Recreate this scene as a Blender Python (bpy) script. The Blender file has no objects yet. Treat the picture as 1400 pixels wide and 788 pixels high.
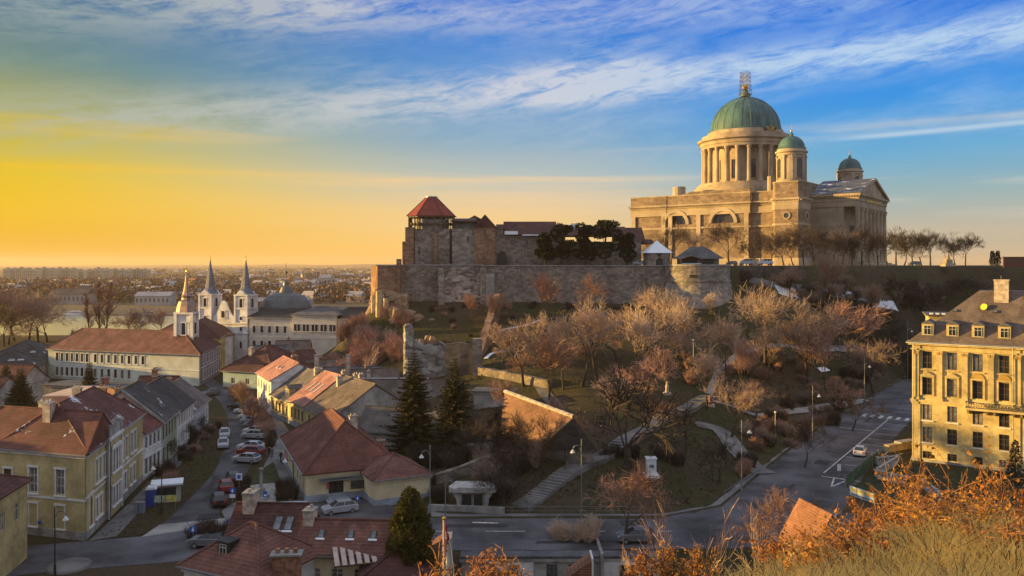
import bpy, math, random
import numpy as np
from mathutils import Vector, noise as mnoise
random.seed(7)
F = 1120.0; HC = 30.0; HY = 362.0
scene = bpy.context.scene
# ------------------------------------------------------------ camera
cd = bpy.data.cameras.new('camera'); cam = bpy.data.objects.new('camera', cd)
scene.collection.objects.link(cam); scene.camera = cam
cam.location = (0, 0, HC); cam.rotation_euler = (math.radians(90), 0, 0)
cd.sensor_width = 36; cd.lens = 36 * F / 1400; cd.shift_y = -(394 - HY) / 1400
cd.clip_start = 0.5; cd.clip_end = 40000
# ------------------------------------------------------------ exposure
vs = scene.view_settings
vs.view_transform = 'Standard'; vs.look = 'None'; vs.gamma = 1; vs.exposure = 1.3; vs.use_curve_mapping = False
# ------------------------------------------------------------ sun
SUN_A = math.radians(8); SUN_E = math.radians(7.0)
sd = Vector((-math.cos(SUN_A) * math.cos(SUN_E), math.sin(SUN_A) * math.cos(SUN_E), math.sin(SUN_E)))
sl = bpy.data.lights.new('sun', 'SUN'); so = bpy.data.objects.new('sun', sl); scene.collection.objects.link(so)
sl.energy = 5.0; sl.angle = math.radians(0.6); sl.color = (1.0, 0.62, 0.16)
so.rotation_euler = sd.to_track_quat('Z', 'Y').to_euler(); so.location = (-60, 40, 160)
# ------------------------------------------------------------ sky
def lin(c):
    return tuple(((v / 255) / 12.92 if v / 255 <= .04045 else ((v / 255 + .055) / 1.055) ** 2.4) for v in c)
w = bpy.data.worlds.new('World'); scene.world = w; w.use_nodes = True
nt = w.node_tree; nt.nodes.clear()
class NB:
    def __init__(s, nt): s.nt = nt; s.n = nt.nodes; s.l = nt.links
    def new(s, t, **k):
        n = s.n.new(t)
        for a, b in k.items(): setattr(n, a, b)
        return n
    def link(s, a, b): s.l.new(a, b)
    def math(s, op, a, b=None, c=None, clamp=False):
        n = s.n.new('ShaderNodeMath'); n.operation = op; n.use_clamp = clamp
        for i, v in enumerate((a, b, c)):
            if v is None: continue
            if isinstance(v, (int, float)): n.inputs[i].default_value = v
            else: s.l.new(v, n.inputs[i])
        return n.outputs[0]
    def ramp(s, fac, stops, interp='LINEAR'):
        n = s.n.new('ShaderNodeValToRGB'); cr = n.color_ramp; cr.interpolation = interp
        while len(cr.elements) > 1: cr.elements.remove(cr.elements[-1])
        cr.elements[0].position = stops[0][0]; cr.elements[0].color = (*stops[0][1], 1)
        for p, c in stops[1:]:
            e = cr.elements.new(p); e.color = (*c, 1)
        if fac is not None: s.l.new(fac, n.inputs[0])
        return n.outputs[0]
    def mix(s, f, a, b, mode='MIX'):
        n = s.n.new('ShaderNodeMix'); n.data_type = 'RGBA'; n.blend_type = mode
        for sock, v in ((n.inputs[0], f), (n.inputs[6], a), (n.inputs[7], b)):
            if isinstance(v, (int, float)): sock.default_value = v
            elif isinstance(v, tuple): sock.default_value = (*v[:3], 1)
            else: s.l.new(v, sock)
        return n.outputs[2]
    def noise(s, vec, scale, detail=4, rough=.55, dist=0.0):
        n = s.n.new('ShaderNodeTexNoise'); n.inputs['Scale'].default_value = scale
        n.inputs['Detail'].default_value = detail; n.inputs['Roughness'].default_value = rough
        n.inputs['Distortion'].default_value = dist
        if vec is not None: s.l.new(vec, n.inputs['Vector'])
        return n.outputs['Fac']
    def mapping(s, vec, scale=(1, 1, 1), rot=(0, 0, 0), loc=(0, 0, 0)):
        n = s.n.new('ShaderNodeMapping'); n.inputs['Scale'].default_value = scale
        n.inputs['Rotation'].default_value = rot; n.inputs['Location'].default_value = loc
        s.l.new(vec, n.inputs['Vector']); return n.outputs[0]
b = NB(nt)
tc = b.new('ShaderNodeTexCoord'); sep = b.new('ShaderNodeSeparateXYZ'); b.link(tc.outputs['Generated'], sep.inputs[0])
dx, dy, dz = sep.outputs
hor = b.math('SQRT', b.math('ADD', b.math('MULTIPLY', dx, dx), b.math('MULTIPLY', dy, dy)))
el = b.math('DIVIDE', dz, b.math('MAXIMUM', hor, .02))        # tangent of the elevation
az = b.math('ARCTAN2', dx, dy)                                # 0 ahead, negative to the left
# elevation in ramp units: 0 = horizon, 0.5 = tan 0.33 , 1 = tan 0.66 and above
e = b.math('MULTIPLY', el, 1 / .66, clamp=True)
def pos(y): return max(0, (HY - y) / F / .66)
L_ = b.ramp(e, [(0, lin((226,160,0))), (pos(300), lin((236,188,0))), (pos(255), lin((226,192,12))), (pos(200), lin((186,178,70))), (pos(120), lin((100,134,126))), (pos(50), lin((62,112,142))), (pos(0), lin((48,98,150))), (1, lin((120,140,170)))])
C_ = b.ramp(e, [(0, lin((250,190,90))), (pos(335), lin((250,203,118))), (pos(290), lin((238,204,150))), (pos(250), lin((190,196,186))), (pos(190), lin((124,168,198))), (pos(100), lin((66,142,212))), (pos(0), lin((26,116,214))), (1, lin((120,140,175)))])
R_ = b.ramp(e, [(0, lin((188,176,150))), (pos(320), lin((190,182,162))), (pos(270), lin((146,178,184))), (pos(225), lin((96,170,210))), (pos(150), lin((30,144,226))), (pos(70), lin((0,122,224))), (pos(0), lin((0,104,214))), (1, lin((110,135,175)))])
# azimuth: left edge -0.559 rad, right edge +0.559 rad
fl = b.math('MULTIPLY', b.math('ADD', az, .60), 1 / .62, clamp=True)
fr = b.math('MULTIPLY', b.math('ADD', az, .02), 1 / .42, clamp=True)
def smooth(x): 
    n = b.new('ShaderNodeMapRange', interpolation_type='SMOOTHSTEP'); b.link(x, n.inputs[0]); return n.outputs[0]
sky = b.mix(smooth(fl), L_, C_); sky = b.mix(smooth(fr), sky, R_)
# cirrus: wind drawn streaks laid over the bearing / elevation of the sky, gathered in a few banks
def gauss(c0, c1, wd_):      # bank centred on elevation c0 + c1*bearing
    d = b.math('DIVIDE', b.math('SUBTRACT', el, b.math('ADD', b.math('MULTIPLY', az, c1), c0)), wd_)
    return b.math('POWER', 2.718, b.math('MULTIPLY', b.math('MULTIPLY', d, d), -1.0))
def side(a0, a1):
    n = b.new('ShaderNodeMapRange', interpolation_type='SMOOTHSTEP'); b.link(az, n.inputs[0]); n.inputs[1].default_value = a0; n.inputs[2].default_value = a1; return n.outputs[0]
cmbA = b.new('ShaderNodeCombineXYZ'); b.link(az, cmbA.inputs[0]); b.link(el, cmbA.inputs[1])
warp = b.noise(b.mapping(cmbA.outputs[0], (3, 9, 1)), 1.0, 4, .6)
elw = b.math('ADD', el, b.math('MULTIPLY', b.math('SUBTRACT', warp, .5), .05))
cmbB = b.new('ShaderNodeCombineXYZ'); b.link(az, cmbB.inputs[0]); b.link(elw, cmbB.inputs[1])
rotR = b.mapping(cmbB.outputs[0], (1, 1, 1), (0, 0, math.radians(-9)))
fineR = b.noise(b.mapping(rotR, (9, 60, 1)), 1.0, 14, .72, .5)
rotL = b.mapping(cmbB.outputs[0], (1, 1, 1), (0, 0, math.radians(-20)))
fineL = b.noise(b.mapping(rotL, (8, 44, 1), loc=(2, 5, 0)), 1.0, 14, .7, .5)
puff = b.noise(b.mapping(cmbB.outputs[0], (30, 70, 1), (0, 0, .5)), 1.0, 8, .7, .6)
fine = b.math('ADD', b.math('MULTIPLY', fineR, .6), b.math('MULTIPLY', b.math('ADD', fineL, puff), .27))
fine = b.math('MULTIPLY', b.math('SUBTRACT', fine, .47), 6.5, clamp=True)
low = b.noise(b.mapping(cmbB.outputs[0], (3.4, 11, 1), (0, 0, .12), (1.3, .4, 0)), 1.0, 5, .55, .4)
low = b.math('MULTIPLY', b.math('SUBTRACT', low, .42), 4.0, clamp=True)
bankR = b.math('MULTIPLY', gauss(.214, .055, .024), side(-.05, .12))
bankC = b.math('MULTIPLY', gauss(.212, .11, .030), b.math('SUBTRACT', 1.0, side(.10, .22)))
bankT = b.math('MULTIPLY', gauss(.306, .0, .03), b.math('SUBTRACT', 1.0, b.math('MULTIPLY', side(.38, .5), .7)))
bankL = b.math('MULTIPLY', gauss(.335, .12, .038), b.math('SUBTRACT', 1.0, side(-.30, -.05)))
bk2 = b.math('ADD', b.math('ADD', b.math('MULTIPLY', bankR, .95), b.math('MULTIPLY', bankC, .85)), b.math('ADD', b.math('MULTIPLY', bankT, .55), b.math('MULTIPLY', bankL, .6)))
veil = b.math('MULTIPLY', b.math('MULTIPLY', low, .36), b.ramp(el, [(0, (0,0,0)), (.10, (0,0,0)), (.15, (1,)*3), (1, (1,)*3)]))
cld = b.math('MULTIPLY', b.math('MAXIMUM', bk2, veil), b.math('ADD', fine, .10), clamp=True)
cld = b.math('ADD', cld, b.math('MULTIPLY', bankR, .12), clamp=True)
trail = b.math('MULTIPLY', gauss(.1315, .029, .0032), side(.32, .44))
cld = b.math('MAXIMUM', cld, b.math('MULTIPLY', trail, .75))
ccol = b.mix(smooth(fl), lin((164,176,168)), lin((222,220,222)))
ccol = b.mix(smooth(fr), ccol, lin((200,224,240)))
sky = b.mix(b.math('MULTIPLY', cld, .74), sky, ccol)
cmb2 = b.new('ShaderNodeCombineXYZ'); b.link(az, cmb2.inputs[0]); b.link(el, cmb2.inputs[1])
st = b.noise(b.mapping(cmb2.outputs[0], (1.6, 34, 1), (0, 0, 0.012), (0, .3, 0)), 1.0, 5, .5, .25)
stm = b.math('MULTIPLY', b.math('SUBTRACT', st, .46), 4.5, clamp=True)
sband = b.ramp(el, [(0, (0,0,0)), (.03, (.35,)*3), (.07, (.8,)*3), (.105, (.95,)*3), (.112, (.1,)*3), (.135, (.05,)*3), (.142, (.55,)*3), (.155, (.55,)*3), (.162, (0,0,0)), (1, (0,0,0))])
scol = b.mix(smooth(fl), lin((238,190,6)), lin((246,208,158)))
scol = b.mix(smooth(fr), scol, lin((222,214,198)))
sky = b.mix(b.math('MULTIPLY', stm, sband), sky, scol)
below = b.math('LESS_THAN', dz, -0.002)
sky = b.mix(below, sky, (.10, .085, .07))
nis = b.new('ShaderNodeTexSky'); nis.sky_type = 'NISHITA'; nis.sun_disc = False
nis.sun_elevation = SUN_E; nis.sun_rotation = math.atan2(sd.x, sd.y)
# the dome overhead and behind the viewer is paler and brighter than the low western sky
up_ = b.new('ShaderNodeMapRange', interpolation_type='SMOOTHSTEP'); b.link(el, up_.inputs[0]); up_.inputs[1].default_value = .36; up_.inputs[2].default_value = 1.3
bk_ = b.new('ShaderNodeMapRange', interpolation_type='SMOOTHSTEP'); b.link(dy, bk_.inputs[0]); bk_.inputs[1].default_value = .78; bk_.inputs[2].default_value = .0
both = b.math('MAXIMUM', up_.outputs[0], b.math('MULTIPLY', bk_.outputs[0], b.math('GREATER_THAN', dz, 0)))
sky = b.mix(both, sky, (.55, .60, .72))
bg1 = b.new('ShaderNodeBackground'); b.link(sky, bg1.inputs[0]); bg1.inputs[1].default_value = .41
bg2 = b.new('ShaderNodeBackground'); b.link(nis.outputs[0], bg2.inputs[0]); bg2.inputs[1].default_value = .001
ad = b.new('ShaderNodeAddShader'); b.link(bg1.outputs[0], ad.inputs[0]); b.link(bg2.outputs[0], ad.inputs[1])
ow = b.new('ShaderNodeOutputWorld'); b.link(ad.outputs[0], ow.inputs[0])
# ------------------------------------------------------------ helpers
def P(px, py, Y=None, z=None):
    """world point at a bearing and height/distance measured from the survey point"""
    if Y is None: Y = (HC - z) * F / (py - HY)
    return Vector(((px - 700) * Y / F, Y, HC - (py - HY) * Y / F))
def G0(px, py): return P(px, py, z=0.0)
class MB:
    def __init__(s): s.v = []; s.f = []; s.m = []; s.mats = []
    def mi(s, m):
        if m not in s.mats: s.mats.append(m)
        return s.mats.index(m)
    def face(s, pts, m):
        n = len(s.v); s.v += [tuple(p) for p in pts]; s.f.append(tuple(range(n, n + len(pts)))); s.m.append(s.mi(m))
    def box(s, x0, x1, y0, y1, z0, z1, m, rot=0, c=(0, 0)):
        k = s.mi(m); n = len(s.v); ca, sa = math.cos(rot), math.sin(rot)
        for z in (z0, z1):
            for x, y in ((x0, y0), (x1, y0), (x1, y1), (x0, y1)):
                s.v.append((c[0] + x * ca - y * sa, c[1] + x * sa + y * ca, z))
        for f in ((3,2,1,0), (4,5,6,7), (0,1,5,4), (1,2,6,5), (2,3,7,6), (3,0,4,7)):
            s.f.append(tuple(n + i for i in f)); s.m.append(k)
    def prism(s, poly, z0, z1, m, cap=True):
        k = s.mi(m); n = len(s.v); c = len(poly)
        s.v += [(p[0], p[1], z0) for p in poly] + [(p[0], p[1], z1) for p in poly]
        for i in range(c):
            j = (i + 1) % c; s.f.append((n + i, n + j, n + c + j, n + c + i)); s.m.append(k)
        if cap:
            s.f.append(tuple(n + c + i for i in range(c))); s.m.append(k)
            s.f.append(tuple(n + c - 1 - i for i in range(c))); s.m.append(k)
    def xprism(s, poly, x0, x1, m, axis='x'):
        """poly in (a,z) extruded along x (or y)"""
        k = s.mi(m); n = len(s.v); c = len(poly)
        for x in (x0, x1):
            for a, z in poly: s.v.append((x, a, z) if axis == 'x' else (a, x, z))
        for i in range(c):
            j = (i + 1) % c; s.f.append((n + i, n + j, n + c + j, n + c + i)); s.m.append(k)
        s.f.append(tuple(n + i for i in range(c))); s.m.append(k)
        s.f.append(tuple(n + c + i for i in range(c))); s.m.append(k)
    def lathe(s, prof, n, m, c=(0, 0), a0=0, a1=2 * math.pi, rx=1, ry=1):
        k = s.mi(m); full = abs(a1 - a0 - 2 * math.pi) < 1e-6; na = n if full else n + 1; b0 = len(s.v)
        for r, z in prof:
            for i in range(na):
                a = a0 + (a1 - a0) * i / n; s.v.append((c[0] + r * rx * math.cos(a), c[1] + r * ry * math.sin(a), z))
        for q in range(len(prof) - 1):
            for i in range(n):
                j = (i + 1) % na; s.f.append((b0 + q*na + i, b0 + q*na + j, b0 + (q+1)*na + j, b0 + (q+1)*na + i)); s.m.append(k)
    def tube(s, pts, rad, m, sides=4):
        k = s.mi(m); b0 = len(s.v); n = len(pts)
        for i, p in enumerate(pts):
            d = (pts[min(i+1, n-1)] - pts[max(i-1, 0)]).normalized()
            a = d.orthogonal().normalized(); c = d.cross(a); r = rad[i]
            for q in range(sides):
                t = 2 * math.pi * q / sides; s.v.append(tuple(p + a * (r * math.cos(t)) + c * (r * math.sin(t))))
        for i in range(n - 1):
            for q in range(sides):
                w_ = (q + 1) % sides; s.f.append((b0+i*sides+q, b0+i*sides+w_, b0+(i+1)*sides+w_, b0+(i+1)*sides+q)); s.m.append(k)
    def pole(s, x, y, z0, z1, r, m, n=8, r1=None):
        s.lathe([(0, z0), (r, z0), (r1 if r1 is not None else r, z1), (0, z1)], n, m, (x, y))
    def ball(s, c, r, m, n=10, rz=None):
        rz = rz or r
        s.lathe([(r * math.sin(t), c[2] - rz * math.cos(t)) for t in [math.pi * i / 6 for i in range(7)]], n, m, (c[0], c[1]))
    def mesh(s, name, smooth=False):
        me = bpy.data.meshes.new(name); me.from_pydata(s.v, [], s.f)
        for m in s.mats: me.materials.append(m)
        me.polygons.foreach_set('material_index', s.m)
        if smooth: me.polygons.foreach_set('use_smooth', [True] * len(s.f))
        me.update(); return me
    def obj(s, name, parent=None, smooth=False, loc=None, rz=None, label=None):
        o = bpy.data.objects.new(name, s.mesh(name, smooth)); scene.collection.objects.link(o)
        if parent: o.parent = parent
        if loc is not None: o.location = loc
        if rz is not None: o.rotation_euler = (0, 0, rz)
        if label: o['label'] = label
        return o
def inst(name, me, parent=None, loc=(0, 0, 0), rz=0, sc=None):
    o = bpy.data.objects.new(name, me); scene.collection.objects.link(o); o.location = loc; o.rotation_euler = (0, 0, rz)
    if sc: o.scale = sc
    if parent: o.parent = parent
    return o
def tag(o, label=None, cat=None, group=None, kind=None):
    if label: o['label'] = label
    if cat: o['category'] = cat
    if group: o['group'] = group
    if kind: o['kind'] = kind
    return o
def thing(name, label, cat, loc=(0, 0, 0), rz=0, group=None, sc=None):
    o = bpy.data.objects.new(name, None); scene.collection.objects.link(o); o.location = loc; o.rotation_euler = (0, 0, rz)
    o.empty_display_size = .5
    if sc: o.scale = sc
    return tag(o, label, cat, group)
def copy_tree(o, parent=None):
    c = o.copy(); scene.collection.objects.link(c); c.parent = parent
    for ch in list(o.children): copy_tree(ch, c)
    return c
# ------------------------------------------------------------ materials
def mat_base(name):
    m = bpy.data.materials.new(name); m.use_nodes = True; nb = NB(m.node_tree); bs = m.node_tree.nodes['Principled BSDF']
    return m, nb, bs
def M(name, col, rough=.85, var=.22, scale=.6, bump=.0, metal=0, col2=None, fine=8, spec=.3, stretch=(1, 1, 1), bscale=6):
    m, nb, bs = mat_base(name); tc = nb.new('ShaderNodeTexCoord'); v = nb.mapping(tc.outputs['Object'], stretch)
    n1 = nb.noise(v, scale, 5, .6); n2 = nb.noise(v, scale * fine, 3, .6)
    c2 = col2 or tuple(c * (1 - var * 1.6) for c in col); c1 = tuple(min(1, c * (1 + var * .5)) for c in col) if not col2 else col
    f = nb.math('MULTIPLY', nb.math('SUBTRACT', n1, .36), 3.4, clamp=True)
    c = nb.mix(f, c2, c1)
    g = nb.math('ADD', nb.math('MULTIPLY', n2, var * 1.6), 1 - var * .8)
    c = nb.mix(1.0, c, nb_gray(nb, g), 'MULTIPLY')
    nb.link(c, bs.inputs['Base Color']); bs.inputs['Roughness'].default_value = rough; bs.inputs['Metallic'].default_value = metal
    bs.inputs['Specular IOR Level'].default_value = spec
    if bump:
        bp = nb.new('ShaderNodeBump'); bp.inputs['Strength'].default_value = bump; bp.inputs['Distance'].default_value = .3
        nb.link(nb.noise(v, bscale, 4, .7), bp.inputs['Height']); nb.link(bp.outputs[0], bs.inputs['Normal'])
    return m
def nb_gray(nb, val):
    n = nb.new('ShaderNodeCombineXYZ'); 
    for i in range(3): nb.link(val, n.inputs[i])
    return n.outputs[0]
def roof_mat(name, col, snow=0.0, moss=.0, pitch=.5):
    """tiled roof: courses follow local height, tiles along the ridge, stained; lying snow patches"""
    m, nb, bs = mat_base(name); tc = nb.new('ShaderNodeTexCoord'); v = tc.outputs['Object']
    n1 = nb.noise(v, .35, 5, .65); n2 = nb.noise(v, 5, 3, .7)
    streak = nb.noise(nb.mapping(v, (2.2, 2.2, .15)), 1.0, 3, .6)
    c = nb.mix(nb.math('MULTIPLY', nb.math('SUBTRACT', n1, .35), 3, clamp=True), tuple(x * .62 for x in col), tuple(x * 1.12 for x in col))
    c = nb.mix(nb.math('MULTIPLY', nb.math('SUBTRACT', streak, .45), 1.6, clamp=True), c, tuple(x * .6 for x in col))
    wv = nb.new('ShaderNodeTexWave', wave_type='BANDS', bands_direction='Z'); wv.inputs['Scale'].default_value = 1.5
    wv.inputs['Distortion'].default_value = .4; nb.link(v, wv.inputs['Vector'])
    vo = nb.new('ShaderNodeTexVoronoi'); vo.inputs['Scale'].default_value = 2.6; nb.link(nb.mapping(v, (1, 1, 1.4)), vo.inputs['Vector'])
    cell = nb.new('ShaderNodeSeparateXYZ'); nb.link(vo.outputs['Color'], cell.inputs[0])
    g = nb.math('ADD', nb.math('MULTIPLY', cell.outputs[0], .28), nb.math('ADD', nb.math('MULTIPLY', wv.outputs['Fac'], .22), .74))
    c = nb.mix(1.0, c, nb_gray(nb, g), 'MULTIPLY')
    pt = nb.new('ShaderNodeTexVoronoi'); pt.inputs['Scale'].default_value = .55; nb.link(v, pt.inputs['Vector']); ps = nb.new('ShaderNodeSeparateXYZ'); nb.link(pt.outputs['Color'], ps.inputs[0])
    c = nb.mix(1.0, c, nb_gray(nb, nb.math('ADD', nb.math('MULTIPLY', ps.outputs[1], .38), .78)), 'MULTIPLY')
    c = nb.mix(nb.math('MULTIPLY', nb.math('SUBTRACT', nb.noise(v, 1.1, 6, .75), .58), 4.0, clamp=True), c, (.10, .095, .075))
    if snow:
        s1 = nb.noise(v, .28, 2, .5); s2 = nb.noise(v, 2.3, 4, .75)
        k = nb.math('ADD', nb.math('MULTIPLY', s1, .9), nb.math('MULTIPLY', s2, .6))
        sm = nb.math('MULTIPLY', nb.math('SUBTRACT', k, 0.93 - snow), 14, clamp=True)
        c = nb.mix(sm, c, (.78, .8, .84))
    nb.link(c, bs.inputs['Base Color']); bs.inputs['Roughness'].default_value = .8; bs.inputs['Specular IOR Level'].default_value = .25
    bp = nb.new('ShaderNodeBump'); bp.inputs['Strength'].default_value = .35; bp.inputs['Distance'].default_value = .08
    nb.link(wv.outputs['Fac'], bp.inputs['Height']); nb.link(bp.outputs[0], bs.inputs['Normal'])
    return m
def stone_mat(name, c1, c2, scale=1.4, dark=(.06,.05,.045), flat=(1, 1, 1.7), amt=1.0):
    m, nb, bs = mat_base(name); tc = nb.new('ShaderNodeTexCoord'); v = nb.mapping(tc.outputs['Object'], flat)
    vo = nb.new('ShaderNodeTexVoronoi'); vo.inputs['Scale'].default_value = scale; nb.link(v, vo.inputs['Vector'])
    cell = nb.new('ShaderNodeSeparateXYZ'); nb.link(vo.outputs['Color'], cell.inputs[0])
    c = nb.mix(nb.math('MULTIPLY', cell.outputs[0], amt), c1, c2)
    big = nb.noise(tc.outputs['Object'], .16, 5, .65); c = nb.mix(nb.math('MULTIPLY', nb.math('SUBTRACT', big, .45), 3.2, clamp=True), c, tuple(x * .55 for x in c1))
    streak = nb.noise(nb.mapping(tc.outputs['Object'], (1, 1, .12)), .9, 4, .7)
    c = nb.mix(nb.math('MULTIPLY', nb.math('SUBTRACT', streak, .55), 2.5, clamp=True), c, dark)
    f2 = nb.noise(tc.outputs['Object'], 3.2, 4, .75)
    c = nb.mix(1.0, c, nb_gray(nb, nb.math('ADD', nb.math('MULTIPLY', f2, .8), .6)), 'MULTIPLY')
    nb.link(c, bs.inputs['Base Color']); bs.inputs['Roughness'].default_value = .92; bs.inputs['Specular IOR Level'].default_value = .15
    bp = nb.new('ShaderNodeBump'); bp.inputs['Strength'].default_value = .8; bp.inputs['Distance'].default_value = .25
    hh = nb.math('ADD', nb.math('MULTIPLY', vo.outputs['Distance'], -.6), f2)
    nb.link(hh, bp.inputs['Height']); nb.link(bp.outputs[0], bs.inputs['Normal'])
    return m
def leaf_mat(name, c1, c2, trans=.25, scale=2.0):
    m, nb, bs = mat_base(name); tc = nb.new('ShaderNodeTexCoord'); oi = nb.new('ShaderNodeObjectInfo')
    n = nb.noise(tc.outputs['Object'], scale, 3, .7)
    c = nb.mix(nb.math('MULTIPLY', nb.math('SUBTRACT', n, .3), 2.5, clamp=True), c1, c2)
    c = nb.mix(1.0, c, nb_gray(nb, nb.math('ADD', nb.math('MULTIPLY', oi.outputs['Random'], .5), .75)), 'MULTIPLY')
    nb.link(c, bs.inputs['Base Color']); bs.inputs['Roughness'].default_value = .75; bs.inputs['Specular IOR Level'].default_value = .2
    if trans:
        out = m.node_tree.nodes['Material Output']; tr = nb.new('ShaderNodeBsdfTranslucent'); nb.link(c, tr.inputs[0])
        mx = nb.new('ShaderNodeMixShader'); mx.inputs[0].default_value = trans
        nb.link(bs.outputs[0], mx.inputs[1]); nb.link(tr.outputs[0], mx.inputs[2]); nb.link(mx.outputs[0], out.inputs[0])
    return m
glass = M('window_glass', (.035, .04, .048), .12, .3, .8, spec=.6)
glass_mid = M('window_curtain', (.30, .27, .22), .6, .4, 1.2, spec=.5); glass_pale = M('window_glass_pale', (.16, .18, .2), .15, .35, .5, spec=.6)
w_white = M('white_joinery', (.55, .54, .5), .6, .12)
w_brown = M('brown_joinery', (.12, .075, .045), .6, .2)
w_yel = M('ochre_joinery', (.42, .27, .07), .6, .2)
dark = M('dark_metal', (.035, .034, .034), .55, .2)
steel = M('grey_metal', (.32, .33, .34), .4, .15, metal=.6)
asphalt = M('asphalt', (.085, .083, .09), .78, .42, .2, bump=.15, fine=40, bscale=9)
asphalt2 = M('asphalt_main_road', (.11, .107, .118), .75, .42, .16, bump=.12, fine=40, bscale=9)
paving = M('paving', (.19, .18, .175), .85, .3, .25, bump=.2, fine=20)
paving_l = M('pale_paving', (.34, .32, .3), .85, .22, .3, fine=14)
kerb = M('kerb_stone', (.33, .32, .3), .85, .2, .7)
paint = M('road_paint', (.68, .67, .62), .7, .35, 1.4, fine=6)
snowm = M('snow', (.8, .82, .86), .6, .06, 1.2)
stucco_y = M('stucco_yellow', (.52, .42, .21), .9, .22, .35, bump=.1)
stucco_yd = M('stucco_ochre', (.57, .45, .21), .9, .26, .3, bump=.12)
stucco_w = M('stucco_white', (.74, .72, .70), .9, .18, .35, bump=.1)
stucco_g = M('stucco_green', (.36, .40, .30), .9, .18, .35, bump=.1)
stucco_pg = M('stucco_pale_green', (.62, .64, .55), .9, .14, .3, bump=.1)
stucco_b = M('stucco_blue', (.42, .50, .62), .9, .15, .35, bump=.1)
stucco_c = M('stucco_cream', (.64, .54, .34), .9, .16, .35, bump=.1)
stucco_p = M('stucco_peach', (.62, .44, .34), .9, .14, .35, bump=.1)
stucco_m = M('stucco_mauve', (.27, .22, .25), .9, .16, .35, bump=.1)
stucco_gr = M('stucco_grey', (.36, .34, .31), .9, .3, .4, bump=.15)
plinth_m = M('plinth_stone', (.34, .32, .3), .9, .25, .8, bump=.2)
plinth_b = M('plinth_blue_grey', (.30, .33, .38), .9, .2, .8)
brick_m = M('chimney_brick', (.33, .16, .10), .9, .35, 2.5, bump=.3)
chim_w = M('chimney_render', (.55, .45, .36), .9, .3, 1.5, bump=.2)
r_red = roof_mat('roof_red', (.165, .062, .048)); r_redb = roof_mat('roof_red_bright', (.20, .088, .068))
r_redsnow = roof_mat('roof_red_snow', (.14, .055, .045), .035)
r_maroon = roof_mat('roof_maroon', (.105, .043, .038)); r_pink = roof_mat('roof_pink', (.40, .19, .16))
r_grey = roof_mat('roof_grey', (.15, .13, .125)); r_dark = roof_mat('roof_dark', (.055, .052, .055))
r_darksnow = roof_mat('roof_dark_snow', (.075, .068, .066), .07); r_brown = roof_mat('roof_brown', (.15, .115, .10))
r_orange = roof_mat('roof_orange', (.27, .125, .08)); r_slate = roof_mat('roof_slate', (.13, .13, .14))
HAZE = 0.00007
# ------------------------------------------------------------ terrain
FOOT = [(-72,330),(-66,260),(-58,225),(-44,195),(-33,165),(-23,142),(-15,122),(-13,103),(-8,97.5),(18,97.5),(25,101),(43,130),(62,160),(84,190),(107,222),(140,262),(200,285),(420,300)]
TOP = [(-46,330,12),(-42,260,13),(-37,234,14),(-35,221,20.5),(0,221,20.3),(38,221,20),(45,214,20),(56,214,21),(63,222,25),(72,230,28.5),(100,240,29.6),(150,292,29.6),(230,318,29.6),(420,330,29.6)]
PLAT = [(-34,240),(-34,222.5),(38,222.5),(46,216.5),(55,216.5),(61,223),(72,230),(100,240),(150,292),(230,318),(420,330),(420,455),(-28,455),(-34,330)]
def dist_poly(x, y, poly):
    best = np.full(x.shape, 1e9); val = np.zeros(x.shape)
    for i in range(len(poly) - 1):
        ax, ay = poly[i][:2]; bx, by = poly[i+1][:2]; ux, uy = bx-ax, by-ay; L2 = ux*ux+uy*uy
        t = np.clip(((x-ax)*ux + (y-ay)*uy) / L2, 0, 1); d = np.hypot(x-ax-t*ux, y-ay-t*uy)
        m = d < best; best = np.where(m, d, best)
        if len(poly[i]) > 2: val = np.where(m, poly[i][2]*(1-t) + poly[i+1][2]*t, val)
    return best, val
def inside(x, y, poly):
    c = np.zeros(x.shape, bool); n = len(poly)
    for i in range(n):
        x1, y1 = poly[i][:2]; x2, y2 = poly[(i+1) % n][:2]
        if y1 == y2: continue
        k = ((y1 > y) != (y2 > y)) & (x < (x2-x1)*(y-y1)/(y2-y1) + x1); c ^= k
    return c
HILL = FOOT + [(420,520),(-72,520)]
UP = [p[:2] for p in TOP] + [(420,500),(-46,500)]
def height(x, y):
    x = np.asarray(x, float); y = np.asarray(y, float)
    df, _ = dist_poly(x, y, FOOT); dt, zt = dist_poly(x, y, TOP)
    t = df / (df + dt + 1e-6); z = zt * (t ** .96)
    wob = (np.sin(x*.13+1.3)*np.cos(y*.11) + .6*np.sin(x*.31+y*.23)) * .45 * np.clip(df/14, 0, 1) * np.clip(dt/8, 0, 1)
    z = z + wob
    inh = inside(x, y, HILL); z = np.where(inh, z, 0)
    pl = inside(x, y, PLAT); up = inside(x, y, UP)
    z = np.where(up & ~pl, np.where(y > 320, np.clip(29.6 - (y-450)*.6, -4, 29.6) , np.where(x < -30, 18, zt)), z)
    z = np.where(pl, 29.6, z)
    # river bank on the left
    bank = 352.0; zb = np.clip(-(y - bank) * .35, -4, 0)
    z = np.where((~inh) & (y > bank), zb, z); z = np.where(inh & (y > 460), np.clip(29.6-(y-460)*.6, -4, 29.6), z)
    # the near hill the picture is taken from
    zr = 24.15 + .085 * np.clip(x + 1, -6, 12) + .18*np.sin(x*.9+y*.5)*np.clip(y/8,0,1)
    zn = np.where(y < 14, zr + (14 - y) * .2, zr - (y - 14) * .62)
    z = np.where((y > 60) & (y < 84.9) & (x > -9) & (x < 19), -3.3, z)
    z = np.maximum(z, np.where(y < 62, zn, -5)); 
    return z
def H(x, y): return float(height(np.array([x]), np.array([y]))[0])
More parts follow.
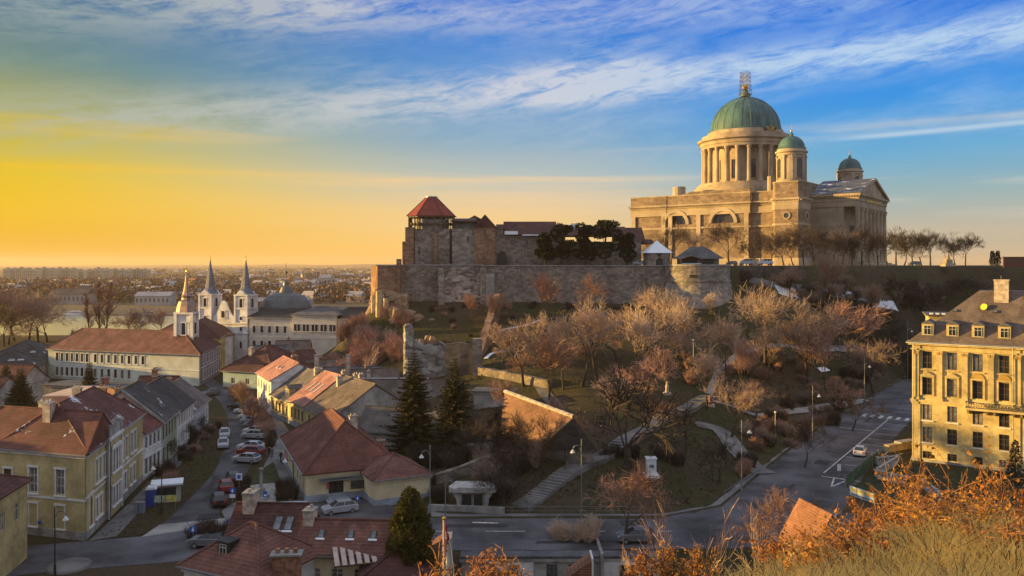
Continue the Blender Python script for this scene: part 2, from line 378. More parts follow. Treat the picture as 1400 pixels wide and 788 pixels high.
def hit(px, py, y0=58, y1=460):
    Y = np.arange(y0, y1, .5); X = (px-700)*Y/F; Z = HC-(py-HY)*Y/F
    g = height(X, Y); k = np.nonzero(g >= Z)[0]
    if len(k) == 0: return P(px, py, Y=220)
    i = k[0]; return Vector((X[i], Y[i], g[i]))
gx = np.concatenate([np.arange(-420,-130,10), np.arange(-130,130,2), np.arange(130,430,8)])
gy = np.concatenate([np.arange(-12,22,1), np.arange(22,300,2), np.arange(300,560,6)])
XX, YY = np.meshgrid(gx, gy); ZZ = height(XX, YY)
tm, nb, bs = mat_base('ground'); tcn = nb.new('ShaderNodeTexCoord'); v = tcn.outputs['Object']
n1 = nb.noise(v, .045, 6, .62, .4); n2 = nb.noise(v, .5, 5, .7); n3 = nb.noise(v, 3.0, 3, .7)
c = nb.mix(nb.math('MULTIPLY', nb.math('SUBTRACT', n1, .44), 5, clamp=True), (.042, .044, .018), (.080, .054, .036))
c = nb.mix(nb.math('MULTIPLY', nb.math('SUBTRACT', n2, .42), 3, clamp=True), c, (.085, .062, .04))
c = nb.mix(1.0, c, nb_gray(nb, nb.math('ADD', nb.math('MULTIPLY', n3, 1.1), .4)), 'MULTIPLY')
nb.link(c, bs.inputs['Base Color']); bs.inputs['Roughness'].default_value = .95; bs.inputs['Specular IOR Level'].default_value = .1
bp = nb.new('ShaderNodeBump'); bp.inputs['Strength'].default_value = .6; bp.inputs['Distance'].default_value = .35
nb.link(nb.noise(v, 1.8, 5, .7), bp.inputs['Height']); nb.link(bp.outputs[0], bs.inputs['Normal'])
nx_, ny_ = len(gx), len(gy)
me = bpy.data.meshes.new('terrain')
me.from_pydata(np.stack([XX.ravel(), YY.ravel(), ZZ.ravel()], 1).tolist(), [], [(j*nx_+i, j*nx_+i+1, (j+1)*nx_+i+1, (j+1)*nx_+i) for j in range(ny_-1) for i in range(nx_-1)])
me.materials.append(tm); me.polygons.foreach_set('use_smooth', [True]*len(me.polygons))
tag(inst('terrain', me), 'town ground rising to the castle hill with brown winter grass', kind='structure')
# river and far land
rm, nb, bs = mat_base('river_water'); tcn = nb.new('ShaderNodeTexCoord')
bs.inputs['Base Color'].default_value = (.36, .355, .29, 1); bs.inputs['Roughness'].default_value = .16; bs.inputs['IOR'].default_value = 1.33
bp = nb.new('ShaderNodeBump'); bp.inputs['Strength'].default_value = .25; bp.inputs['Distance'].default_value = .3
nb.link(nb.noise(nb.mapping(tcn.outputs['Object'], (.25, .6, 1)), 1.0, 4, .6), bp.inputs['Height']); nb.link(bp.outputs[0], bs.inputs['Normal'])
mb = MB(); mb.face([(-2500,340,-1.3),(2500,340,-1.3),(2500,520,-1.3),(-2500,520,-1.3)], rm)
tag(mb.obj('river'), 'calm river reflecting the yellow sky', kind='structure')
far_g = M('far_ground', (.12, .085, .05), .95, .45, .004, col2=(.07, .06, .045), fine=12)
bank_m = M('river_bank', (.10, .085, .07), .95, .3, .05)
mb = MB()
def strip(mb, ya, za, yb, zb, m, X=9000):
    n = 40
    for i in range(n):
        x0 = -X + 2*X*i/n; x1 = -X + 2*X*(i+1)/n; mb.face([(x0,ya,za),(x1,ya,za),(x1,yb,zb),(x0,yb,zb)], m)
strip(mb, 490, -3, 505, -.4, bank_m); strip(mb, 505, -.4, 560, 0, bank_m); strip(mb, 560, 0, 640, .2, far_g); strip(mb, 640, .2, 1500, .3, far_g); strip(mb, 1500, .3, 14000, .3, far_g)
tag(mb.obj('far_plain'), 'flat plain beyond the river', kind='structure')
# a low range of hills on the horizon
mb = MB(); hm = M('far_hills', (.10, .08, .07), .95, .2, .003)
for (xa, xb, Y, hh, sd_) in ((-9000, 9000, 12500, 55, 1), (-4200, 600, 10500, 95, 5)):
    n = 70; pr = None
    for i in range(n + 1):
        x = xa + (xb-xa)*i/n; e_ = math.sin(math.pi*i/n)**.5
        z = hh * e_ * (.45 + .75*abs(mnoise.noise((x*.0007+sd_, sd_, 0)))) * (1 if sd_ == 1 else max(.1, min(1, (i/n)*1.3)))
        q = (x, Y, z)
        if pr: 
            mb.face([(pr[0],Y-700,0),(x,Y-700,0),q,pr], hm); mb.face([pr,q,(x,Y+700,0),(pr[0],Y+700,0)], hm)
        pr = q
tag(mb.obj('far_hills', smooth=True), 'low hills on the far horizon', kind='structure')
# ------------------------------------------------------------ paved surfaces (flat town, z = 0)
def flat(name, pts, z, m, label=None, thick=0, kind='structure'):
    mb = MB()
    if thick: mb.prism([(p[0], p[1]) for p in pts], -.3, z, m)
    else: mb.face([(p[0], p[1], z) for p in pts], m)
    return tag(mb.obj(name), label, kind=kind)
def g(*pp): return [G0(*p) for p in pp]
# street on the left with its junction and the main road below the hill
def spline(pts, n=8):
    out = []
    for i in range(len(pts)-1):
        p0 = pts[max(i-1,0)]; p1 = pts[i]; p2 = pts[i+1]; p3 = pts[min(i+2,len(pts)-1)]
        for k in range(n):
            t = k/n; out.append(tuple(.5*((2*p1[a]) + (-p0[a]+p2[a])*t + (2*p0[a]-5*p1[a]+4*p2[a]-p3[a])*t*t + (-p0[a]+3*p1[a]-3*p2[a]+p3[a])*t**3) for a in range(2)))
    out.append(tuple(pts[-1][:2])); return out
left_edge = spline([tuple(p[:2]) for p in g((205,733),(262,680),(296,640),(311,600),(312,575),(304,556),(292,540),(283,528),(262,519))])
right_edge = spline([tuple(p[:2]) for p in g((309,716),(300,700),(318,676),(335,650),(352,618),(354,595),(345,570),(325,548),(306,528),(285,515))])
flat('street', left_edge + right_edge[::-1], .03, asphalt, 'asphalt street curving between the parked cars and the houses')
def XY(*p): return [(a[0], a[1]) for a in p]
J = [tuple(G0(205,733)[:2]), tuple(G0(309,716)[:2]), (-22,95.5), (-8,97)]
main_n = [(-8,97),(5,97),(18,97.3),(26,101.5),(44,131),(63,161),(85,191),(108,222),(140,262)]
main_s = [(152,258),(118,216),(97,186),(75,155),(57,128),(45,108),(36,92),(24,86.5),(5,86),(-20,86),(-45,80),(-60,74),(-70,64)]
flat('main_road', J + main_n[1:] + main_s + [(-80,66),(-62,84),(-49,88)], .034, asphalt2, 'main road passing under the hill and turning uphill to the right')
# pavements (raised)
def pave(name, pts, label=None, m=paving, z=.14):
    flat(name, pts, z, m, label, thick=1)
pave('pavement', [(-12,97.3),(-8,97.25),(18,97.5),(25.8,101.9),(43.8,131.4),(62.8,161.4),(84.8,191.4),(107.8,222.4),(139,262.5),(136,265),(104,226),(81,195),(59,165),(40.6,135),(23.2,105.5),(17,101),(-8,100.8),(-13,101)], 'paved footway along the hill side of the main road')
pave('pavement', XY(*g((322,748),(122,741),(176,690),(232,632),(262,598),(280,577),(290,581),(272,604),(243,640),(205,680),(187,705),(160,734)))[1:], 'narrow footway along the yellow houses')
pave('pavement', XY(*g((310,716),(303,700),(322,688),(360,640),(380,600),(372,570),(380,568),(402,600),(398,630),(408,660),(420,689),(470,700),(410,708),(360,719),(325,723))), 'footway round the monument green')
flat('crossing_strip', g((193,735),(218,718),(310,709),(318,716)), .05, paving_l, 'pale paved strip across the street mouth')
flat('forecourt', g((420,690),(500,684),(560,700),(540,720),(420,712)), .16, asphalt, 'asphalt forecourt before the shop')
flat('monument_lawn', g((322,688),(350,648),(374,633),(396,690),(352,702)), .165, M('lawn', (.05,.058,.022), .95, .4, .8), 'small lawn of the monument')
flat('corner_plaza', g((345,700),(342,665),(376,662),(378,698)), .175, paving_l, 'paved square of the monument')
flat('verge', g((128,740),(205,662),(262,612),(300,598),(300,632),(255,682),(200,731)), .06, tm, 'brown grass verge between street and houses')
# right road markings
du = Vector((.6, .8)).normalized()
def rd(a, o, z=.04):   # a = metres along the road from its bend, o = metres in from the left kerb
    base = Vector((26, 101.5)); d = Vector((.566, .8245)); n_ = Vector((.8245, -.566)); q = base + d*a + n_*o; return (q.x, q.y, z)
def quad(mb, a0, a1, o0, o1, m=paint, z=.042): mb.face([rd(a0,o0,z), rd(a0,o1,z), rd(a1,o1,z), rd(a1,o0,z)], m)
mb = MB()
for k in range(6): quad(mb, 74, 77.2, 1.2+k*1.55, 1.9+k*1.55)
tag(mb.obj('zebra_crossing'), 'zebra crossing before the yellow building', kind='structure')
mb = MB(); quad(mb, 24, 73, 6.2, 6.38)
for k in range(9): quad(mb, 31+k*5.4, 31.15+k*5.4, 6.6, 10.6)
for k in range(8): quad(mb, 83+k*5, 83.15+k*5, 5.6, 10)
quad(mb, 60, 60.25, .4, 6.2); quad(mb, 22, 22.3, 6.4, 12)
for a0,o0,a1,o1 in ((17,9,22,8.2),(17,9,22,10),(22,8.2,22,10)):
    p, q = Vector(rd(a0,o0,.044)), Vector(rd(a1,o1,.044)); n_ = (q-p).cross(Vector((0,0,1))).normalized()*.12
    mb.face([p-n_, p+n_, q+n_, q-n_], paint)
quad(mb, 41, 46.5, 11.3, 11.45)
tag(mb.obj('road_markings'), 'white lines and parking bays on the uphill road', kind='structure')
mb = MB()
for (x0, x1) in ((-3,1.5),(6,10.5),(-12,-7.5),(15,18),(-22,-17)): mb.face([(x0,92,.042),(x1,92,.042),(x1,92.15,.042),(x0,92.15,.042)], paint)
mb.face([(-4.6,95,.042),(-1.6,94.8,.042),(-1.6,95.1,.042),(-4.6,95.5,.042)], paint)
tag(mb.obj('lane_markings'), 'faded lane lines on the lower road', kind='structure')
tar = M('tar_patch', (.045,.044,.047), .8, .3, .8); iron = M('manhole_iron', (.06,.055,.05), .6, .2, 4)
random.seed(17); mb = MB()
def blot(mb, x, y, w_, h_, a, z, m):
    ca, sa = math.cos(a), math.sin(a); mb.face([(x+u*w_*ca-v_*h_*sa, y+u*w_*sa+v_*h_*ca, z) for u, v_ in ((-.5,-.5),(.5,-.45),(.52,.5),(-.48,.47))], m)
for x, y, w_, h_, a in ((-4,94,7,1.3,.0),(8,88.5,11,.9,.02),(-30,84,5,2.2,.3),(-24,90,9,.6,.5),(14,95,3,2,.1),(36,108,9,.7,.97),(52,128,12,.6,.97),(47,124,3,2.2,.97),(70,160,10,.8,.97),(-41,112,.8,9,.2),(-38.5,105,2,3,.2),(-45,128,.7,10,-.1),(-36,97,2.4,3.5,.2),(22,92,5,.5,.4)): blot(mb, x, y, w_, h_, a, .0385, tar)
for x, y in ((-1,90),(11,91.5),(-39,108),(-44,124),(40,113),(57,138),(-28,87)): mb.face([(x+.35*math.cos(k*math.pi/5), y+.35*math.sin(k*math.pi/5), .0425) for k in range(10)], iron)
tag(mb.obj('road_repairs'), 'tar patches and manhole covers on the asphalt', kind='structure')
# draped paths in the park
def drape(name, pts, width, m, off=.14, label=None, steps=None, kind='structure'):
    sp = spline(pts, 10); mb = MB(); rows = []
    for i, p in enumerate(sp):
        q = sp[min(i+1, len(sp)-1)]; r_ = sp[max(i-1, 0)]; d = Vector((q[0]-r_[0], q[1]-r_[1])).normalized(); n_ = Vector((-d.y, d.x))
        row = []
        for k in range(4):
            o = (k/3-.5)*width; x = p[0]+n_.x*o; y = p[1]+n_.y*o; row.append((x, y, H(x, y)+off))
        rows.append(row)
    for a, c_ in zip(rows, rows[1:]):
        if steps:
            z = max(a[0][2], c_[0][2], a[3][2]) + .1
            mb.prism([a[0][:2], a[3][:2], c_[3][:2], c_[0][:2]], z-.9, z, m)
        else:
            for k in range(3): mb.face([a[k], a[k+1], c_[k+1], c_[k]], m)
    return tag(mb.obj(name), label, kind=kind)
def hp(*pp): return [tuple(hit(*p)[:2]) for p in pp]
ST = hp((712,698),(745,672),(790,640),(835,620),(880,592),(925,566),(968,546))
drape('stair_path', ST, 2.8, paving, .12, 'broad pale stair path climbing the park slope', steps=True)
drape('park_path', hp((968,548),(1000,556),(1040,570),(1100,562),(1185,548)), 1.8, paving_l, .16, 'pale path crossing the park to the road')
drape('park_path', hp((785,640),(778,600),(762,560),(745,540),(735,520)), 2.2, paving, .16, 'grey path climbing beside the bastion')
drape('park_path', hp((968,540),(985,510),(1005,490),(1040,478),(1110,478),(1180,480)), 1.6, paving_l, .16, 'thin path along the upper lawn')
drape('park_path', hp((950,580),(985,590),(1010,620),(1045,650)), 3.5, paving, .16, 'wide grey path down towards the bend')
drape('terrace_path', hp((1005,388),(1060,392),(1110,398),(1150,405),(1190,418)), 2.2, paving, .2, 'ramp path curving under the basilica terrace')
drape('snow_patch', hp((1062,398),(1085,402),(1100,409)), 3.0, snowm, .25, 'strip of snow beside the ramp')
drape('snow_patch', hp((1140,400),(1165,408),(1190,416),(1225,420)), 1.6, snowm, .25, 'thin strip of snow under the ramp')
# ------------------------------------------------------------ windows and buildings
_wc = {}
def window_mesh(w_, h, style='plain', frame=None, gl=None, trim=None):
    """local: centre bottom at origin, wall plane y=0, outside is -y, the opening recessed to y=.22"""
    key = (round(w_,2), round(h,2), style, frame.name if frame else '', gl.name if gl else '', trim.name if trim else '')
    if key in _wc: return _wc[key]
    frame = frame or w_white; gl = gl or glass; mb = MB(); a = w_/2; d = .16
    mb.face([(-a,d,0),(a,d,0),(a,d,h),(-a,d,h)], gl)
    t = max(.05, w_*.055)
    for x0, x1 in ((-a,-a+t),(a-t,a),(-t/2,t/2)): mb.box(x0,x1,d-.07,d+.02,0,h,frame)
    zs = [0, h-t] + ([h*.66] if style != 'four' else [h*.5]) + ([h*.33] if h > 2 else [])
    for z in zs: mb.box(-a,a,d-.06,d+.01,z,z+t,frame)
    if trim:
        s = max(.1, w_*.13)
        mb.box(-a-s,-a,-.07,.02,-.1,h+.02,trim); mb.box(a,a+s,-.07,.02,-.1,h+.02,trim)
        mb.box(-a-s-.08,a+s+.08,-.14,.02,h+.02,h+.24,trim); mb.box(-a-s-.1,a+s+.1,-.2,.02,-.24,-.1,trim)
        if style == 'pediment':
            mb.xprism([(-a-s-.15,h+.24),(a+s+.15,h+.24),(0,h+.24+w_*.33)], -.3, .02, trim, 'y')
        if style == 'archhood':
            pts = [(math.cos(q)*(a+s), h+.24+math.sin(q)*(a*.75)) for q in [math.pi*i/8 for i in range(9)]]; mb.xprism(pts, -.22, .02, trim, 'y')
        if style == 'shut': mb.box(-a,a,.02,.1,0,h,frame)
    if style == 'arch':
        # spandrels closing the square opening down to a round head, in the wall's trim colour
        r = a; n = 6
        for sgn in (-1, 1):
            prev = None
            for i in range(n + 1):
                q = math.pi/2*i/n; x = sgn*r*math.cos(q); z = h-r+r*math.sin(q)
                if prev: mb.face([(prev[0],.04,prev[1]),(x,.04,z),(x,.04,h),(prev[0],.04,h)], trim or stucco_w)
                prev = (x, z)
    _wc[key] = mb.mesh('window'); return _wc[key]
SIDES = {'f': 0, 'r': 1, 'b': 2, 'l': 3}
class House:
    def __init__(s, name, label, cat, A, B, depth, h, roof=None, rise=4, wall=None, roofm=None, z0=0.0, rows=None, over=.4, group=None, cornice=True, plinth=None, courses=(), trimm=None, ridge=None):
        A = Vector(A[:2]); B = Vector(B[:2]); s.L = (B-A).length; s.D = depth; s.h = h; s.rise = rise; s.roof = roof; s.wall = wall; s.z0 = z0
        s.rz = math.atan2(B.y-A.y, B.x-A.x); s.e = thing(name, label, cat, (A.x, A.y, z0), s.rz, group)
        s.kind = roof; s.over = over; s.roofm = roofm; L, D = s.L, depth
        s.holes = {k: [] for k in 'frbl'}; s.trimm = trimm
        for side, spec in (rows or {}).items():
            for r in spec: s.add_row(side, *r)
        mb = MB()
        for side in 'frbl': s.facade(mb, side, wall)
        if roof == 'gable':
            for x in (0, L): mb.face([(x,0,h),(x,D,h),(x,D/2,h+rise)], wall)
        if roof == 'gabley':
            for y in (0, D): mb.face([(0,y,h),(L,y,h),(L/2,y,h+rise)], wall)
        mb.face([(0,0,h-.05),(L,0,h-.05),(L,D,h-.05),(0,D,h-.05)], wall)
        mb.obj('wall', s.e)
        tb = MB(); tm_ = trimm or wall
        if cornice:
            for z, p_, t in ((h-.35,.18,.3),):
                s.ring(tb, z, z+t, p_, tm_)
        if plinth: s.ring(tb, -1.2, .9, .07, plinth)
        for z in courses: s.ring(tb, z, z+.22, .1, tm_)
        if tb.v: tb.obj('trim', s.e)
        if roof: s.make_roof()
    def ring(s, mb, z0, z1, p, m):
        L, D = s.L, s.D
        mb.box(-p, L+p, -p, 0, z0, z1, m); mb.box(-p, L+p, D, D+p, z0, z1, m); mb.box(-p, 0, 0, D, z0, z1, m); mb.box(L, L+p, 0, D, z0, z1, m)
    def frame(s, side):
        L, D = s.L, s.D
        return {'f': ((0,0),(1,0),0,L), 'r': ((L,0),(0,1),math.pi/2,D), 'b': ((L,D),(-1,0),math.pi,L), 'l': ((0,D),(0,-1),-math.pi/2,D)}[side]
    def add_row(s, side, n, z, h, w_, style='plain', m0=.8, m1=.8, frame=None, gl=None, trim=None, name='window', us=None):
        o, d, rz, ln = s.frame(side); trim = trim if trim is not None else s.trimm
        if trim == 0: trim = None
        for i in range(n if us is None else len(us)):
            gg = gl if (gl is not None or name != 'window') else random.choice((None, None, glass_mid, glass_pale)); me = window_mesh(w_, h, style, frame, gg, trim)
            u = (m0 + (ln-m0-m1)*(i+.5)/n) if us is None else us[i]
            s.holes[side].append((u-w_/2, u+w_/2, z, z+h)); inst(name, me, s.e, (o[0]+d[0]*u, o[1]+d[1]*u, z), rz)
    def facade(s, mb, side, m):
        (ox, oy), (dx_, dy_), rz, ln = s.frame(side); h = s.h; hs = [q for q in s.holes[side] if q[3] < h-.01]
        us = sorted({0, ln} | {round(q[0],3) for q in hs} | {round(q[1],3) for q in hs}); zs = sorted({-1.5, h} | {round(q[2],3) for q in hs} | {round(q[3],3) for q in hs})
        for a, b_ in zip(us, us[1:]):
            run = None
            for z, y in zip(zs, zs[1:]):
                cu, cz = (a+b_)/2, (z+y)/2
                hole = any(q[0] < cu < q[1] and q[2] < cz < q[3] for q in hs)
                if hole:
                    if run is not None: mb.face([(ox+dx_*a,oy+dy_*a,run),(ox+dx_*b_,oy+dy_*b_,run),(ox+dx_*b_,oy+dy_*b_,z),(ox+dx_*a,oy+dy_*a,z)], m); run = None
                elif run is None: run = z
            if run is not None: mb.face([(ox+dx_*a,oy+dy_*a,run),(ox+dx_*b_,oy+dy_*b_,run),(ox+dx_*b_,oy+dy_*b_,h),(ox+dx_*a,oy+dy_*a,h)], m)
        nx, ny = -dy_, dx_     # inward
        for q in hs:
            def pt(u, z, k): return (ox+dx_*u+nx*k, oy+dy_*u+ny*k, z)
            k = .17; u0, u1, z0, z1 = q
            mb.face([pt(u0,z0,0),pt(u1,z0,0),pt(u1,z0,k),pt(u0,z0,k)], m); mb.face([pt(u0,z1,0),pt(u1,z1,0),pt(u1,z1,k),pt(u0,z1,k)], m)
            mb.face([pt(u0,z0,0),pt(u0,z1,0),pt(u0,z1,k),pt(u0,z0,k)], m); mb.face([pt(u1,z0,0),pt(u1,z1,0),pt(u1,z1,k),pt(u1,z0,k)], m)
    def make_roof(s, name='roof'):
        L, D, h, R, o, m = s.L, s.D, s.h, s.rise, s.over, s.roofm; mb = MB(); t = .16
        if s.kind == 'gable':
            sl = R/(D/2); ze = h - sl*o + .05
            poly = [(-o, ze),(D/2, h+R+.05),(D+o, ze),(D+o, ze+t),(D/2, h+R+.05+t*1.3),(-o, ze+t)]; mb.xprism(poly, -o*.5, L+o*.5, m)
        elif s.kind == 'gabley':
            sl = R/(L/2); ze = h - sl*o + .05
            poly = [(-o, ze),(L/2, h+R+.05),(L+o, ze),(L+o, ze+t),(L/2, h+R+.05+t*1.3),(-o, ze+t)]; mb.xprism(poly, -o*.5, D+o*.5, m, 'y')
        elif s.kind in ('hip', 'halfl', 'halfr'):
            z = h; zz = z + .14
            if L >= D:
                a = (D/2, D/2); c_ = (L-D/2, D/2)
                if s.kind == 'halfl': c_ = (L+o, D/2)
                if s.kind == 'halfr': a = (-o, D/2)
            else: a = (L/2, L/2); c_ = (L/2, D-L/2)
            b4 = [(-o,-o),(L+o,-o),(L+o,D+o),(-o,D+o)]; A_ = (*a, h+R+.14); C_ = (*c_, h+R+.14)
            q = [(x,y,zz) for x,y in b4]; lo = [(x,y,z) for x,y in b4]
            if L >= D: mb.face([q[0],q[1],C_,A_], m); mb.face([q[2],q[3],A_,C_], m); mb.face([q[1],q[2],C_], m); mb.face([q[3],q[0],A_], m)
            else: mb.face([q[0],q[1],A_], m); mb.face([q[1],q[2],C_,A_], m); mb.face([q[2],q[3],C_], m); mb.face([q[3],q[0],A_,C_], m)
            for i in range(4):
                j = (i+1)%4; mb.face([lo[i],lo[j],q[j],q[i]], m)
            mb.face(lo[::-1], m)
            for a_, b_ in ((q[0],A_),(q[3],A_),(q[1],C_),(q[2],C_),(A_,C_)) if L >= D else ((q[0],A_),(q[1],A_),(q[2],C_),(q[3],C_),(A_,C_)): mb.tube([Vector(a_), Vector(b_)], [.13,.13], m, 5)
        elif s.kind == 'flat':
            mb.box(-o, L+o, -o, D+o, h, h+.25, m)
        elif s.kind == 'shed':
            mb.xprism([(-o,h+.05),(D+o,h+R),(D+o,h+R+t),(-o,h+.05+t)], -o, L+o, m)
        s.roof_ob = mb.obj(name, s.e)
        if s.kind in ('hip','halfl','halfr','gable'):
            gz = h+.02 if s.kind != 'gable' else h-R/(D/2)*o; gu = MB(); gu.box(-o,L+o,-o-.14,-o-.01,gz,gz+.13,steel); gu.obj('gutter', s.roof_ob)
        # ridge tiles
        if s.kind in ('gable',): 
            rb = MB(); rb.box(-o*.5, L+o*.5, D/2-.14, D/2+.14, h+R+.18, h+R+.34, m); rb.obj('ridge', s.e)
    def rz_at(s, x, y):
        L, D, h, R = s.L, s.D, s.h, s.rise
        if s.kind == 'gable': return h + R*(1-abs(y-D/2)/(D/2))
        if s.kind == 'gabley': return h + R*(1-abs(x-L/2)/(L/2))
        if s.kind in ('hip','halfl','halfr'):
            k = min(L, D)/2; dd = [y, D-y, x, L-x]
            if s.kind == 'halfl': dd = dd[:3]
            if s.kind == 'halfr': dd = [y, D-y, L-x]
            return h + R*max(0, min(min(dd)/k, 1))
        return h
    def chimney(s, x, y, hh=1.3, w_=.55, m=None, l=None):
        m = m or brick_m; z = s.rz_at(x, y); l = l or w_*1.5; mb = MB()
        mb.box(x-w_/2,x+w_/2,y-l/2,y+l/2,z-.8,z+hh,m); mb.box(x-w_/2-.08,x+w_/2+.08,y-l/2-.08,y+l/2+.08,z+hh,z+hh+.14,kerb)
        for k in (-.25,.25): mb.box(x-.12,x+.12,y+l*k-.12,y+l*k+.12,z+hh+.14,z+hh+.42,m)
        mb.obj('chimney', s.roof_ob)
    def skylight(s, x, y, w_=.8, l=1.2, side='f', gl=None, snow=True):
        """roof window on the slope facing side f (y small) or b"""
        D = s.D; sl = s.rise/(min(s.D, s.L)/2 if s.kind != 'gable' else D/2); an = math.atan(sl); mb = MB()
        mb.box(-w_/2,w_/2,-l/2,l/2,.02,.1,dark); mb.box(-w_/2+.07,w_/2-.07,-l/2+.07,l/2-.07,.1,.13,gl or glass_pale)
        if snow: mb.box(-w_/2-.1,w_/2+.1,-l/2-.2,-l/2-.02,.02,.14,snowm)
        o = mb.obj('skylight', s.roof_ob); o.location = (x, y, s.rz_at(x, y)+.2); o.rotation_euler = (an if side == 'f' else -an, 0, 0)
    def dormer(s, x, y, w_=1.3, hh=1.3, m=None, rm=None, side='f', pitched=True, gl=None, tr=None):
        m = m or s.wall; rm = rm or s.roofm; z = s.rz_at(x, y)
        o = thing('dormer', None, None); del_ = o; o.parent = s.roof_ob; o.location = (x, y, z-.05); o.rotation_euler = (0,0,0 if side == 'f' else math.pi)
        mb = MB(); a = w_/2; ln = 3.0 if pitched else 2.4
        mb.box(-a,a,-.1,ln,0,hh,m)
        if pitched: mb.xprism([(-a-.15,hh),(a+.15,hh),(0,hh+w_*.38)], -.28, ln+.6, rm, 'y')
        else: mb.box(-a-.12,a+.12,-.25,ln+.3,hh,hh+.12,rm)
        bo = mb.mesh('dormer'); 
        q = bpy.data.objects.new('dormer', bo); scene.collection.objects.link(q); q.parent = s.roof_ob; q.location = o.location; q.rotation_euler = o.rotation_euler
        bpy.data.objects.remove(o)
        me = window_mesh(w_*.62, hh*.8, 'plain', None, gl, tr); mm = inst('dormer_window', me, s.roof_ob, (q.location.x, q.location.y-.3 if side == 'f' else q.location.y+.3, q.location.z+.1), 0 if side == 'f' else math.pi)
    def local(s, x, y, z=0):
        c_, s_ = math.cos(s.rz), math.sin(s.rz); l = s.e.location
        return Vector((l.x + x*c_ - y*s_, l.y + x*s_ + y*c_, l.z + z))
def shear(hs, k):
    """skewed plan: the side walls are not square to the front"""
    def rec(o):
        for ch in list(o.children):
            if ch.location.length > 1e-6: ch.location.x += k*ch.location.y
            elif ch.type == 'MESH':
                for v_ in ch.data.vertices: v_.co.x += k*v_.co.y
            rec(ch)
    rec(hs.e)
def V2(px, py): return Vector(G0(px, py)[:2])
# ---- yellow corner building on the left
A_ = Vector((-58.6, 91.2)); Bc = V2(118, 738); Fc = V2(195, 658)
u_ = (Bc - Fc).normalized()     # along the street, far to near
hs = House('corner_building', 'yellow two storey corner building with red snow dusted roof and white framed windows', 'building', Bc, Fc, 11, 9.3, 'hip', 4.2, stucco_y, r_redsnow,
    rows={'f': [(1,1.1,3.4,1.2,'arch',0,0,w_brown,None,stucco_w,'door',[1.6]), (0,4.9+.4,2.6,.95,'plain',0,0,None,glass_pale,stucco_w,'window',[3.6,5.0,6.4, 8.7,9.9,11.1, 14.2,16.2,18.8,20.4]), (0,1.3,2.2,.95,'plain',0,0,None,glass_pale,stucco_w,'window',[3.8,5.2,8.4,9.9,11.2,14.0,15.6,18.2,20])],
          },
    plinth=plinth_m, courses=(4.4,), trimm=stucco_w)
hs.trim_done = 1
mb = MB(); mb.box(7.2,13,-.35,0,0,9.6,stucco_y); 
for x in (7.2,12.6): mb.box(x,x+.45,-.5,-.02,.0,10.2,stucco_w)
mb.box(7.1,13.1,-.6,-.02,9.2,9.55,stucco_w); mb.box(7.2,8.2,-.5,.5,9.6,11.0,stucco_gr); mb.box(12.1,13.1,-.5,.5,9.6,11.0,stucco_gr); mb.xprism([(8.2,9.6),(12.1,9.6),(12.1,10.5),(10.9,10.9),(10.1,11.3),(9.3,10.9),(8.2,10.5)], -.4, .1, stucco_gr, 'y')
mb.obj('parapet_bay', hs.e)
hs.e.children[0]
for x in (8.9,10.1,11.3):
    inst('window', window_mesh(.95,2.6,'archhood',None,glass_pale,stucco_w), hs.e, (x,-.53,5.3), 0); inst('window', window_mesh(.95,2.2,'plain',None,glass_pale,stucco_w), hs.e, (x,-.53,1.3), 0)
hs.chimney(6,7.5,1.6,.9,chim_w); hs.chimney(15,6.5,1.2,.8,stucco_gr); hs.chimney(21,4.8,1.2,.7)
mb = MB()
for (x, y) in ((7.1,-.65),(13.2,-.2)): mb.pole(x,y,0,9.2,.06,dark,6)
mb.obj('downpipe', hs.e); shear(hs, .52)
# left wing of the same block, facing the camera
wing = House('corner_building_wing', 'yellow wing with red hipped roof and arched white windows at the left edge', 'building', Bc + Vector((-18.6,5.05)), Bc + Vector((-.05,-.34)), 10, 9.25, 'halfl', 3.6, stucco_y, r_red,
    rows={'f': [(0,4.75,2.75,1.15,'plain',0,0,None,glass_pale,stucco_w,'window',[1.5,5.0,12.4,16.1]), (0,4.6,2.5,1.1,'plain',0,0,w_brown,w_brown,stucco_w,'door',[8.8]),
                (0,1.1,2.2,1.2,'plain',0,0,w_white,None,stucco_w,'window',[8.9]), (0,1.1,2.4,1.1,'shut',0,0,stucco_y,stucco_y,stucco_w,'window',[12.4,16.1])]}, plinth=plinth_m, courses=(4.2,), trimm=stucco_w)
wing.chimney(12.6,3.8,1.9,1.1,chim_w); wing.skylight(9.5,2.6,.7,.5,gl=dark,snow=False); wing.skylight(13,3.0,.6,.4,gl=dark,snow=False)
mb = MB(); mb.box(7.6,10.2,-1.1,0,4.2,4.42,stucco_gr)
for k in range(12): mb.box(7.65+k*.22,7.69+k*.22,-1.08,-1.04,4.42,5.3,dark)
mb.box(7.6,10.2,-1.1,-1.05,5.3,5.36,dark); mb.obj('balcony', wing.e); shear(wing, -.52)
# ---- small yellow house at the left edge, nearest
e_ = House('house', 'small dull yellow house with dark red roof cut by the left edge of the picture', 'house', (-57.1,74.3), (-48.2,75.8), 8, 8.7-1.0, 'hip', 2.0, stucco_yd, r_maroon,
    rows={'f': [(0,4.6,1.9,1.1,'plain',0,0,w_brown,None,0,'window',[2.5,7.7]), (0,1.5,1.9,1.1,'plain',0,0,w_white,None,0,'window',[2.5,7.7])], 'r': [(2,4.4,1.7,1.0)]}, z0=.2)
mb = MB(); mb.box(6.8,8.7,-1,0,3.9,4.1,stucco_gr); mb.box(6.8,8.7,-1,-.9,4.1,4.9,stucco_gr); mb.obj('balcony', e_.e)
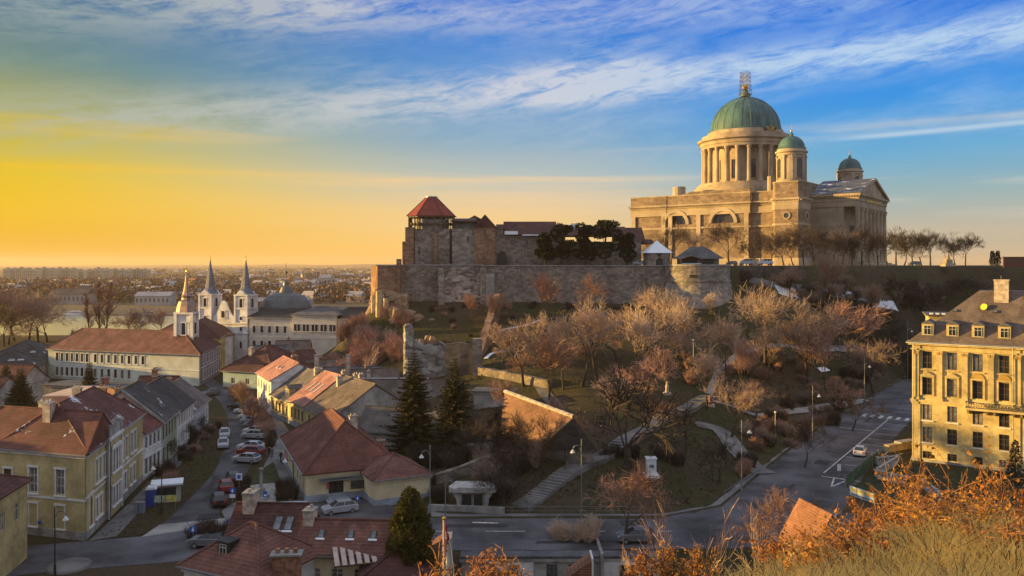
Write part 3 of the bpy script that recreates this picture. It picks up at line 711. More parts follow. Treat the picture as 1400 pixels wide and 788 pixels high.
# ---- the row along the street
def street_xy(px): 
    t = (px-195)/90.0; pts = [(195,658),(220.6,641.5),(242,619),(264.5,597),(285,578.6)]
    for a, c_ in zip(pts, pts[1:]):
        if px <= c_[0]+.01: k = (px-a[0])/(c_[0]-a[0]); return V2(a[0]+(c_[0]-a[0])*k, a[1]+(c_[1]-a[1])*k)
wn = dict(us=None)
q1, q2, q3, q4, q5 = (street_xy(p) for p in (195.1,220.6,242,264.5,285))
r1 = House('row_house', 'white street house with plain red roof, next after the yellow corner building', 'house', q1, q2, 10, 6.7, 'gable', 3.6, stucco_w, r_red, rows={'f': [(4,4.3,1.6,.75,'plain',.4,.4,w_brown), (4,.7,2.2,.95,'plain',.4,.4,w_brown)]}, courses=(3.5,3.0), trimm=stucco_w)
r2 = House('row_house', 'pale green street house with peach gable and snow speckled dark roof', 'house', q2, q3, 11, 6.9, 'gable', 4.6, stucco_g, r_darksnow, rows={'f': [(5,4.0,2.0,.85,'plain',.4,.4,w_brown,None,0), (4,.5,2.3,.95,'plain',.4,.4,w_brown,None,0)]})
mb = MB(); mb.face([(-.03,0,-1),(-.03,11,-1),(-.03,11,6.9),(-.03,5.5,11.5),(-.03,0,6.9)], stucco_p); mb.obj('gable_wall', r2.e)
mb = MB(); mb.xprism([(-.5,6.55),(5.5,11.65),(11.4,6.6),(11.4,7.0),(5.5,12.05),(-.5,6.95)], -.32, -.04, stucco_gr); mb.obj('verge_board', r2.e)
r3 = House('row_house', 'white street house under a snow edged dark roof, between the green and blue houses', 'house', q3, q4, 10, 6.3, 'gable', 4.1, stucco_w, r_dark, rows={'f': [(6,3.9,1.7,.75,'plain',.4,.4,w_brown,None,stucco_w), (5,.8,1.9,.8,'plain',.4,3,w_white,glass_pale,0), (0,.2,2.7,1.3,'plain',0,0,w_brown,w_brown,0,'door',[12.3])]}, courses=(3.2,), trimm=stucco_w)
mb = MB(); mb.xprism([(-.45,6.1),(5,10.5),(5,10.8),(-.45,6.4)], -.25, .12, snowm); mb.obj('snow_edge', r3.e)
r4 = House('row_house', 'low pale blue street house with dark roof, last of the row', 'house', q4, q5, 10, 4.7, 'gable', 3.7, stucco_b, r_grey, rows={'f': [(5,1.2,1.9,.8,'plain',.6,.6,w_white,None,stucco_w)]}, trimm=stucco_w)
mb = MB(); mb.xprism([(-.45,4.5),(5,8.5),(5,8.8),(-.45,4.8)], -.25, .12, snowm); mb.obj('snow_edge', r4.e)
for r_, sp in ((r1,((4,6,1.3),)),(r2,((6,7.5,1.3),)),(r3,((5,7,1.2),(11,6,1.2))),(r4,((8,6,1.5),))):
    for c_ in sp: r_.chimney(*c_)
# houses in the yards behind the row
House('yard_house', 'flat roofed peach outbuilding behind the yellow corner building', 'house', P(64,560,Y=112)[:2], P(104,560,Y=112)[:2], 8, P(0,543,Y=112).z, 'flat', 0, stucco_p, stucco_p)
hb = House('yard_house', 'red roofed house behind the peach gable', 'house', P(150,560,Y=130)[:2], P(178,560,Y=132)[:2], 8, 6.4, 'gabley', 3, stucco_p, r_red)
hb = House('yard_house', 'dark red roofed house behind the end of the street row', 'house', (-78,168), (-70,168), 8, 3.6, 'gable', 2.8, stucco_w, r_maroon); hb.chimney(3,4,1.6,.8)
hb = House('long_shed', 'long low shed with flat snow grey roof beyond the street row', 'shed', (-96,168), (-78,164), 7, 5.2, 'flat', 0, stucco_gr, r_slate, rows={'f':[(4,1.5,2.6,1.0)]}); hb.chimney(12,3,1.6,.9)
hb = House('yard_house', 'brown roofed house among dark firs left of the flat shed', 'house', (-117,158), (-99,156), 9, 4.6, 'gable', 3.2, stucco_gr, r_maroon)
hb = House('yard_house', 'low house with brick red roof at the left edge under the dark roofs', 'house', (-120,175), (-104,173), 9, 4.8, 'gable', 3.2, stucco_gr, r_red)
# ---- dark roofed halls at the left edge by the river
d1 = House('dark_roof_hall', 'big hall with dark hipped roof near the river, leftmost', 'building', P(-30,510,Y=232)[:2], P(72,510,Y=238)[:2], 24, P(0,494,Y=234).z, 'hip', 4.6, stucco_gr, r_dark, rows={'f':[(4,1.2,1.5,1.6)]})
for x in (13,15.5,18): d1.skylight(x,4,1.2,.8)
d2 = House('dark_roof_hall', 'dark gabled hall with roof windows in front of the larger dark hall', 'building', P(-40,545,Y=198)[:2], P(50,545,Y=203)[:2], 16, 4.4, 'hip', 3.6, stucco_gr, r_dark, rows={'f':[(5,1.0,1.6,1.4,'plain',1,1,w_white,glass_pale)]})
for x in (8,10,12.5): d2.skylight(x,3.4,1.3,.7)
d3 = House('dark_roof_hall', 'dark peaked roof showing just behind the long red palace roof', 'building', (-112,262), (-96,260), 12, 6.5, 'hip', 5.5, stucco_gr, r_slate)
# ---- the long pale green palace with its chapel tower
pA = V2(66,517); pB = V2(272,528)
pal = House('seminary_palace', 'long pale green palace with red roof and a white onion spired bell tower', 'palace', pA, pB, 15, 7.6, 'hip', 5.0, stucco_pg, r_redb,
    rows={'f': [(0,4.7,2.1,.85,'arch',0,0,w_brown,None,stucco_w,'window',[3+i*1.65 for i in range(7)]+[15.6+i*2.15 for i in range(8)]), (0,.9,2.2,.9,'arch',0,0,w_brown,None,stucco_w,'window',[3+i*1.65 for i in range(7)]+[15.6+i*2.15 for i in range(6)])],
          'r': [(6,4.6,1.7,.8,'plain',.6,.6,w_brown), (6,1.2,1.9,.8,'plain',.6,.6,w_brown)]}, courses=(3.6,), trimm=stucco_w, over=.6)
Lp = pal.L
for x in (7,12.5,19,25.5,31): pal.skylight(x,3.0,.9,.5,gl=dark,snow=False)
mb = MB()
cx_, cy_ = Lp-10.6+4, 8.5; hw = 2.5
mb.box(cx_-hw,cx_+hw,cy_-hw,cy_+hw,7,18.6-1.2,stucco_w)
for s_ in (-1,1):
    for t_ in (-1,1): mb.box(cx_+s_*hw-.45*1,cx_+s_*hw+.45,cy_+t_*hw-.45,cy_+t_*hw+.45,10.2,17.3,stucco_w)
mb.box(cx_-hw-.5,cx_+hw+.5,cy_-hw-.5,cy_+hw+.5,17.2,17.7,stucco_w); mb.box(cx_-hw-.4,cx_+hw+.4,cy_-hw-.4,cy_+hw+.4,9.8,10.2,stucco_w)
mb.xprism([(cx_-4.6,7),(cx_+4.6,7),(cx_+2.9,10),(cx_-2.9,10)], cy_-2.9, cy_-1, stucco_w, 'y')
tw = mb.obj('bell_tower', pal.e)
for rz_, dx1, dy1 in ((0,0,-hw-.17),(math.pi/2,hw+.17,0),(-math.pi/2,-hw-.17,0)): inst('window', window_mesh(1.3,3.0,'arch',w_brown,None,stucco_w), tw, (cx_+dx1,cy_+dy1,12), rz_)
copper_brown = M('brown_copper_sheet', (.30, .20, .165), .42, .25, .8, metal=.5)
spire_m = M('grey_metal_spire', (.17, .17, .20), .42, .2, .8, metal=.5)
gold = M('gilded_metal', (.8, .52, .12), .3, .05, 1, metal=1)
mb = MB(); mb.lathe([(3.1,17.7),(3.0,18.3),(2.7,19.4),(2.3,20.4),(1.5,20.9),(1.35,21.4),(1.6,21.8),(1.15,22.3),(.85,23.4),(.45,25.6),(.12,28)], 8, copper_brown, (cx_,cy_), math.pi/8, math.pi/8+2*math.pi); sp = mb.obj('spire', tw)
mb = MB(); mb.ball((cx_,cy_,28.2),.28,gold,8); mb.box(cx_-.06,cx_+.06,cy_-.06,cy_+.06,28.4,29.7,gold); mb.box(cx_-.35,cx_+.35,cy_-.06,cy_+.06,29.0,29.15,gold); mb.obj('cross', tw)
shear(pal, -.48)
# wings running away from its right corner
pC = pB + Vector((-.6, .5)); dS = (V2(298.6,511.5) - pB)
m1_ = House('palace_wing', 'mauve grey side wing with dull red roof right of the white bell tower', 'building', pB + dS*.06+Vector((.35,0)), V2(298.8,511.5)+Vector((.35,0)), 12, 7.9, 'hip', 4.4, stucco_m, r_maroon, rows={'f':[(7,5.2,2.0,.8,'plain',.4,.4,w_brown),(7,1.4,2.0,.8,'plain',.4,.4,w_brown)]}, courses=(4.2,), trimm=stucco_w)
shear(m1_, .48)
m2_ = House('town_building', 'ochre building with a red hipped roof in front of the twin towered church', 'building', V2(299.2,511), V2(317,497), 13, 9.8, 'hip', 4.4, stucco_yd, r_maroon, rows={'f':[(7,6.2,2.0,.8,'plain',.4,.4,w_brown),(7,1.8,2.2,.8,'plain',.4,.4,w_brown)]}, courses=(5,))
bk = House('palace_back_wing', 'orange red roof of the rear palace wing left of the bell tower', 'building', (-103,232), (-84,229), 12, 9.2, 'hip', 4.6, stucco_w, r_orange)
# ---- twin towered church
cY = 246.0; c0 = P(273,500,Y=cY+4); c1 = P(338,500,Y=cY-2)
ch = thing('twin_tower_church', 'white baroque church with two slim pointed grey spires and a gabled front', 'church', (c0.x, c0.y, 0), math.atan2(c1.y-c0.y, c1.x-c0.x))
Lc = math.hypot(c1.x-c0.x, c1.y-c0.y); tw_ = 4.3
mb = MB(); mb.box(tw_,Lc-tw_,.4,26,-.5,12.2,stucco_w); mb.box(tw_-.2,Lc-tw_+.2,.1,.5,9.3,9.8,stucco_w); mb.box(tw_-.2,Lc-tw_+.2,.1,.5,12,12.5,stucco_w)
gp = [(tw_,12.5),(Lc-tw_,12.5),(Lc-tw_-.6,14.2),(Lc-tw_-1.8,15),(Lc/2+1.4,17.4),(Lc/2+.9,18.6),(Lc/2,19.2),(Lc/2-.9,18.6),(Lc/2-1.4,17.4),(tw_+1.8,15),(tw_+.6,14.2)]
mb.xprism(gp, .1, .7, stucco_w, 'y'); mb.obj('nave', ch)
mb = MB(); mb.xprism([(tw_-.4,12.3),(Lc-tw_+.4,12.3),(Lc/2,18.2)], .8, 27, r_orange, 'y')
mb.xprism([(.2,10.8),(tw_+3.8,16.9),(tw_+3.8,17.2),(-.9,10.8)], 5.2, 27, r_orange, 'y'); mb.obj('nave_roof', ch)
inst('window', window_mesh(1.4,2.0,'arch',w_brown,None,stucco_w), ch, (Lc/2,-.08,14.0), 0); inst('window', window_mesh(1.5,3.2,'arch',w_brown,None,stucco_w), ch, (Lc/2,.22,5.2), 0)
for xx in (tw_/2, Lc-tw_/2):
    t_ = MB(); a = tw_/2
    t_.box(xx-a,xx+a,0,tw_,-.5,21,stucco_w)
    for z in (9.3,12.2,16.6): t_.box(xx-a-.25,xx+a+.25,-.25,tw_+.25,z,z+.4,stucco_w)
    t_.box(xx-a-.4,xx+a+.4,-.4,tw_+.4,20.6,21.1,stucco_w)
    for s_ in (-1,1):
        for q_ in (0,tw_): t_.box(xx+s_*a-.3,xx+s_*a+.3,q_-.3,q_+.3,12.6,20.6,stucco_w)
    t_.xprism([(xx-1.5,21.1),(xx+1.5,21.1),(xx+.9,21.9),(xx,22.3),(xx-.9,21.9)], -.4, tw_+.4, stucco_w, 'y')
    to = t_.obj('tower', ch)
    for z, hh, w_ in ((17.2,2.6,1.15),(13.4,1.0,.9),(10.2,1.2,.9),(5,2,.9)):
        inst('window', window_mesh(w_,hh,'arch' if hh > 2 else 'plain',w_brown,None,stucco_w), to, (xx,-.18,z), 0); inst('window', window_mesh(w_,hh,'arch' if hh > 2 else 'plain',w_brown,None,stucco_w), to, (xx+a+.18,a,z), math.pi/2); inst('window', window_mesh(w_,hh,'arch' if hh > 2 else 'plain',w_brown,None,stucco_w), to, (xx-a-.18,a,z), -math.pi/2)
    s_ = MB(); s_.lathe([(2.6,21.1),(2.1,21.9),(1.55,23),(.14,31.2)], 8, spire_m, (xx,a), math.pi/8, math.pi/8+2*math.pi); s_.obj('spire', to)
    s_ = MB(); s_.ball((xx,a,31.4),.28,gold,8); s_.box(xx-.05,xx+.05,a-.05,a+.05,31.6,33,gold); s_.box(xx-.35,xx+.35,a-.05,a+.05,32.3,32.42,gold); s_.obj('cross', to)
# ---- domed palace
def yz(py, Y): return HC-(py-HY)*Y/F
p0 = P(340,490,Y=243); p1 = P(400,490,Y=239); p2 = P(464,490,Y=239); p3 = P(508,490,Y=236)
def bz(py, Y=241): return yz(py, Y)
dp = thing('domed_palace', 'cream neoclassical palace with a long low grey dome topped by a lantern', 'palace', (p0.x, p0.y, 0), math.atan2(p3.y-p0.y, p3.x-p0.x))
Ld = math.hypot(p3.x-p0.x, p3.y-p0.y); x1_ = (p1.x-p0.x); x2_ = (p2.x-p0.x); cream = M('palace_cream', (.70,.62,.50), .9, .12, .3)
mb = MB(); mb.box(0,Ld,.5,14,-.5,14.4,cream); mb.box(x1_,x2_,-.3,.5,-.5,15.2,cream); mb.box(-.3,Ld+.3,.1,.5,14,14.5,cream); mb.box(x1_-.3,x2_+.3,-.6,-.3,14.8,15.3,cream); mb.box(-.1,Ld+.1,.35,.5,8.3,8.7,cream); mb.box(x1_,x2_,-.4,-.3,8.3,8.7,cream); mb.obj('wall', dp)
mb = MB()
def hip(mb, x0, x1, y0, y1, z, r, m, inset=None):
    k = (y1-y0)/2 if inset is None else inset; ym = (y0+y1)/2; q = [(x0,y0,z),(x1,y0,z),(x1,y1,z),(x0,y1,z)]; a = (x0+k,ym,z+r); c_ = (x1-k,ym,z+r)
    mb.face([q[0],q[1],c_,a], m); mb.face([q[2],q[3],a,c_], m); mb.face([q[1],q[2],c_], m); mb.face([q[3],q[0],a], m); mb.face(q[::-1], m)
hip(mb, -.6, x1_, -.2, 14.5, 14.5, 3.0, r_dark, 4); hip(mb, x2_-4, Ld+.6, -.2, 14.5, 14.4, 3.0, r_dark, 5); hip(mb, x1_-1, x2_+1, -1, 13, 15.3, 2.4, r_slate, 6); mb.obj('roof', dp)
mw = window_mesh(.95,2.6,'arch',w_brown,None,stucco_w); ms = window_mesh(.9,1.9,'plain',w_brown,None,stucco_w)
for i in range(5): inst('window', ms, dp, (1.6+i*2.45,.3,9.9), 0); inst('window', mw, dp, (1.6+i*2.45,.3,4.9), 0)
for i in range(5):
    for k in (-.55,.55): inst('window', ms, dp, (x1_+1.5+i*2.75+k,-.5,10.6), 0)
for i in range(4): inst('window', ms, dp, (x2_+1.4+i*2.3,.3,10.2), 0)
copper_dark = M('grey_copper_dome', (.085,.095,.10), .38, .2, .5, spec=.6)
mb = MB(); dxc = P(384,420,Y=252).x - p0.x; dc = (dxc, 10)
mb.lathe([(7.2,14),(7.2,17.0),(6.9,17.8),(6.2,19.2),(4.9,20.5),(3.2,21.2),(1.9,21.5),(1.35,23.0),(.8,23.6),(.7,24.4),(.15,25)], 28, copper_dark, dc, rx=1.15, ry=.8)
mb.tube([Vector((dc[0],dc[1],26)),Vector((dc[0],dc[1],30.5))],[.12,.07],dark,5); mb.ball((dc[0],dc[1],27.6),.45,copper_dark,8); mb.obj('dome', dp)
# long pale flat roofed hall right behind
House('long_hall', 'long low hall with pale roof beyond the domed palace', 'building', P(395,423,Y=300)[:2], P(512,423,Y=300)[:2], 12, yz(428,300), 'gable', 1.6, stucco_w, r_slate)
# ---- big dark red roof below the church
b1 = House('big_roof_house', 'low mint walled building under one huge dark maroon roof', 'building', V2(305,529), V2(372,533), 17, 3.9, 'hip', 5.6, M('mint_stucco', (.44,.56,.50), .9, .12, .4), r_maroon, rows={'f':[(3,1,1.3,1.1)]}, over=.7)
b1.chimney(5,4.5,1.8,.9,chim_w)
b1b = House('big_roof_annex', 'maroon roofed annex joined right of the mint walled building', 'building', V2(374,530), V2(440,525), 14, 3.8, 'gable', 4.0, stucco_gr, r_maroon); b1b.chimney(6,5,1.4,.8)
for i, (px, py, Y, L_m, dp_, hh, rs, wl, rf, ang, lab) in enumerate([
    (368,488,206,9,8,6.0,3.0,stucco_w,r_slate,.25,'white gabled house with snow edged grey roof below the domed palace'),
    (398,474,218,9,8,6.8,2.4,stucco_p,r_brown,.15,'peach house with brown roof touching the white palace front'),
    (392,512,176,11,8,5.4,2.6,stucco_gr,r_maroon,.1,'low house with maroon roof in the yards below the shrubbery'),
    (428,520,170,12,7,4.6,2.4,stucco_c,r_pink,-.15,'small house with pink roof in the yards below the shrubbery'),
    (445,492,196,9,7,4.0,2.6,stucco_gr,r_brown,.2,'brown roofed house at the foot of the rust coloured shrubs'),
    (478,510,178,13,8,4.8,2.2,stucco_gr,r_slate,.12,'house with pale grey sheet roof beneath the rust coloured shrubs'),
    (515,512,172,10,9,4.6,2.6,stucco_gr,r_brown,.3,'ruined looking house with broken brown roof left of the stone pillar')]):
    q = P(px, py, Y=Y); hb = House('yard_house', lab, 'house', (q.x-L_m/2, q.y), (q.x-L_m/2+L_m*math.cos(ang), q.y+L_m*math.sin(ang)), dp_, hh if hh < 8 else hh, 'gable', rs, wl, rf, rows={'f':[(2,hh-2.4,1.3,.8)]}); hb.chimney(L_m*.35,dp_*.6,1.3,.6)
# tall free chimneys
for px, py0, Y in ((433,500,172),(476,505,176)):
    q = P(px, py0, Y=Y); mb = MB(); mb.box(-.4,.4,-.4,.4,0,max(3,yz(487,Y)),chim_w); mb.box(-.5,.5,-.5,.5,yz(487,Y),yz(487,Y)+.25,kerb)
    tag(mb.obj('brick_stack', loc=(q.x,q.y,0)), 'slender rendered chimney stack lit orange, %s one' % ('shorter left' if px < 450 else 'taller right'), 'chimney')

# ---- unseen town houses added past the left edge to shade the fronts
for i, (x, y, L_m, dp_, hh, ang, wl, rf, lab) in enumerate([(-92,66,26,12,10.5,.35,stucco_y,r_red,'tall unseen house added past the left edge to shade the yellow corner block'),(-112,88,20,12,11,.3,stucco_w,r_maroon,'white town house past the left edge behind the first one'),(-100,38,30,12,10,.3,stucco_c,r_redb,'cream unseen house added for shade past the left edge, nearest of these'),
   (-172,186,34,14,12,.25,stucco_c,r_maroon,'large unseen building added past the left edge to shade the palace front'),(-150,146,24,12,10,.3,stucco_w,r_red,'white town building past the left edge between palace and corner block'),(-190,225,30,14,13,.2,stucco_gr,r_slate,'grey unseen building added for shade past the left edge near the river')]):
    House('unseen_shade_house', lab, 'building', (x,y), (x+L_m*math.cos(ang), y+L_m*math.sin(ang)), dp_, hh, 'hip', 4.5, wl, rf, rows={'f':[(7,hh-3,1.8,1.0),(7,1.5,1.8,1.0)],'r':[(4,hh-3,1.8,1.0),(4,1.5,1.8,1.0)]})
# ------------------------------------------------------------ houses right of the street
f1, f2, f3, f4 = V2(352,553), V2(370.6,568), V2(403,580), V2(447,604)
R1 = House('street_house', 'white two storey street house with pale pink tiled roof', 'house', f1, f2, 11, 6.9, 'gable', 3.0, stucco_w, r_pink, rows={'f':[(5,4.2,1.6,.8,'plain',.4,.4,w_brown),(5,.9,1.9,.8,'plain',.4,.4,w_brown)]}, courses=(3.4,), trimm=stucco_w); R1.chimney(4,7,1.3,.8); R1.skylight(8,3,.5,.8); R1.skylight(10,3.2,.5,.8)
dv = (f4-f2).normalized()
R2 = House('street_house', 'low ochre street house with grey roof and a gabled roof window', 'house', f2, f2+dv*10.6, 13, 4.3, 'gable', 4.6, stucco_c, r_grey, rows={'f':[(5,1.3,1.9,.95,'plain',.4,.4,w_brown,None,stucco_y)],'l':[(0,5.2,1.2,.8,'plain',0,0,w_brown,None,None,'window',[4,9])]}, plinth=plinth_b, trimm=stucco_y)
R2.dormer(7.8,.7,1.9,1.5,stucco_yd,r_grey); R2.chimney(6,8,1.3,.6,chim_w); R2.chimney(9,6,1.2,.6,chim_w)
R3 = House('street_house', 'low yellow street house with pink roof and three long white roof windows', 'house', f2+dv*10.7, f2+dv*19, 14, 4.6, 'gable', 4.7, stucco_y, r_pink, rows={'f':[(4,1.4,2.0,.9,'plain',.4,.4,w_brown,None,stucco_y)]}, plinth=plinth_b, trimm=stucco_yd)
for x in (2.4,4.3,6.2): R3.skylight(x,3.4,.32,2.6,gl=snowm,snow=False)
R3.chimney(6.5,8.2,1.4,.6,chim_w)
R4 = House('street_house', 'yellow walled house with weathered grey brown roof joined right of the pink roof', 'house', f2+dv*19.05, f4+dv*3, 15, 4.4, 'gable', 4.9, stucco_y, r_brown, rows={'f':[(4,1.4,1.9,.9,'plain',.4,.4,w_brown)]}, plinth=plinth_b)
mb = MB(); x = R4.L+.03; mb.face([(x,0,-1),(x,15,-1),(x,15,4.4),(x,7.5,9.3),(x,0,4.4)], stucco_gr); mb.obj('gable_wall', R4.e)
R4.chimney(2.5,5.5,1.6,.7,chim_w); R4.chimney(1.8,9,1.4,.6,chim_w); R4.chimney(5.5,8.4,1.4,.6,chim_w)
# courtyard houses
def hs_at(name, lab, px, py, z, L_m, D_m, hh, roof, rs, wl, rf, ang, rows=None, **k):
    q = P(px, py, z=z); return House(name, lab, 'house', (q.x, q.y), (q.x+L_m*math.cos(ang), q.y+L_m*math.sin(ang)), D_m, hh, roof, rs, wl, rf, rows=rows, **k)
c1_ = hs_at('courtyard_house', 'long maroon roofed house with a row of snowy ridge tiles behind the pink roof', 443,547,3.6,20,9,3.6,'gable',3.4,stucco_gr,r_maroon,.02,{'f':[(5,1,1.4,.9)]})
for x in (2,4,6,9): c1_.skylight(x,2.6,.5,.7)
mb = MB(); mb.box(-.3,20,4.3,4.7,7.15,7.3,snowm); mb.obj('snow_edge', c1_.e); c1_.chimney(8,4.6,1.6,.6,chim_w); c1_.chimney(1.4,2.5,2.2,.7,stucco_w)
c2_ = hs_at('courtyard_house', 'white sheet roofed lean to beside the red courtyard wall', 455,552,4.4,5.5,6,3.4,'shed',1.6,r_maroon,snowm,-.25)
c3_ = hs_at('courtyard_house', 'dark brown long roof running towards the spruces', 500,552,3.0,16,10,3.2,'gable',3.6,stucco_gr,r_brown,-.03,{'f':[(4,1,1.4,1)]})
c4_ = hs_at('courtyard_house', 'grey stone roofed barn behind the red hipped shop', 488,588,3.2,14,8,3.2,'gable',3.0,stucco_gr,r_grey,-.22)
mb = MB(); 
for z in (1,2.2,3.4,4.6,5.6): mb.box(-.5,.5,-.4,.4,z,z+1.0,snowm if z > 4 else chim_w)
q = P(545-40,568,z=1.5); tag(mb.obj('brick_stack', loc=(q.x,q.y,0)), 'white block chimney stack rising over the brown courtyard roofs', 'chimney')
# ---- shop with the big red hipped roof
s0, s1, s2 = V2(387,632), V2(418,688), V2(499,681)
sh = House('shop_house', 'yellow single storey shop with a big red hipped roof at the monument green', 'shop', s0, s1, 12.2, 3.55, 'hip', 5.1, stucco_c, r_red,
   rows={'f':[(8,1.2,1.4,.9,'plain',.6,.6,w_white),(0,.1,2.4,1.1,'plain',0,0,w_brown,w_brown,0,'door',[3.2])], 'r':[(0,.15,2.3,1.9,'plain',0,0,dark,dark,0,'door',[3.8]),(0,1.1,1.1,1.9,'four',0,0,w_brown,None,stucco_c,'window',[6.6]),(0,1.2,1.7,1.2,'plain',0,0,w_brown,None,stucco_w,'window',[9.7])]}, plinth=plinth_b, over=.45)
Ls = sh.L
mb = MB(); mb.box(Ls+.05,Ls+.8,1.6,8.3,2.75,2.95,steel); mb.box(Ls+.7,Ls+.8,1.6,8.3,2.6,2.95,steel); mb.obj('awning', sh.e)
mb = MB(); mb.box(Ls-.0,Ls+2.2,2.4,5.4,-.2,.35,plinth_b); mb.box(Ls,Ls+1.4,2.7,5.1,.35,.5,plinth_b); mb.obj('step', sh.e)
mb = MB(); mb.box(Ls+.02,Ls+.08,2.6,2.9,1.5,2.3,M('red_notice',(.5,.1,.1),.6,.1,3)); mb.obj('notice_board', sh.e); mb = MB(); mb.box(-.08+3.8,3.8+1.8,-.12,-.02,1.0,2.4,M('pink_notice',(.6,.3,.35),.6,.3,3)); mb.obj('notice_board', sh.e)
sh.chimney(Ls-7,7.4,1.6,.7,chim_w); sh.chimney(Ls-3,10.3,1.3,.6)
an = House('shop_annex', 'plain yellow annex with its own red hipped roof in front of the shop corner', 'shop', V2(511.6,694), Vector((-17+6.6, V2(511.6,694).y+3.3)), 8, 3.2, 'hip', 2.2, stucco_c, r_redb, rows={'l':[(0,.1,2.2,1,'plain',0,0,w_brown,w_brown,0,'door',[3.2])]}, plinth=plinth_b, over=.35)
mb = MB(); mb.face([(6.9,.3,3.6),(6.9,4.6,3.7),(4.3,3.9,5.1)], snowm); mb.obj('snow_patch', an.roof_ob)
# ---- roofs in the bottom foreground
b_e = P(243,778,z=5.0)
L1 = House('corner_roof_house', 'orange brown hipped roof with a dark box dormer in the bottom foreground', 'house', (b_e.x+.3,b_e.y+.5), (b_e.x+7.6,b_e.y-3.1), 7.4, 5.0, 'hip', 3.0, stucco_w, r_redb, over=.4, rows={'f':[(3,2,1.5,1)]})
L1.dormer(3.2,1.3,1.2,1.1,dark,dark,pitched=False)
L2 = House('dark_roof_house', 'dark brown steep roof with snow and two tall roof windows behind the orange brown one', 'house', P(300,757,z=5.2)[:2], P(404,762,z=5.0)[:2], 8.4, 5.2, 'gable', 2.9, stucco_w, r_maroon, over=.3)
L2.chimney(1.3,3.9,1.5,1.0,chim_w)
for x in (4.3,5.3): L2.skylight(x,2.4,.7,1.5)
L2.skylight(1.9,1.6,.7,.8)
mb = MB(); mb.face([(2.3,.6,L2.rz_at(2.3,.6)+.25),(3.8,.3,L2.rz_at(3.8,.3)+.25),(3.5,1.3,L2.rz_at(3.5,1.3)+.25),(2.6,1.9,L2.rz_at(2.6,1.9)+.25)], snowm); mb.face([(4.2,.0,L2.rz_at(4,.0)+.25),(6.8,.2,L2.rz_at(6,.2)+.25),(6.8,.45,L2.rz_at(6,.45)+.25),(4.2,.4,L2.rz_at(4,.4)+.25)], snowm); mb.obj('snow_patch', L2.roof_ob)
L3 = House('long_roof_house', 'long plain red roof with five roof windows, left of the dark conifer', 'house', P(402,756,z=5.3)[:2], P(552,764,z=5.0)[:2], 5.2, 5.3, 'gable', 1.9, stucco_c, r_redb, over=.3, rows={'f':[(4,2.8,1.2,1.0)]})
L3.chimney(.6,2.6,1.0,.9,chim_w)
for x in (2.0,4.6,6.6,9.4,10.2): L3.skylight(x,1.35,.55,.85)
L4 = House('low_roof_house', 'low red brown roof beside a glazed porch at the bottom edge', 'house', P(492,800,z=4.0)[:2], P(585,796,z=4.0)[:2], 5.5, 4.2, 'hip', 1.5, brick_m, r_maroon, over=.3)
pergm = M('striped_sheeting', (.55,.42,.38), .5, .2, 1)
mb = MB()
for k in range(7): mb.box(k*.62,k*.62+.4,0,2.6,0,.06,pergm)
for y in (0,1.3,2.5): mb.box(-.1,4.3,y,y+.1,-.12,0,w_brown)
for x in (0,4.1): mb.box(x,x+.12,0,.12,-4.5,-.12,w_brown)
q = P(458,775,z=5.0); o = mb.obj('porch_roof', loc=(q.x,q.y,q.z), rz=.35); o.rotation_euler = (.28,0,.3); tag(o, 'striped translucent porch roof catching the sun by the low red brown roof', 'porch')
mb = MB(); mb.box(-1.1,1.1,-.5,.5,-5,1.0,brick_m); mb.box(-1.25,1.25,-.65,.65,1.0,1.15,kerb)
for x in (-.7,0,.7): mb.box(x-.16,x+.16,-.2,.2,1.15,1.5,brick_m)
q = P(392,775,z=5.6); tag(mb.obj('wide_chimney', loc=tuple(q), rz=.1), 'wide brick chimney block with pale cap between the foreground roofs', 'chimney')
# ---- orange lit roofs at the bottom right
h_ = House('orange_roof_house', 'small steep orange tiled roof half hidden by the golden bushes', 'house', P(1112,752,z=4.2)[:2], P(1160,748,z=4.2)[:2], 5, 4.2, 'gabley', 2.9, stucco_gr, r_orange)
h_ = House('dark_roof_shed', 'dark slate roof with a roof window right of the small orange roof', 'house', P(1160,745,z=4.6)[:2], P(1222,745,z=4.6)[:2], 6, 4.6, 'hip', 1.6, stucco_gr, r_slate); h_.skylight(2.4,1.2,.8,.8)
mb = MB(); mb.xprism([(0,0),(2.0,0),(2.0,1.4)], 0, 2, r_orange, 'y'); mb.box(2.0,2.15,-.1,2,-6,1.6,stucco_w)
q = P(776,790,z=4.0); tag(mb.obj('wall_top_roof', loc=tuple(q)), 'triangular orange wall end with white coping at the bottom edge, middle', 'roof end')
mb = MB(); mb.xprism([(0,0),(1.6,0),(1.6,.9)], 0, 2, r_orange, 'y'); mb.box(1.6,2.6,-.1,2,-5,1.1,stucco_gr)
q = P(580,752,z=2.4); tag(mb.obj('gable_shed', loc=tuple(q)), 'grey gabled shed with an orange lit roof edge behind the flag', 'shed')
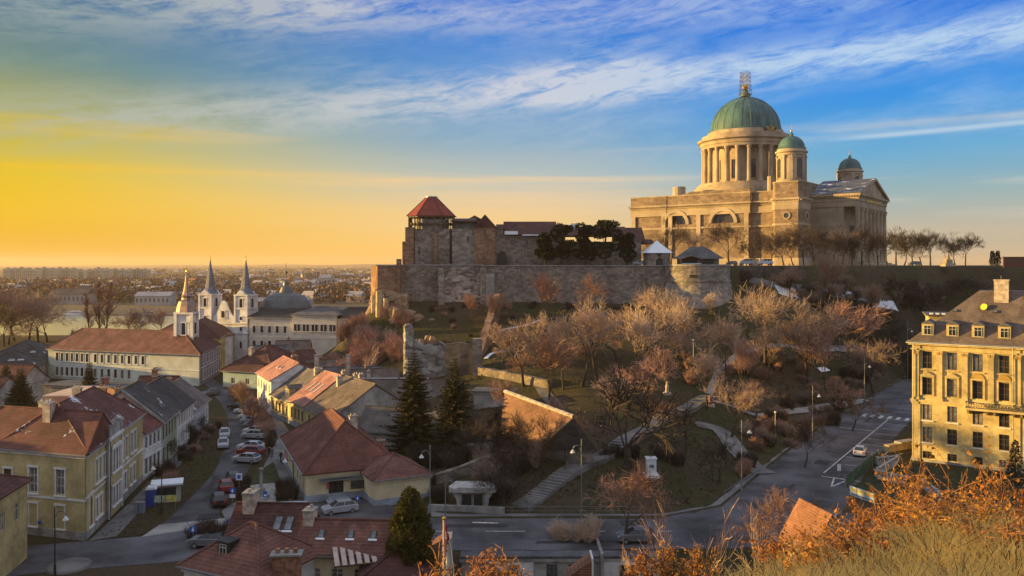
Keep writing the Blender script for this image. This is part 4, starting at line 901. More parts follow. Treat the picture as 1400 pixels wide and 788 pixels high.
# ---- row of old garages
gb = House('garage_row', 'row of shabby grey white garages below the main road', 'garages', (-5.2,84.3), (15.6,84.5), 1.9, 3.05, 'flat', 0, stucco_gr, r_slate, z0=-3.3,
   rows={'f':[(0,.7,1.8,1.2,'plain',0,0,w_white,glass_pale,0,'window',[5.3]),(0,.9,1.5,1.1,'plain',0,0,w_brown,None,0,'window',[9.3,11.6]),(0,.7,1.9,1.9,'plain',0,0,w_brown,None,0,'window',[17.2])]}, over=.15)
mb = MB(); mb.box(3.4,7.4,-.16,-.0,-.5,2.9,stucco_w); mb.obj('wall_panel', gb.e); mb = MB(); mb.box(14.6,19.5,-.14,0,-.5,3.0,stucco_w); mb.box(14.3,14.6,-.5,6,-.5,3.7,stucco_gr); mb.obj('wall_panel', gb.e)
inst('window', window_mesh(1.2,1.8,'plain',w_white,glass_pale), gb.e, (5.3,-.38,.7), 0); inst('window', window_mesh(1.8,1.5,'four',w_brown,None), gb.e, (17.2,-.36,.9), 0)
# ------------------------------------------------------------ big yellow building on the right
YA = V2(1247,629); dvr = Vector((12, -8.2)).normalized(); YB = YA + dvr*38
bay = 3.35; m0 = 2.1; usx = [m0+bay*i for i in range(11)]
yb = House('academy_building', 'tall four storey ochre building with dormers and a dark balcony, at the right edge', 'building', YA, YB, 16, 18.4, None, 0, stucco_yd, r_grey, rows={
  'f':[(0,14.2,2.6,1.3,'plain',0,0,w_brown,None,0,'window',usx),(0,10.2,2.6,1.3,'plain',0,0,w_brown,None,0,'window',usx),(0,6.4,2.4,1.3,'plain',0,0,w_brown,None,0,'window',usx),(0,3.0,2.3,1.3,'plain',0,0,w_brown,None,0,'window',usx),(0,.5,1.1,1.25,'plain',0,0,w_brown,None,0,'window',usx)],
  'l':[(4,14.2,2.6,1.3,'plain',1,1,w_brown),(4,10.2,2.6,1.3,'plain',1,1,w_brown),(4,6.4,2.4,1.3,'plain',1,1,w_brown),(4,3,2.3,1.3,'plain',1,1,w_brown)]}, cornice=False)
Ly = yb.L; Dy = 16
mb = MB()
for z, p_, t, m in ((18.0,.75,.22,stucco_w),(17.75,.5,.25,stucco_yd),(17.0,.2,.2,stucco_yd),(9.1,.25,.3,stucco_yd),(8.75,.12,.35,stucco_yd),(2.35,.08,.16,stucco_yd)): yb.ring(mb, z, z+t, p_, m)
yb.ring(mb, -1.5, .35, .14, plinth_m)
for x in usx: 
    mb.box(x-.9,x+.9,-.22,0,13.95,14.12,stucco_yd); mb.box(x-.85,x+.85,-.2,0,6.15,6.32,stucco_w); mb.box(x-.85,x+.85,-.18,0,2.78,2.92,stucco_w)
mb.obj('cornice', yb.e)
for i, x in enumerate([usx[0]-bay/2+.15] + [u+bay/2 for u in usx]):
    p_ = MB(); p_.box(x-.38,x+.38,-.3,0,9.42,16.4,stucco_yd); p_.box(x-.5,x+.5,-.42,0,16.4,16.95,stucco_yd); p_.box(x-.46,x+.46,-.38,0,9.42,9.8,stucco_yd)
    for k in range(2): p_.box(x-.42+k*.5,x-.08+k*.5,-.5,-.42,16.45,16.8,w_yel)
    p_.obj('pilaster', yb.e)
for i, x in enumerate(usx):
    p_ = MB(); p_.box(x-.95,x+.95,-.35,0,12.95,13.13,stucco_yd)
    for s_ in (-1,1): p_.box(x+s_*.82-.12,x+s_*.82+.12,-.22,0,10.1,12.95,stucco_yd)
    if i < 2 or i > 8: p_.xprism([(x-1.05,13.13),(x+1.05,13.13),(x,13.75)], -.4, 0, stucco_yd, 'y')
    else: p_.xprism([(x+math.cos(q)*.85,13.13+math.sin(q)*.8) for q in [math.pi*k/8 for k in range(9)]], -.15, 0, w_yel, 'y')
    p_.obj('window_hood', yb.e)
mb = MB(); bx0, bx1 = usx[2]-1.5, usx[8]+1.5; mb.box(bx0,bx1,-1.5,-.12,8.62,8.95,stucco_yd)
for x in usx[2:9]:
    for s_ in (-1.2,1.2): mb.xprism([(-1.3,8.62),(-.1,8.62),(-.1,7.9)], x+s_-.15, x+s_+.15, stucco_yd)
mb.box(bx0,bx1,-1.45,-1.38,9.75,9.83,dark); mb.box(bx0,bx1,-1.45,-1.38,8.98,9.04,dark)
n = int((bx1-bx0)/.42)
for k in range(n):
    x = bx0+.2+k*.42; mb.lathe([(.15,0),(.19,.03),(.15,.06)], 8, dark, (0,0)) if False else None
    mb.box(x-.03,x+.03,-1.44,-1.39,9.0,9.78,dark); mb.box(x+.1,x+.3,-1.43,-1.4,9.2,9.26,dark); mb.box(x+.1,x+.3,-1.43,-1.4,9.5,9.56,dark); mb.box(x+.16,x+.24,-1.43,-1.4,9.26,9.5,dark)
for x in (bx0, bx1-.07): mb.box(x,x+.07,-1.45,0,9.7,9.8,dark); mb.box(x,x+.05,-1.45,0,8.98,9.04,dark)
mb.obj('balcony', yb.e)
mb = MB(); o_ = .55; z0_ = 18.24; rg = 26.0; ya, yc_ = -o_, Dy+o_
q = [(-o_,ya,z0_),(Ly+o_,ya,z0_),(Ly+o_,yc_,z0_),(-o_,yc_,z0_)]; t1 = (8.5,Dy*.38,rg); t2 = (Ly,Dy*.38,rg); t3 = (Ly,Dy*.62,rg); t4 = (8.5,Dy*.62,rg)
mb.face([q[0],q[1],t2,t1], r_brown); mb.face([q[3],q[0],t1,t4], r_brown); mb.face([q[2],q[3],t4,t3], r_brown); mb.face([t1,t2,t3,t4], r_slate); mb.face([q[1],q[2],t3,t2], r_brown); mb.face(q[::-1], r_brown)
yb.roof_ob = mb.obj('roof', yb.e); yb.kind = 'hip'; yb.h = 18.3; yb.rise = 7.6
yb.rz_at = lambda x, y: 18.24 + (y+.55)*(rg-18.24)/(Dy*.38+.55)
mb = MB(); mb.box(-.7,Ly+.7,-.78,-.6,18.1,18.3,steel); mb.obj('gutter', yb.roof_ob)
for x in (.25, usx[3]+bay/2-.55, usx[7]+bay/2-.55): mb = MB(); mb.pole(x,-.5,0,18,.07,steel,8); mb.obj('downpipe', yb.e)
for x in usx:
    yb.dormer(x,.35,1.6,1.75,stucco_yd,r_slate,gl=glass)
ypl = M('satellite_dish_yellow',(.8,.66,.05),.5,.1,2)
for x, y, s_ in ((5.5,3.3,.5),(10.8,3.3,.5),(15,4.6,.5)): yb.skylight(x,y,s_*1.3,s_,snow=False); 
mb = MB(); mb.lathe([(0,0),(.45,.08),(.5,.14)], 14, ypl); o = mb.obj('dish', yb.roof_ob, loc=(9.3,3.6,yb.rz_at(9.3,3.6)+.5)); o.rotation_euler = (1.2,0,-.3)
mb = MB(); mb.pole(0,0,-.6,.1,.04,dark,6); mb.obj('dish_pole', yb.roof_ob, loc=(9.3,3.65,yb.rz_at(9.3,3.6)+.5))
for x, y, hh, w_ in ((11.5,5.2,2.6,1.9),(16.5,5.6,2.2,1.0),(21,5.2,2.6,1.9)):
    mb = MB(); z = yb.rz_at(x,y); mb.box(x-w_/2,x+w_/2,y-.6,y+.6,z-1.2,z+hh,chim_w); mb.box(x-w_/2-.1,x+w_/2+.1,y-.7,y+.7,z+hh,z+hh+.18,chim_w); mb.pole(x,y,z+hh,z+hh+.8,.14,dark,8); mb.obj('chimney', yb.roof_ob)
yb2 = House('academy_rear_wing', 'lower ochre rear wing with a snow tipped roof edge behind the tall ochre building', 'building', YA+Vector((dvr.y*-1, dvr.x))*16.2*1.0+Vector((-1.2,-3)), YA+Vector((-dvr.y, dvr.x))*16.2+dvr*16, 8, 21.5, 'flat', 0, stucco_yd, r_slate, over=.5)
mb = MB()
for k in range(7): mb.box(k*.9,k*.9+.5,-.6,-.1,21.75,22.0,snowm)
mb.obj('snow_patch', yb2.e)
# balustrade terraces before it, low green banner and walls
bal = M('balustrade_stone', (.45,.43,.40), .85, .2, 1.5)
def balustrade(p, q, z0, lab, h=.95, m=bal):
    p, q = Vector(p[:2]), Vector(q[:2]); L_ = (q-p).length; mb = MB(); mb.box(0,L_,-.16,.16,z0-.6,z0+.16,m); mb.box(0,L_,-.14,.14,z0+h-.14,z0+h,m)
    n = max(2, int(L_/2.4))
    for k in range(n+1): x = L_*k/n; mb.box(x-.18,x+.18,-.2,.2,z0,z0+h+.1,m)
    k = 0
    while .3+k*.36 < L_-.2: mb.pole(.3+k*.36,0,z0+.16,z0+h-.14,.075,m,6); k += 1
    return tag(mb.obj('balustrade', loc=(p.x,p.y,0), rz=math.atan2(q.y-p.y,q.x-p.x)), lab, 'balustrade')
balustrade(G0(1199,637), G0(1227,634), .3, 'short stone balustrade beside the parked white car')
balustrade(G0(1226,636), G0(1200,652), .3, 'slanting stone balustrade joining the two straight ones')
balustrade(G0(1199,655), G0(1240,664), .3, 'pale stone balustrade along the dark lawn below the ochre building')
balustrade(G0(1262,668), G0(1290,690), .3, 'stone balustrade half hidden by golden leaves')
flat('terrace_lawn', [G0(*p)[:2] for p in ((1160,672),(1200,640),(1245,634),(1420,650),(1420,690),(1200,690))], .06, M('dark_lawn', (.035,.045,.02), .95, .4, .6), 'dark lawn below the ochre building')
mb = MB(); banner = M('green_screen_fabric', (.06,.13,.08), .7, .3, 1)
p, q = G0(1156,668), G0(1200,632); L_ = (q-p).length; mb.box(0,L_,-.05,.05,0,1.7,banner)
for k in range(6): mb.box(L_*k/5-.05,L_*k/5+.05,-.09,.09,0,1.85,steel)
tag(mb.obj('mesh_fence', loc=(p.x,p.y,0), rz=math.atan2(q.y-p.y,q.x-p.x)), 'fence hung with dark green mesh beside the white car', 'fence')
mb = MB(); p, q = G0(1162,680), G0(1196,692); L_ = (q-p).length; mb.box(0,L_,-.04,.04,.3,1.5,M('banner_white',(.55,.62,.64),.6,.15,2)); mb.box(.2,L_-.2,-.055,-.045,1.0,1.3,M('banner_yellow',(.6,.5,.1),.6,.2,4)); mb.box(.2,L_-.2,-.055,-.045,.45,.62,M('banner_blue',(.08,.2,.35),.6,.2,4))
for k in range(4): mb.box(L_*k/3-.04,L_*k/3+.04,-.0,.08,0,1.6,dark)
tag(mb.obj('banner', loc=(p.x,p.y,0), rz=math.atan2(q.y-p.y,q.x-p.x)), 'pale printed banner on a low fence at the end of the green mesh', 'banner')
mb = MB(); p, q = G0(1212,618), G0(1247,612); L_ = (q-p).length; mb.box(0,L_,-.5,.5,0,1.1,M('sandstone_wall',(.5,.4,.24),.9,.25,1)); mb.box(L_*.4,L_,-.8,.5,1.1,1.4,plinth_m)
tag(mb.obj('low_wall', loc=(p.x,p.y,0), rz=math.atan2(q.y-p.y,q.x-p.x)), 'low sandstone wall at the corner of the ochre building', 'wall')
# ------------------------------------------------------------ castle hill walls
wall_m = stone_mat('castle_wall_stone', (.15,.125,.105), (.33,.275,.225), .95)
wall_l = stone_mat('castle_wall_light', (.20,.17,.145), (.38,.33,.28), .9)
wall_o = stone_mat('castle_brick_stone', (.20,.11,.075), (.36,.22,.145), 1.0)
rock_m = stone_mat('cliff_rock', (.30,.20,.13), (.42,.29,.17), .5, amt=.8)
def wallrun(name, pts, z0, z1, th, m, label, cat, jag=.0, cap=None, batter=0.0):
    """stone wall along a plan polyline, its face broken by an uneven foot and top"""
    mb = MB(); pr = None; random.seed(len(pts)+int(z1*10)); segs = []
    for a, c_ in zip(pts, pts[1:]):
        a = Vector(a); c_ = Vector(c_); n = max(1, int((c_-a).length/1.6))
        for k in range(n): segs.append(a.lerp(c_, k/n))
    segs.append(Vector(pts[-1]))
    for i, p in enumerate(segs):
        q = segs[min(i+1,len(segs)-1)]; r_ = segs[max(i-1,0)]; d = (q-r_).normalized(); n_ = Vector((d.y,-d.x))
        zt = z1 + (random.uniform(-jag, jag*.4) if jag else 0); o = .12*mnoise.noise((p.x*.4, p.y*.4, 1.0))
        f = p + n_*o; row = [(f.x+n_.x*batter, f.y+n_.y*batter, z0), (f.x, f.y, zt-.01), (p.x-n_.x*th, p.y-n_.y*th, zt-.01), (p.x-n_.x*th, p.y-n_.y*th, z0)]
        if pr:
            for k in range(3): mb.face([pr[k],row[k],row[k+1],pr[k+1]], m)
        else: mb.face(row, m)
        pr = row
    mb.face(pr, m); o = mb.obj(name); tag(o, label, cat)
    if cap:
        cb = MB(); pr = None
        for i, p in enumerate(segs):
            q = segs[min(i+1,len(segs)-1)]; r_ = segs[max(i-1,0)]; d = (q-r_).normalized(); n_ = Vector((d.y,-d.x))
            row = [(p.x+n_.x*.3,p.y+n_.y*.3,z1),(p.x+n_.x*.3,p.y+n_.y*.3,z1+.22),(p.x-n_.x*(th+.1),p.y-n_.y*(th+.1),z1+.22),(p.x-n_.x*(th+.1),p.y-n_.y*(th+.1),z1)]
            if pr:
                for k in range(4): cb.face([pr[k],row[k],row[(k+1)%4],pr[(k+1)%4]], cap)
            pr = row
        cb.obj('coping', o)
    return o
WY = 221.0
def wx(px, Y=WY): return (px-700)*Y/F
wallrun('curtain_wall', [(wx(541),WY),(wx(604),WY+.3)], 17, 29.8, 3, wall_m, 'rendered curtain wall section at the left end under the keep', 'castle wall', .25, kerb)
wallrun('curtain_wall', [(wx(604),WY-.5),(wx(661),WY-.3)], 16, 29.8, 3, stone_mat('rubble_wall', (.13,.10,.085), (.50,.43,.36), .8), 'rough rubble curtain wall section with pale stones, second from the left end', 'castle wall', .25, kerb, .4)
wallrun('curtain_wall', [(wx(661),WY-.1),(wx(780),WY-1.2),(wx(850),WY-1.2),(wx(910),WY)], 17, 29.6, 3, wall_m, 'long curtain wall stretching right to the round bastion', 'castle wall', .1, kerb, .6)
for px, x0_, x1_, y0_, zt_, m_, lab in ((604,-.8,.8,-2.0,29.2,wall_l,'pale stone buttress between the first two sections of curtain wall'),(661,-.8,.8,-2.0,29.2,wall_l,'pale stone buttress between the rubble section and the long curtain wall'),(670,-1.0,1.2,-2.6,27.5,stucco_gr,'square grey turret against the start of the long curtain wall')):
    mb = MB(); mb.box(wx(px)+x0_,wx(px)+x1_,WY+y0_,WY-.3,16,zt_,m_); tag(mb.obj('wall_buttress'), lab, 'buttress')
# left end block, lit
lb = MB(); lb.box(wx(518),wx(545),WY-2.5,WY+9,21.5,29.7,wall_o); lb.box(wx(518)-.3,wx(545)+.1,WY-2.8,WY+9,29.7,29.95,kerb); lb.box(wx(544),wx(549),WY-2.9,WY,21,31.5,wall_o)
tag(lb.obj('wall_end_block'), 'brick and stone block glowing at the far left end of the castle wall', 'castle wall')
wallrun('curtain_wall', [(-44,255),(-36.2,WY+8)], 14, 29.6, 2.5, wall_o, 'side curtain wall running back from the left end block', 'castle wall', .2)
# cliff: noisy columns and crags
def crag(mb, c, rx, ry, z0, z1, m, seed, n=20, taper=.6, rough=.32):
    rows = []; nz = max(6, int((z1-z0)/.55))
    for k in range(nz+1):
        t = k/nz; row = []
        for i in range(n):
            a = 2*math.pi*i/n; s = 1-(1-taper)*t; w_ = 1+rough*mnoise.noise((math.cos(a)*1.4+seed*3.1, math.sin(a)*1.4, t*(z1-z0)*.28+seed))*2.2+rough*1.3*mnoise.noise((math.cos(a)*3.5+seed, math.sin(a)*3.5, t*(z1-z0)*.9+seed))
            if t == 1: w_ *= .6
            row.append((c[0]+rx*s*w_*math.cos(a), c[1]+ry*s*w_*math.sin(a), z0+(z1-z0)*t+(.35*mnoise.noise((a,k,seed)))))
        rows.append(row)
    for a, b_ in zip(rows, rows[1:]):
        for i in range(n): j=(i+1)%n; mb.face([a[i],a[j],b_[j],b_[i]], m)
    mb.face(rows[-1], m)
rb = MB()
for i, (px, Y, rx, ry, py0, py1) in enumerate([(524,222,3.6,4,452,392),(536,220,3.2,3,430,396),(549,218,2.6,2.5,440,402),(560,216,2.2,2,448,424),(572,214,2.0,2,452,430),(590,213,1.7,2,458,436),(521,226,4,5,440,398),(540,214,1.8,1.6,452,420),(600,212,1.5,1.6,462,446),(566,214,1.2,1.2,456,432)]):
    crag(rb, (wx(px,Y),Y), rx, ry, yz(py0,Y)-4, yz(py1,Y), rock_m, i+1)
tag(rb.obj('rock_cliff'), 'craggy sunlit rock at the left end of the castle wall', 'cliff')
for i, (px, Y, r_, py0, py1) in enumerate([(511,219,.8,452,404),(519,217,1.2,450,398),(528,216,.9,450,408)]):
    mb = MB(); x = wx(px,Y); z0, z1 = yz(py0,Y)-3, yz(py1,Y); mb.lathe([(r_*1.15,z0),(r_,z0+3),(r_*.85,z1-1),(r_*.9,z1),(0,z1+.1)], 9, M('concrete_pier',(.42,.34,.22),.9,.25,.8), (x,Y))
    tag(mb.obj('cliff_pier'), 'smooth concrete pier propping the cliff, %s of the three' % ('leftmost','middle','rightmost')[i], 'pier')
# round bastion
bx_, by_, br = 53.0-3.2, 220.5, 8.6
bmb = MB(); bmb.lathe([(br+1.9,19-1.5),(br+.9,22),(br+.12,25.4),(br+.35,25.5),(br+.35,25.85),(br,25.9),(br,29.7)], 48, wall_l, (bx_,by_)); 
bo = tag(bmb.obj('round_bastion', smooth=False), 'round pale stone bastion with a flared foot at the right end of the wall', 'bastion')
mb = MB(); mb.lathe([(br-1.2,29.7),(br+.25,29.7),(br+.25,30.05),(br-1.2,30.05)], 48, kerb, (bx_,by_)); mb.lathe([(0,29.6),(br-1,29.6)], 48, paving, (bx_,by_)); mb.obj('coping', bo)
mb = MB(); a = -1.9; x = bx_+br*math.cos(a); y = by_+br*math.sin(a); mb.box(-.9,.9,-.1,.4,26.6,27.4,dark,a+math.pi/2,(x,y)); mb.obj('loophole', bo)
wallrun('terrace_wall', [(bx_+7,222),(68,226),(82,231)], 25, 29.6, 1, M('dark_wall',(.10,.085,.07),.95,.3,.5), 'dark retaining wall running right from the round bastion', 'wall')
# hut on the bastion
def hiproof(mb, x0, x1, y0, y1, z, r, m, k, th=.15, snow=None):
    ym = (y0+y1)/2; q = [(x0,y0,z),(x1,y0,z),(x1,y1,z),(x0,y1,z)]; a = (x0+k,ym,z+r); c_ = (x1-k,ym,z+r)
    mb.face([q[0],q[1],c_,a], m); mb.face([q[2],q[3],a,c_], m); mb.face([q[1],q[2],c_], snow or m); mb.face([q[3],q[0],a], m); mb.face(q[::-1], m)
hut = thing('bastion_pavilion', 'low pavilion with a hipped grey shingle roof on the round bastion', 'pavilion', (bx_,by_+1,29.6), -.05)
mb = MB(); mb.box(-4.6,5.4,-3.5,3.5,0,2.0,wall_l); mb.box(-4.3,-.4,-3.75,-3.5,.7,1.9,dark); mb.box(.7,4.0,-3.75,-3.5,.7,1.9,dark); mb.obj('wall', hut)
mb = MB(); hiproof(mb, -5.6,6.6,-4.6,4.6,1.95,3.3,r_slate,4.2,snow=snowm); mb.obj('roof', hut)
mb = MB(); mb.xprism([(-5.2,1.9),(-2.3,2.75),(.6,1.9),(.6,1.75),(-2.3,2.55),(-5.2,1.75)], -6.2, -3.4, w_brown, 'y')
for x in (-5,.4): mb.box(x-.08,x+.08,-6.1,-5.95,0,1.8,w_brown)
mb.box(-4.8,.3,-6.0,-5.9,.6,.75,snowm); mb.obj('porch', hut)
# pyramid roofed gate house
gh = thing('gate_lodge', 'small stone lodge with a snow covered pyramid roof and round arch', 'lodge', (wx(897,226),225,29.6), .05)
mb = MB(); mb.box(-3.1,3.1,-3.1,3.1,0,3.6,wall_l); mb.obj('wall', gh)
mb = MB(); mb.xprism([(math.cos(q)*.95,1.3+math.sin(q)*.95) for q in [math.pi*k/8 for k in range(9)]]+[(-.95,0),(.95,0)], -3.2, -3.0, dark, 'y'); mb.xprism([(-.9,3.5),(.9,3.5),(0,2.3)], -3.25, -3.02, dark, 'y'); mb.obj('arch', gh)
mb = MB(); hiproof(mb, -3.6,3.6,-3.6,3.6,3.55,3.4,snowm,3.5); mb.obj('roof', gh)
# ------------------------------------------------------------ castle palace
Yc = 230.0
def cx(px, Y=Yc): return (px-700)*Y/F
def cz(py, Y=Yc): return HC-(py-HY)*Y/F
keep = thing('castle_keep', 'ruined stone keep under a red many sided roof on timber posts', 'castle tower', (cx(588),Yc+4,29.6))
zk = lambda py: cz(py)-29.6
pm = [(-6.6,-1.5),(-4.2,-4),(5.4,-4),(6.4,-1),(6.4,6),(-6.6,6)]
mb = MB(); mb.prism([(x*1.0,y) for x,y in pm], -2, zk(313), wall_m); mb.box(-8.2,-6.2,-1,5,-2,zk(330),wall_o); mb.box(-6.9,-4.6,-4.6,-2.8,-2,zk(311),wall_o); mb.box(1.2,2.0,-4.7,-4,-2,zk(318),wall_o); mb.obj('wall', keep)
mb = MB(); mb.box(-3.2,-2.9,-4.2,-3.95,3,5.4,dark); mb.obj('loophole', keep)
mb = MB()
oct_ = [(-6.2,-2),(-3.4,-4.2),(3.2,-4.2),(6.2,-2),(6.2,4),(3.2,6),(-3.4,6),(-6.2,4)]
for i in range(8):
    a, c_ = Vector(oct_[i]), Vector(oct_[(i+1)%8]); n = 3
    for k in range(n): p = a.lerp(c_, k/n); mb.box(p.x-.16,p.x+.16,p.y-.16,p.y+.16,zk(314),zk(295),w_brown)
mb.prism([(x*1.02,y*1.02) for x,y in oct_], zk(297), zk(295), w_brown); mb.prism([(x*.7,y*.7) for x,y in oct_], zk(314), zk(299), stucco_gr); mb.prism([(x*.98,y*.98) for x,y in oct_], zk(307), zk(304.5), w_brown); mb.obj('gallery', keep)
mb = MB(); lo = [(x*1.1,y*1.1,zk(295)) for x,y in oct_]; hi = [(x*.24,y*.24,zk(268.5)) for x,y in oct_]
rk = M('red_sheet_roof', (.26,.05,.035), .6, .2, .4)
for i in range(8): j=(i+1)%8; mb.face([lo[i],lo[j],hi[j],hi[i]], rk)
mb.face(hi, rk); mb.face(lo[::-1], w_brown)
for i in range(8): mb.tube([Vector(lo[i]),Vector(hi[i])],[.14,.1],r_maroon,4)
mb.prism([(x*.26,y*.26) for x,y in oct_], zk(268.6), zk(267.2), steel); mb.obj('roof', keep)
def cbox(mb, pa, pb, pt, y0, y1, m, Yb=Yc): mb.box(cx(pa,Yb),cx(pb,Yb),Yb+y0,Yb+y1,27,cz(pt,Yb),m)
pal2 = thing('castle_palace', 'rambling medieval stone palace with maroon roofs along the castle wall', 'castle', (0,0,0))
mb = MB(); cbox(mb,618,652,313,0,8,wall_l); cbox(mb,617,650,298,3,10,stucco_gr); cbox(mb,649,677,311,-2,7,wall_o); cbox(mb,676,688,312,0,8,wall_m); cbox(mb,688,772,322,0,10,wall_m); cbox(mb,770,880,330,4,16,wall_m)
mb.obj('wall', pal2)
mb = MB()
def groof(mb, pa, pb, pe, pr, y0, y1, m, Yb=Yc, axis='x'):
    if axis == 'x': mb.xprism([(Yb+y0,cz(pe,Yb)),(Yb+y1,cz(pe,Yb)),((2*Yb+y0+y1)/2,cz(pr,Yb))], cx(pa,Yb), cx(pb,Yb), m)
    else: mb.xprism([(cx(pa,Yb),cz(pe,Yb)),(cx(pb,Yb),cz(pe,Yb)),(cx((pa+pb)/2,Yb),cz(pr,Yb))], Yb+y0, Yb+y1, m, 'y')
groof(mb,617,652,303,298,-.5,9,r_maroon); groof(mb,648,679,311,294,-2.5,9,r_maroon,axis='y'); groof(mb,636,660,300,293.5,4,12,r_maroon,axis='y'); groof(mb,678,690,313,306,-.5,8,r_maroon)
groof(mb,688,762,321,301.5,-1,14,r_maroon); groof(mb,758,860,322,308,2,16,r_maroon); groof(mb,846,886,330,309,4,18,r_maroon); groof(mb,876,900,333,326,6,14,r_maroon)
pr2 = mb.obj('roof', pal2)
mb = MB(); mb.box(cx(690),cx(708),Yc-1.2,Yc-.2,cz(321),cz(316.5),snowm); mb.box(cx(714),cx(748),Yc-1.2,Yc-.9,cz(322.5),cz(321),snowm); mb.obj('snow_patch', pr2)
mb = MB(); a0 = cx(686.5); mb.xprism([(a0+math.cos(q)*1.35,31.6+math.sin(q)*2.2) for q in [math.pi*k/8 for k in range(9)]]+[(a0-1.35,29.5),(a0+1.35,29.5)], Yc-.25, Yc+.5, dark, 'y'); mb.obj('archway', pal2)
for px, py, w_, h in ((663,322,.6,1.6),(700,335,.7,1.5),(720,335,.7,1.5),(742,336,.7,1.5),(640,330,.5,1.2)):
    inst('window', window_mesh(w_,h,'plain',w_brown,None,wall_l), pal2, (cx(px),Yc-2.18 if px == 663 else Yc-.18,cz(py)), 0)
for px, pt in ((788,304),(832,303)):
    mb = MB(); mb.box(cx(px)-1.1,cx(px)+1.1,Yc+7,Yc+8,cz(315),cz(pt),stucco_w); mb.obj('chimney', pr2)
# ------------------------------------------------------------ ruins on the slope
def at(px, py, Y): return P(px, py, Y=Y)
ruin = stone_mat('ruin_stone', (.13,.115,.105), (.44,.41,.38), .8)
mb = MB(); Yr = 176; x0 = (552-700)*Yr/F
crag(mb, ((558.5-700)*Yr/F,Yr), 1.15, 1.2, -2, yz(443,Yr), ruin, 3, 12, .95, .12)
tag(mb.obj('ruined_pillar'), 'round topped ruined stone pillar at the left end of the grey ruin wall', 'ruin')
wallrun('ruin_wall', [((566-700)*Yr/F,Yr),((612-700)*Yr/F,Yr-1)], 0, yz(465,Yr), 1.5, ruin, 'mottled grey ruin wall beside the round pillar', 'ruin', 1.4)
wallrun('ruin_wall', [((610-700)*Yr/F,Yr-3),((652-700)*Yr/F,Yr-4)], 2, yz(466,Yr), 1.5, stone_mat('ruin_dark',(.10,.085,.07),(.2,.17,.14),.9), 'dark ivy grown ruin wall above the right spruce', 'ruin', .6)
mb = MB(); mb.box((648-700)*Yr/F,(660-700)*Yr/F,Yr-6,Yr-4,2,yz(460,Yr),wall_l); tag(mb.obj('ruin_buttress'), 'upright grey buttress at the right end of the ruins', 'ruin')
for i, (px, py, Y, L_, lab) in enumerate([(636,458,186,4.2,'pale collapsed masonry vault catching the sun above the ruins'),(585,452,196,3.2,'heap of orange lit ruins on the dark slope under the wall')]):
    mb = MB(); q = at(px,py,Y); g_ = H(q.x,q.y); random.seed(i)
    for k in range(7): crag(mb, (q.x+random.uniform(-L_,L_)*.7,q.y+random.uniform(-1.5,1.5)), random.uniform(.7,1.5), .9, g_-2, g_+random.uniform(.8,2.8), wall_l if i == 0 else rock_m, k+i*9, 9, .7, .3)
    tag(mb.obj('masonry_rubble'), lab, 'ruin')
hedge_lo = hit(655,500); 
mb = MB()
def wseg(pa, pb, z0, ha, hb, th, m, name, lab, jag=.3):
    a, c_ = Vector(pa[:2]), Vector(pb[:2]); n = max(2, int((c_-a).length/1.2)); mb = MB(); pr = None
    for k in range(n+1):
        p = a.lerp(c_, k/n); t = k/n; zt = ha*(1-t)+hb*t+random.uniform(-jag,jag)*.5; d = (c_-a).normalized(); n_ = Vector((d.y,-d.x))*th/2
        row = [(p.x+n_.x,p.y+n_.y,z0),(p.x+n_.x,p.y+n_.y,zt),(p.x-n_.x,p.y-n_.y,zt),(p.x-n_.x,p.y-n_.y,z0)]
        if pr:
            for q in range(3): mb.face([pr[q],row[q],row[q+1],pr[q+1]], m)
        else: mb.face(row, m)
        pr = row
    mb.face(pr, m); return tag(mb.obj(name), lab, 'wall')
pa, pb = at(654,470,180), at(680,418,212)
wseg(pa, pb, 4, H(pa.x,pa.y)+1.5, 22.5, 1.6, wall_o, 'sloping_wall', 'reddish stone wall climbing the slope up to the curtain wall', .8)
pa, pb = hit(655,512), hit(752,532)
wseg(pa, pb, 0, pa.z+1.5, pb.z+1.6, 1.2, wall_m, 'garden_wall', 'orange lit stone wall stepping down behind the roofed bastion')
# roofed bastion below the spruces (long hipped tile roof)
pR = P(684,540,z=10.4); pE = P(787,572,z=8.8)
rb_ = thing('roofed_bastion', 'old stone bastion under a big patched orange tile roof beside the stair path', 'bastion', (0,0,0))
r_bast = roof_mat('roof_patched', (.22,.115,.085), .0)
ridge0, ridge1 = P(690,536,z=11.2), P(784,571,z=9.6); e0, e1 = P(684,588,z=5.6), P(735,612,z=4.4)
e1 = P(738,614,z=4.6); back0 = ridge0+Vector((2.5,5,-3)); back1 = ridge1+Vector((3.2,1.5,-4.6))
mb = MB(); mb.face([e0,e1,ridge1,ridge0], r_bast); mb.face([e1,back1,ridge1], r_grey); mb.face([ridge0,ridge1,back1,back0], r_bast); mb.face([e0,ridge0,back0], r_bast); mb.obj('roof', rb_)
mb = MB(); mb.tube([ridge0+Vector((0,0,.1)),ridge1+Vector((0,0,.1))],[.28,.28],chim_w,5); mb.tube([ridge1,e1],[.15,.15],r_grey,5); mb.obj('ridge', rb_)
mb = MB(); cs = [e0,e1,back1,back0]; ins = [Vector((p.x,p.y,0)) for p in cs]; cc = sum(ins, Vector())/4
for i in range(4):
    a, c_ = cs[i].lerp(Vector((cc.x,cc.y,cs[i].z)),.06), cs[(i+1)%4].lerp(Vector((cc.x,cc.y,cs[(i+1)%4].z)),.06); mb.face([(a.x,a.y,-1),(c_.x,c_.y,-1),c_,a], wall_m)
mb.obj('wall', rb_)
q = hit(655,560); h_ = House('ruin_shed', 'small grey shed with a flat roof left of the patched orange roof', 'shed', (q.x-1,q.y), (q.x+6,q.y-1), 4, 3.0, 'flat', 0, stucco_gr, r_slate, z0=q.z)
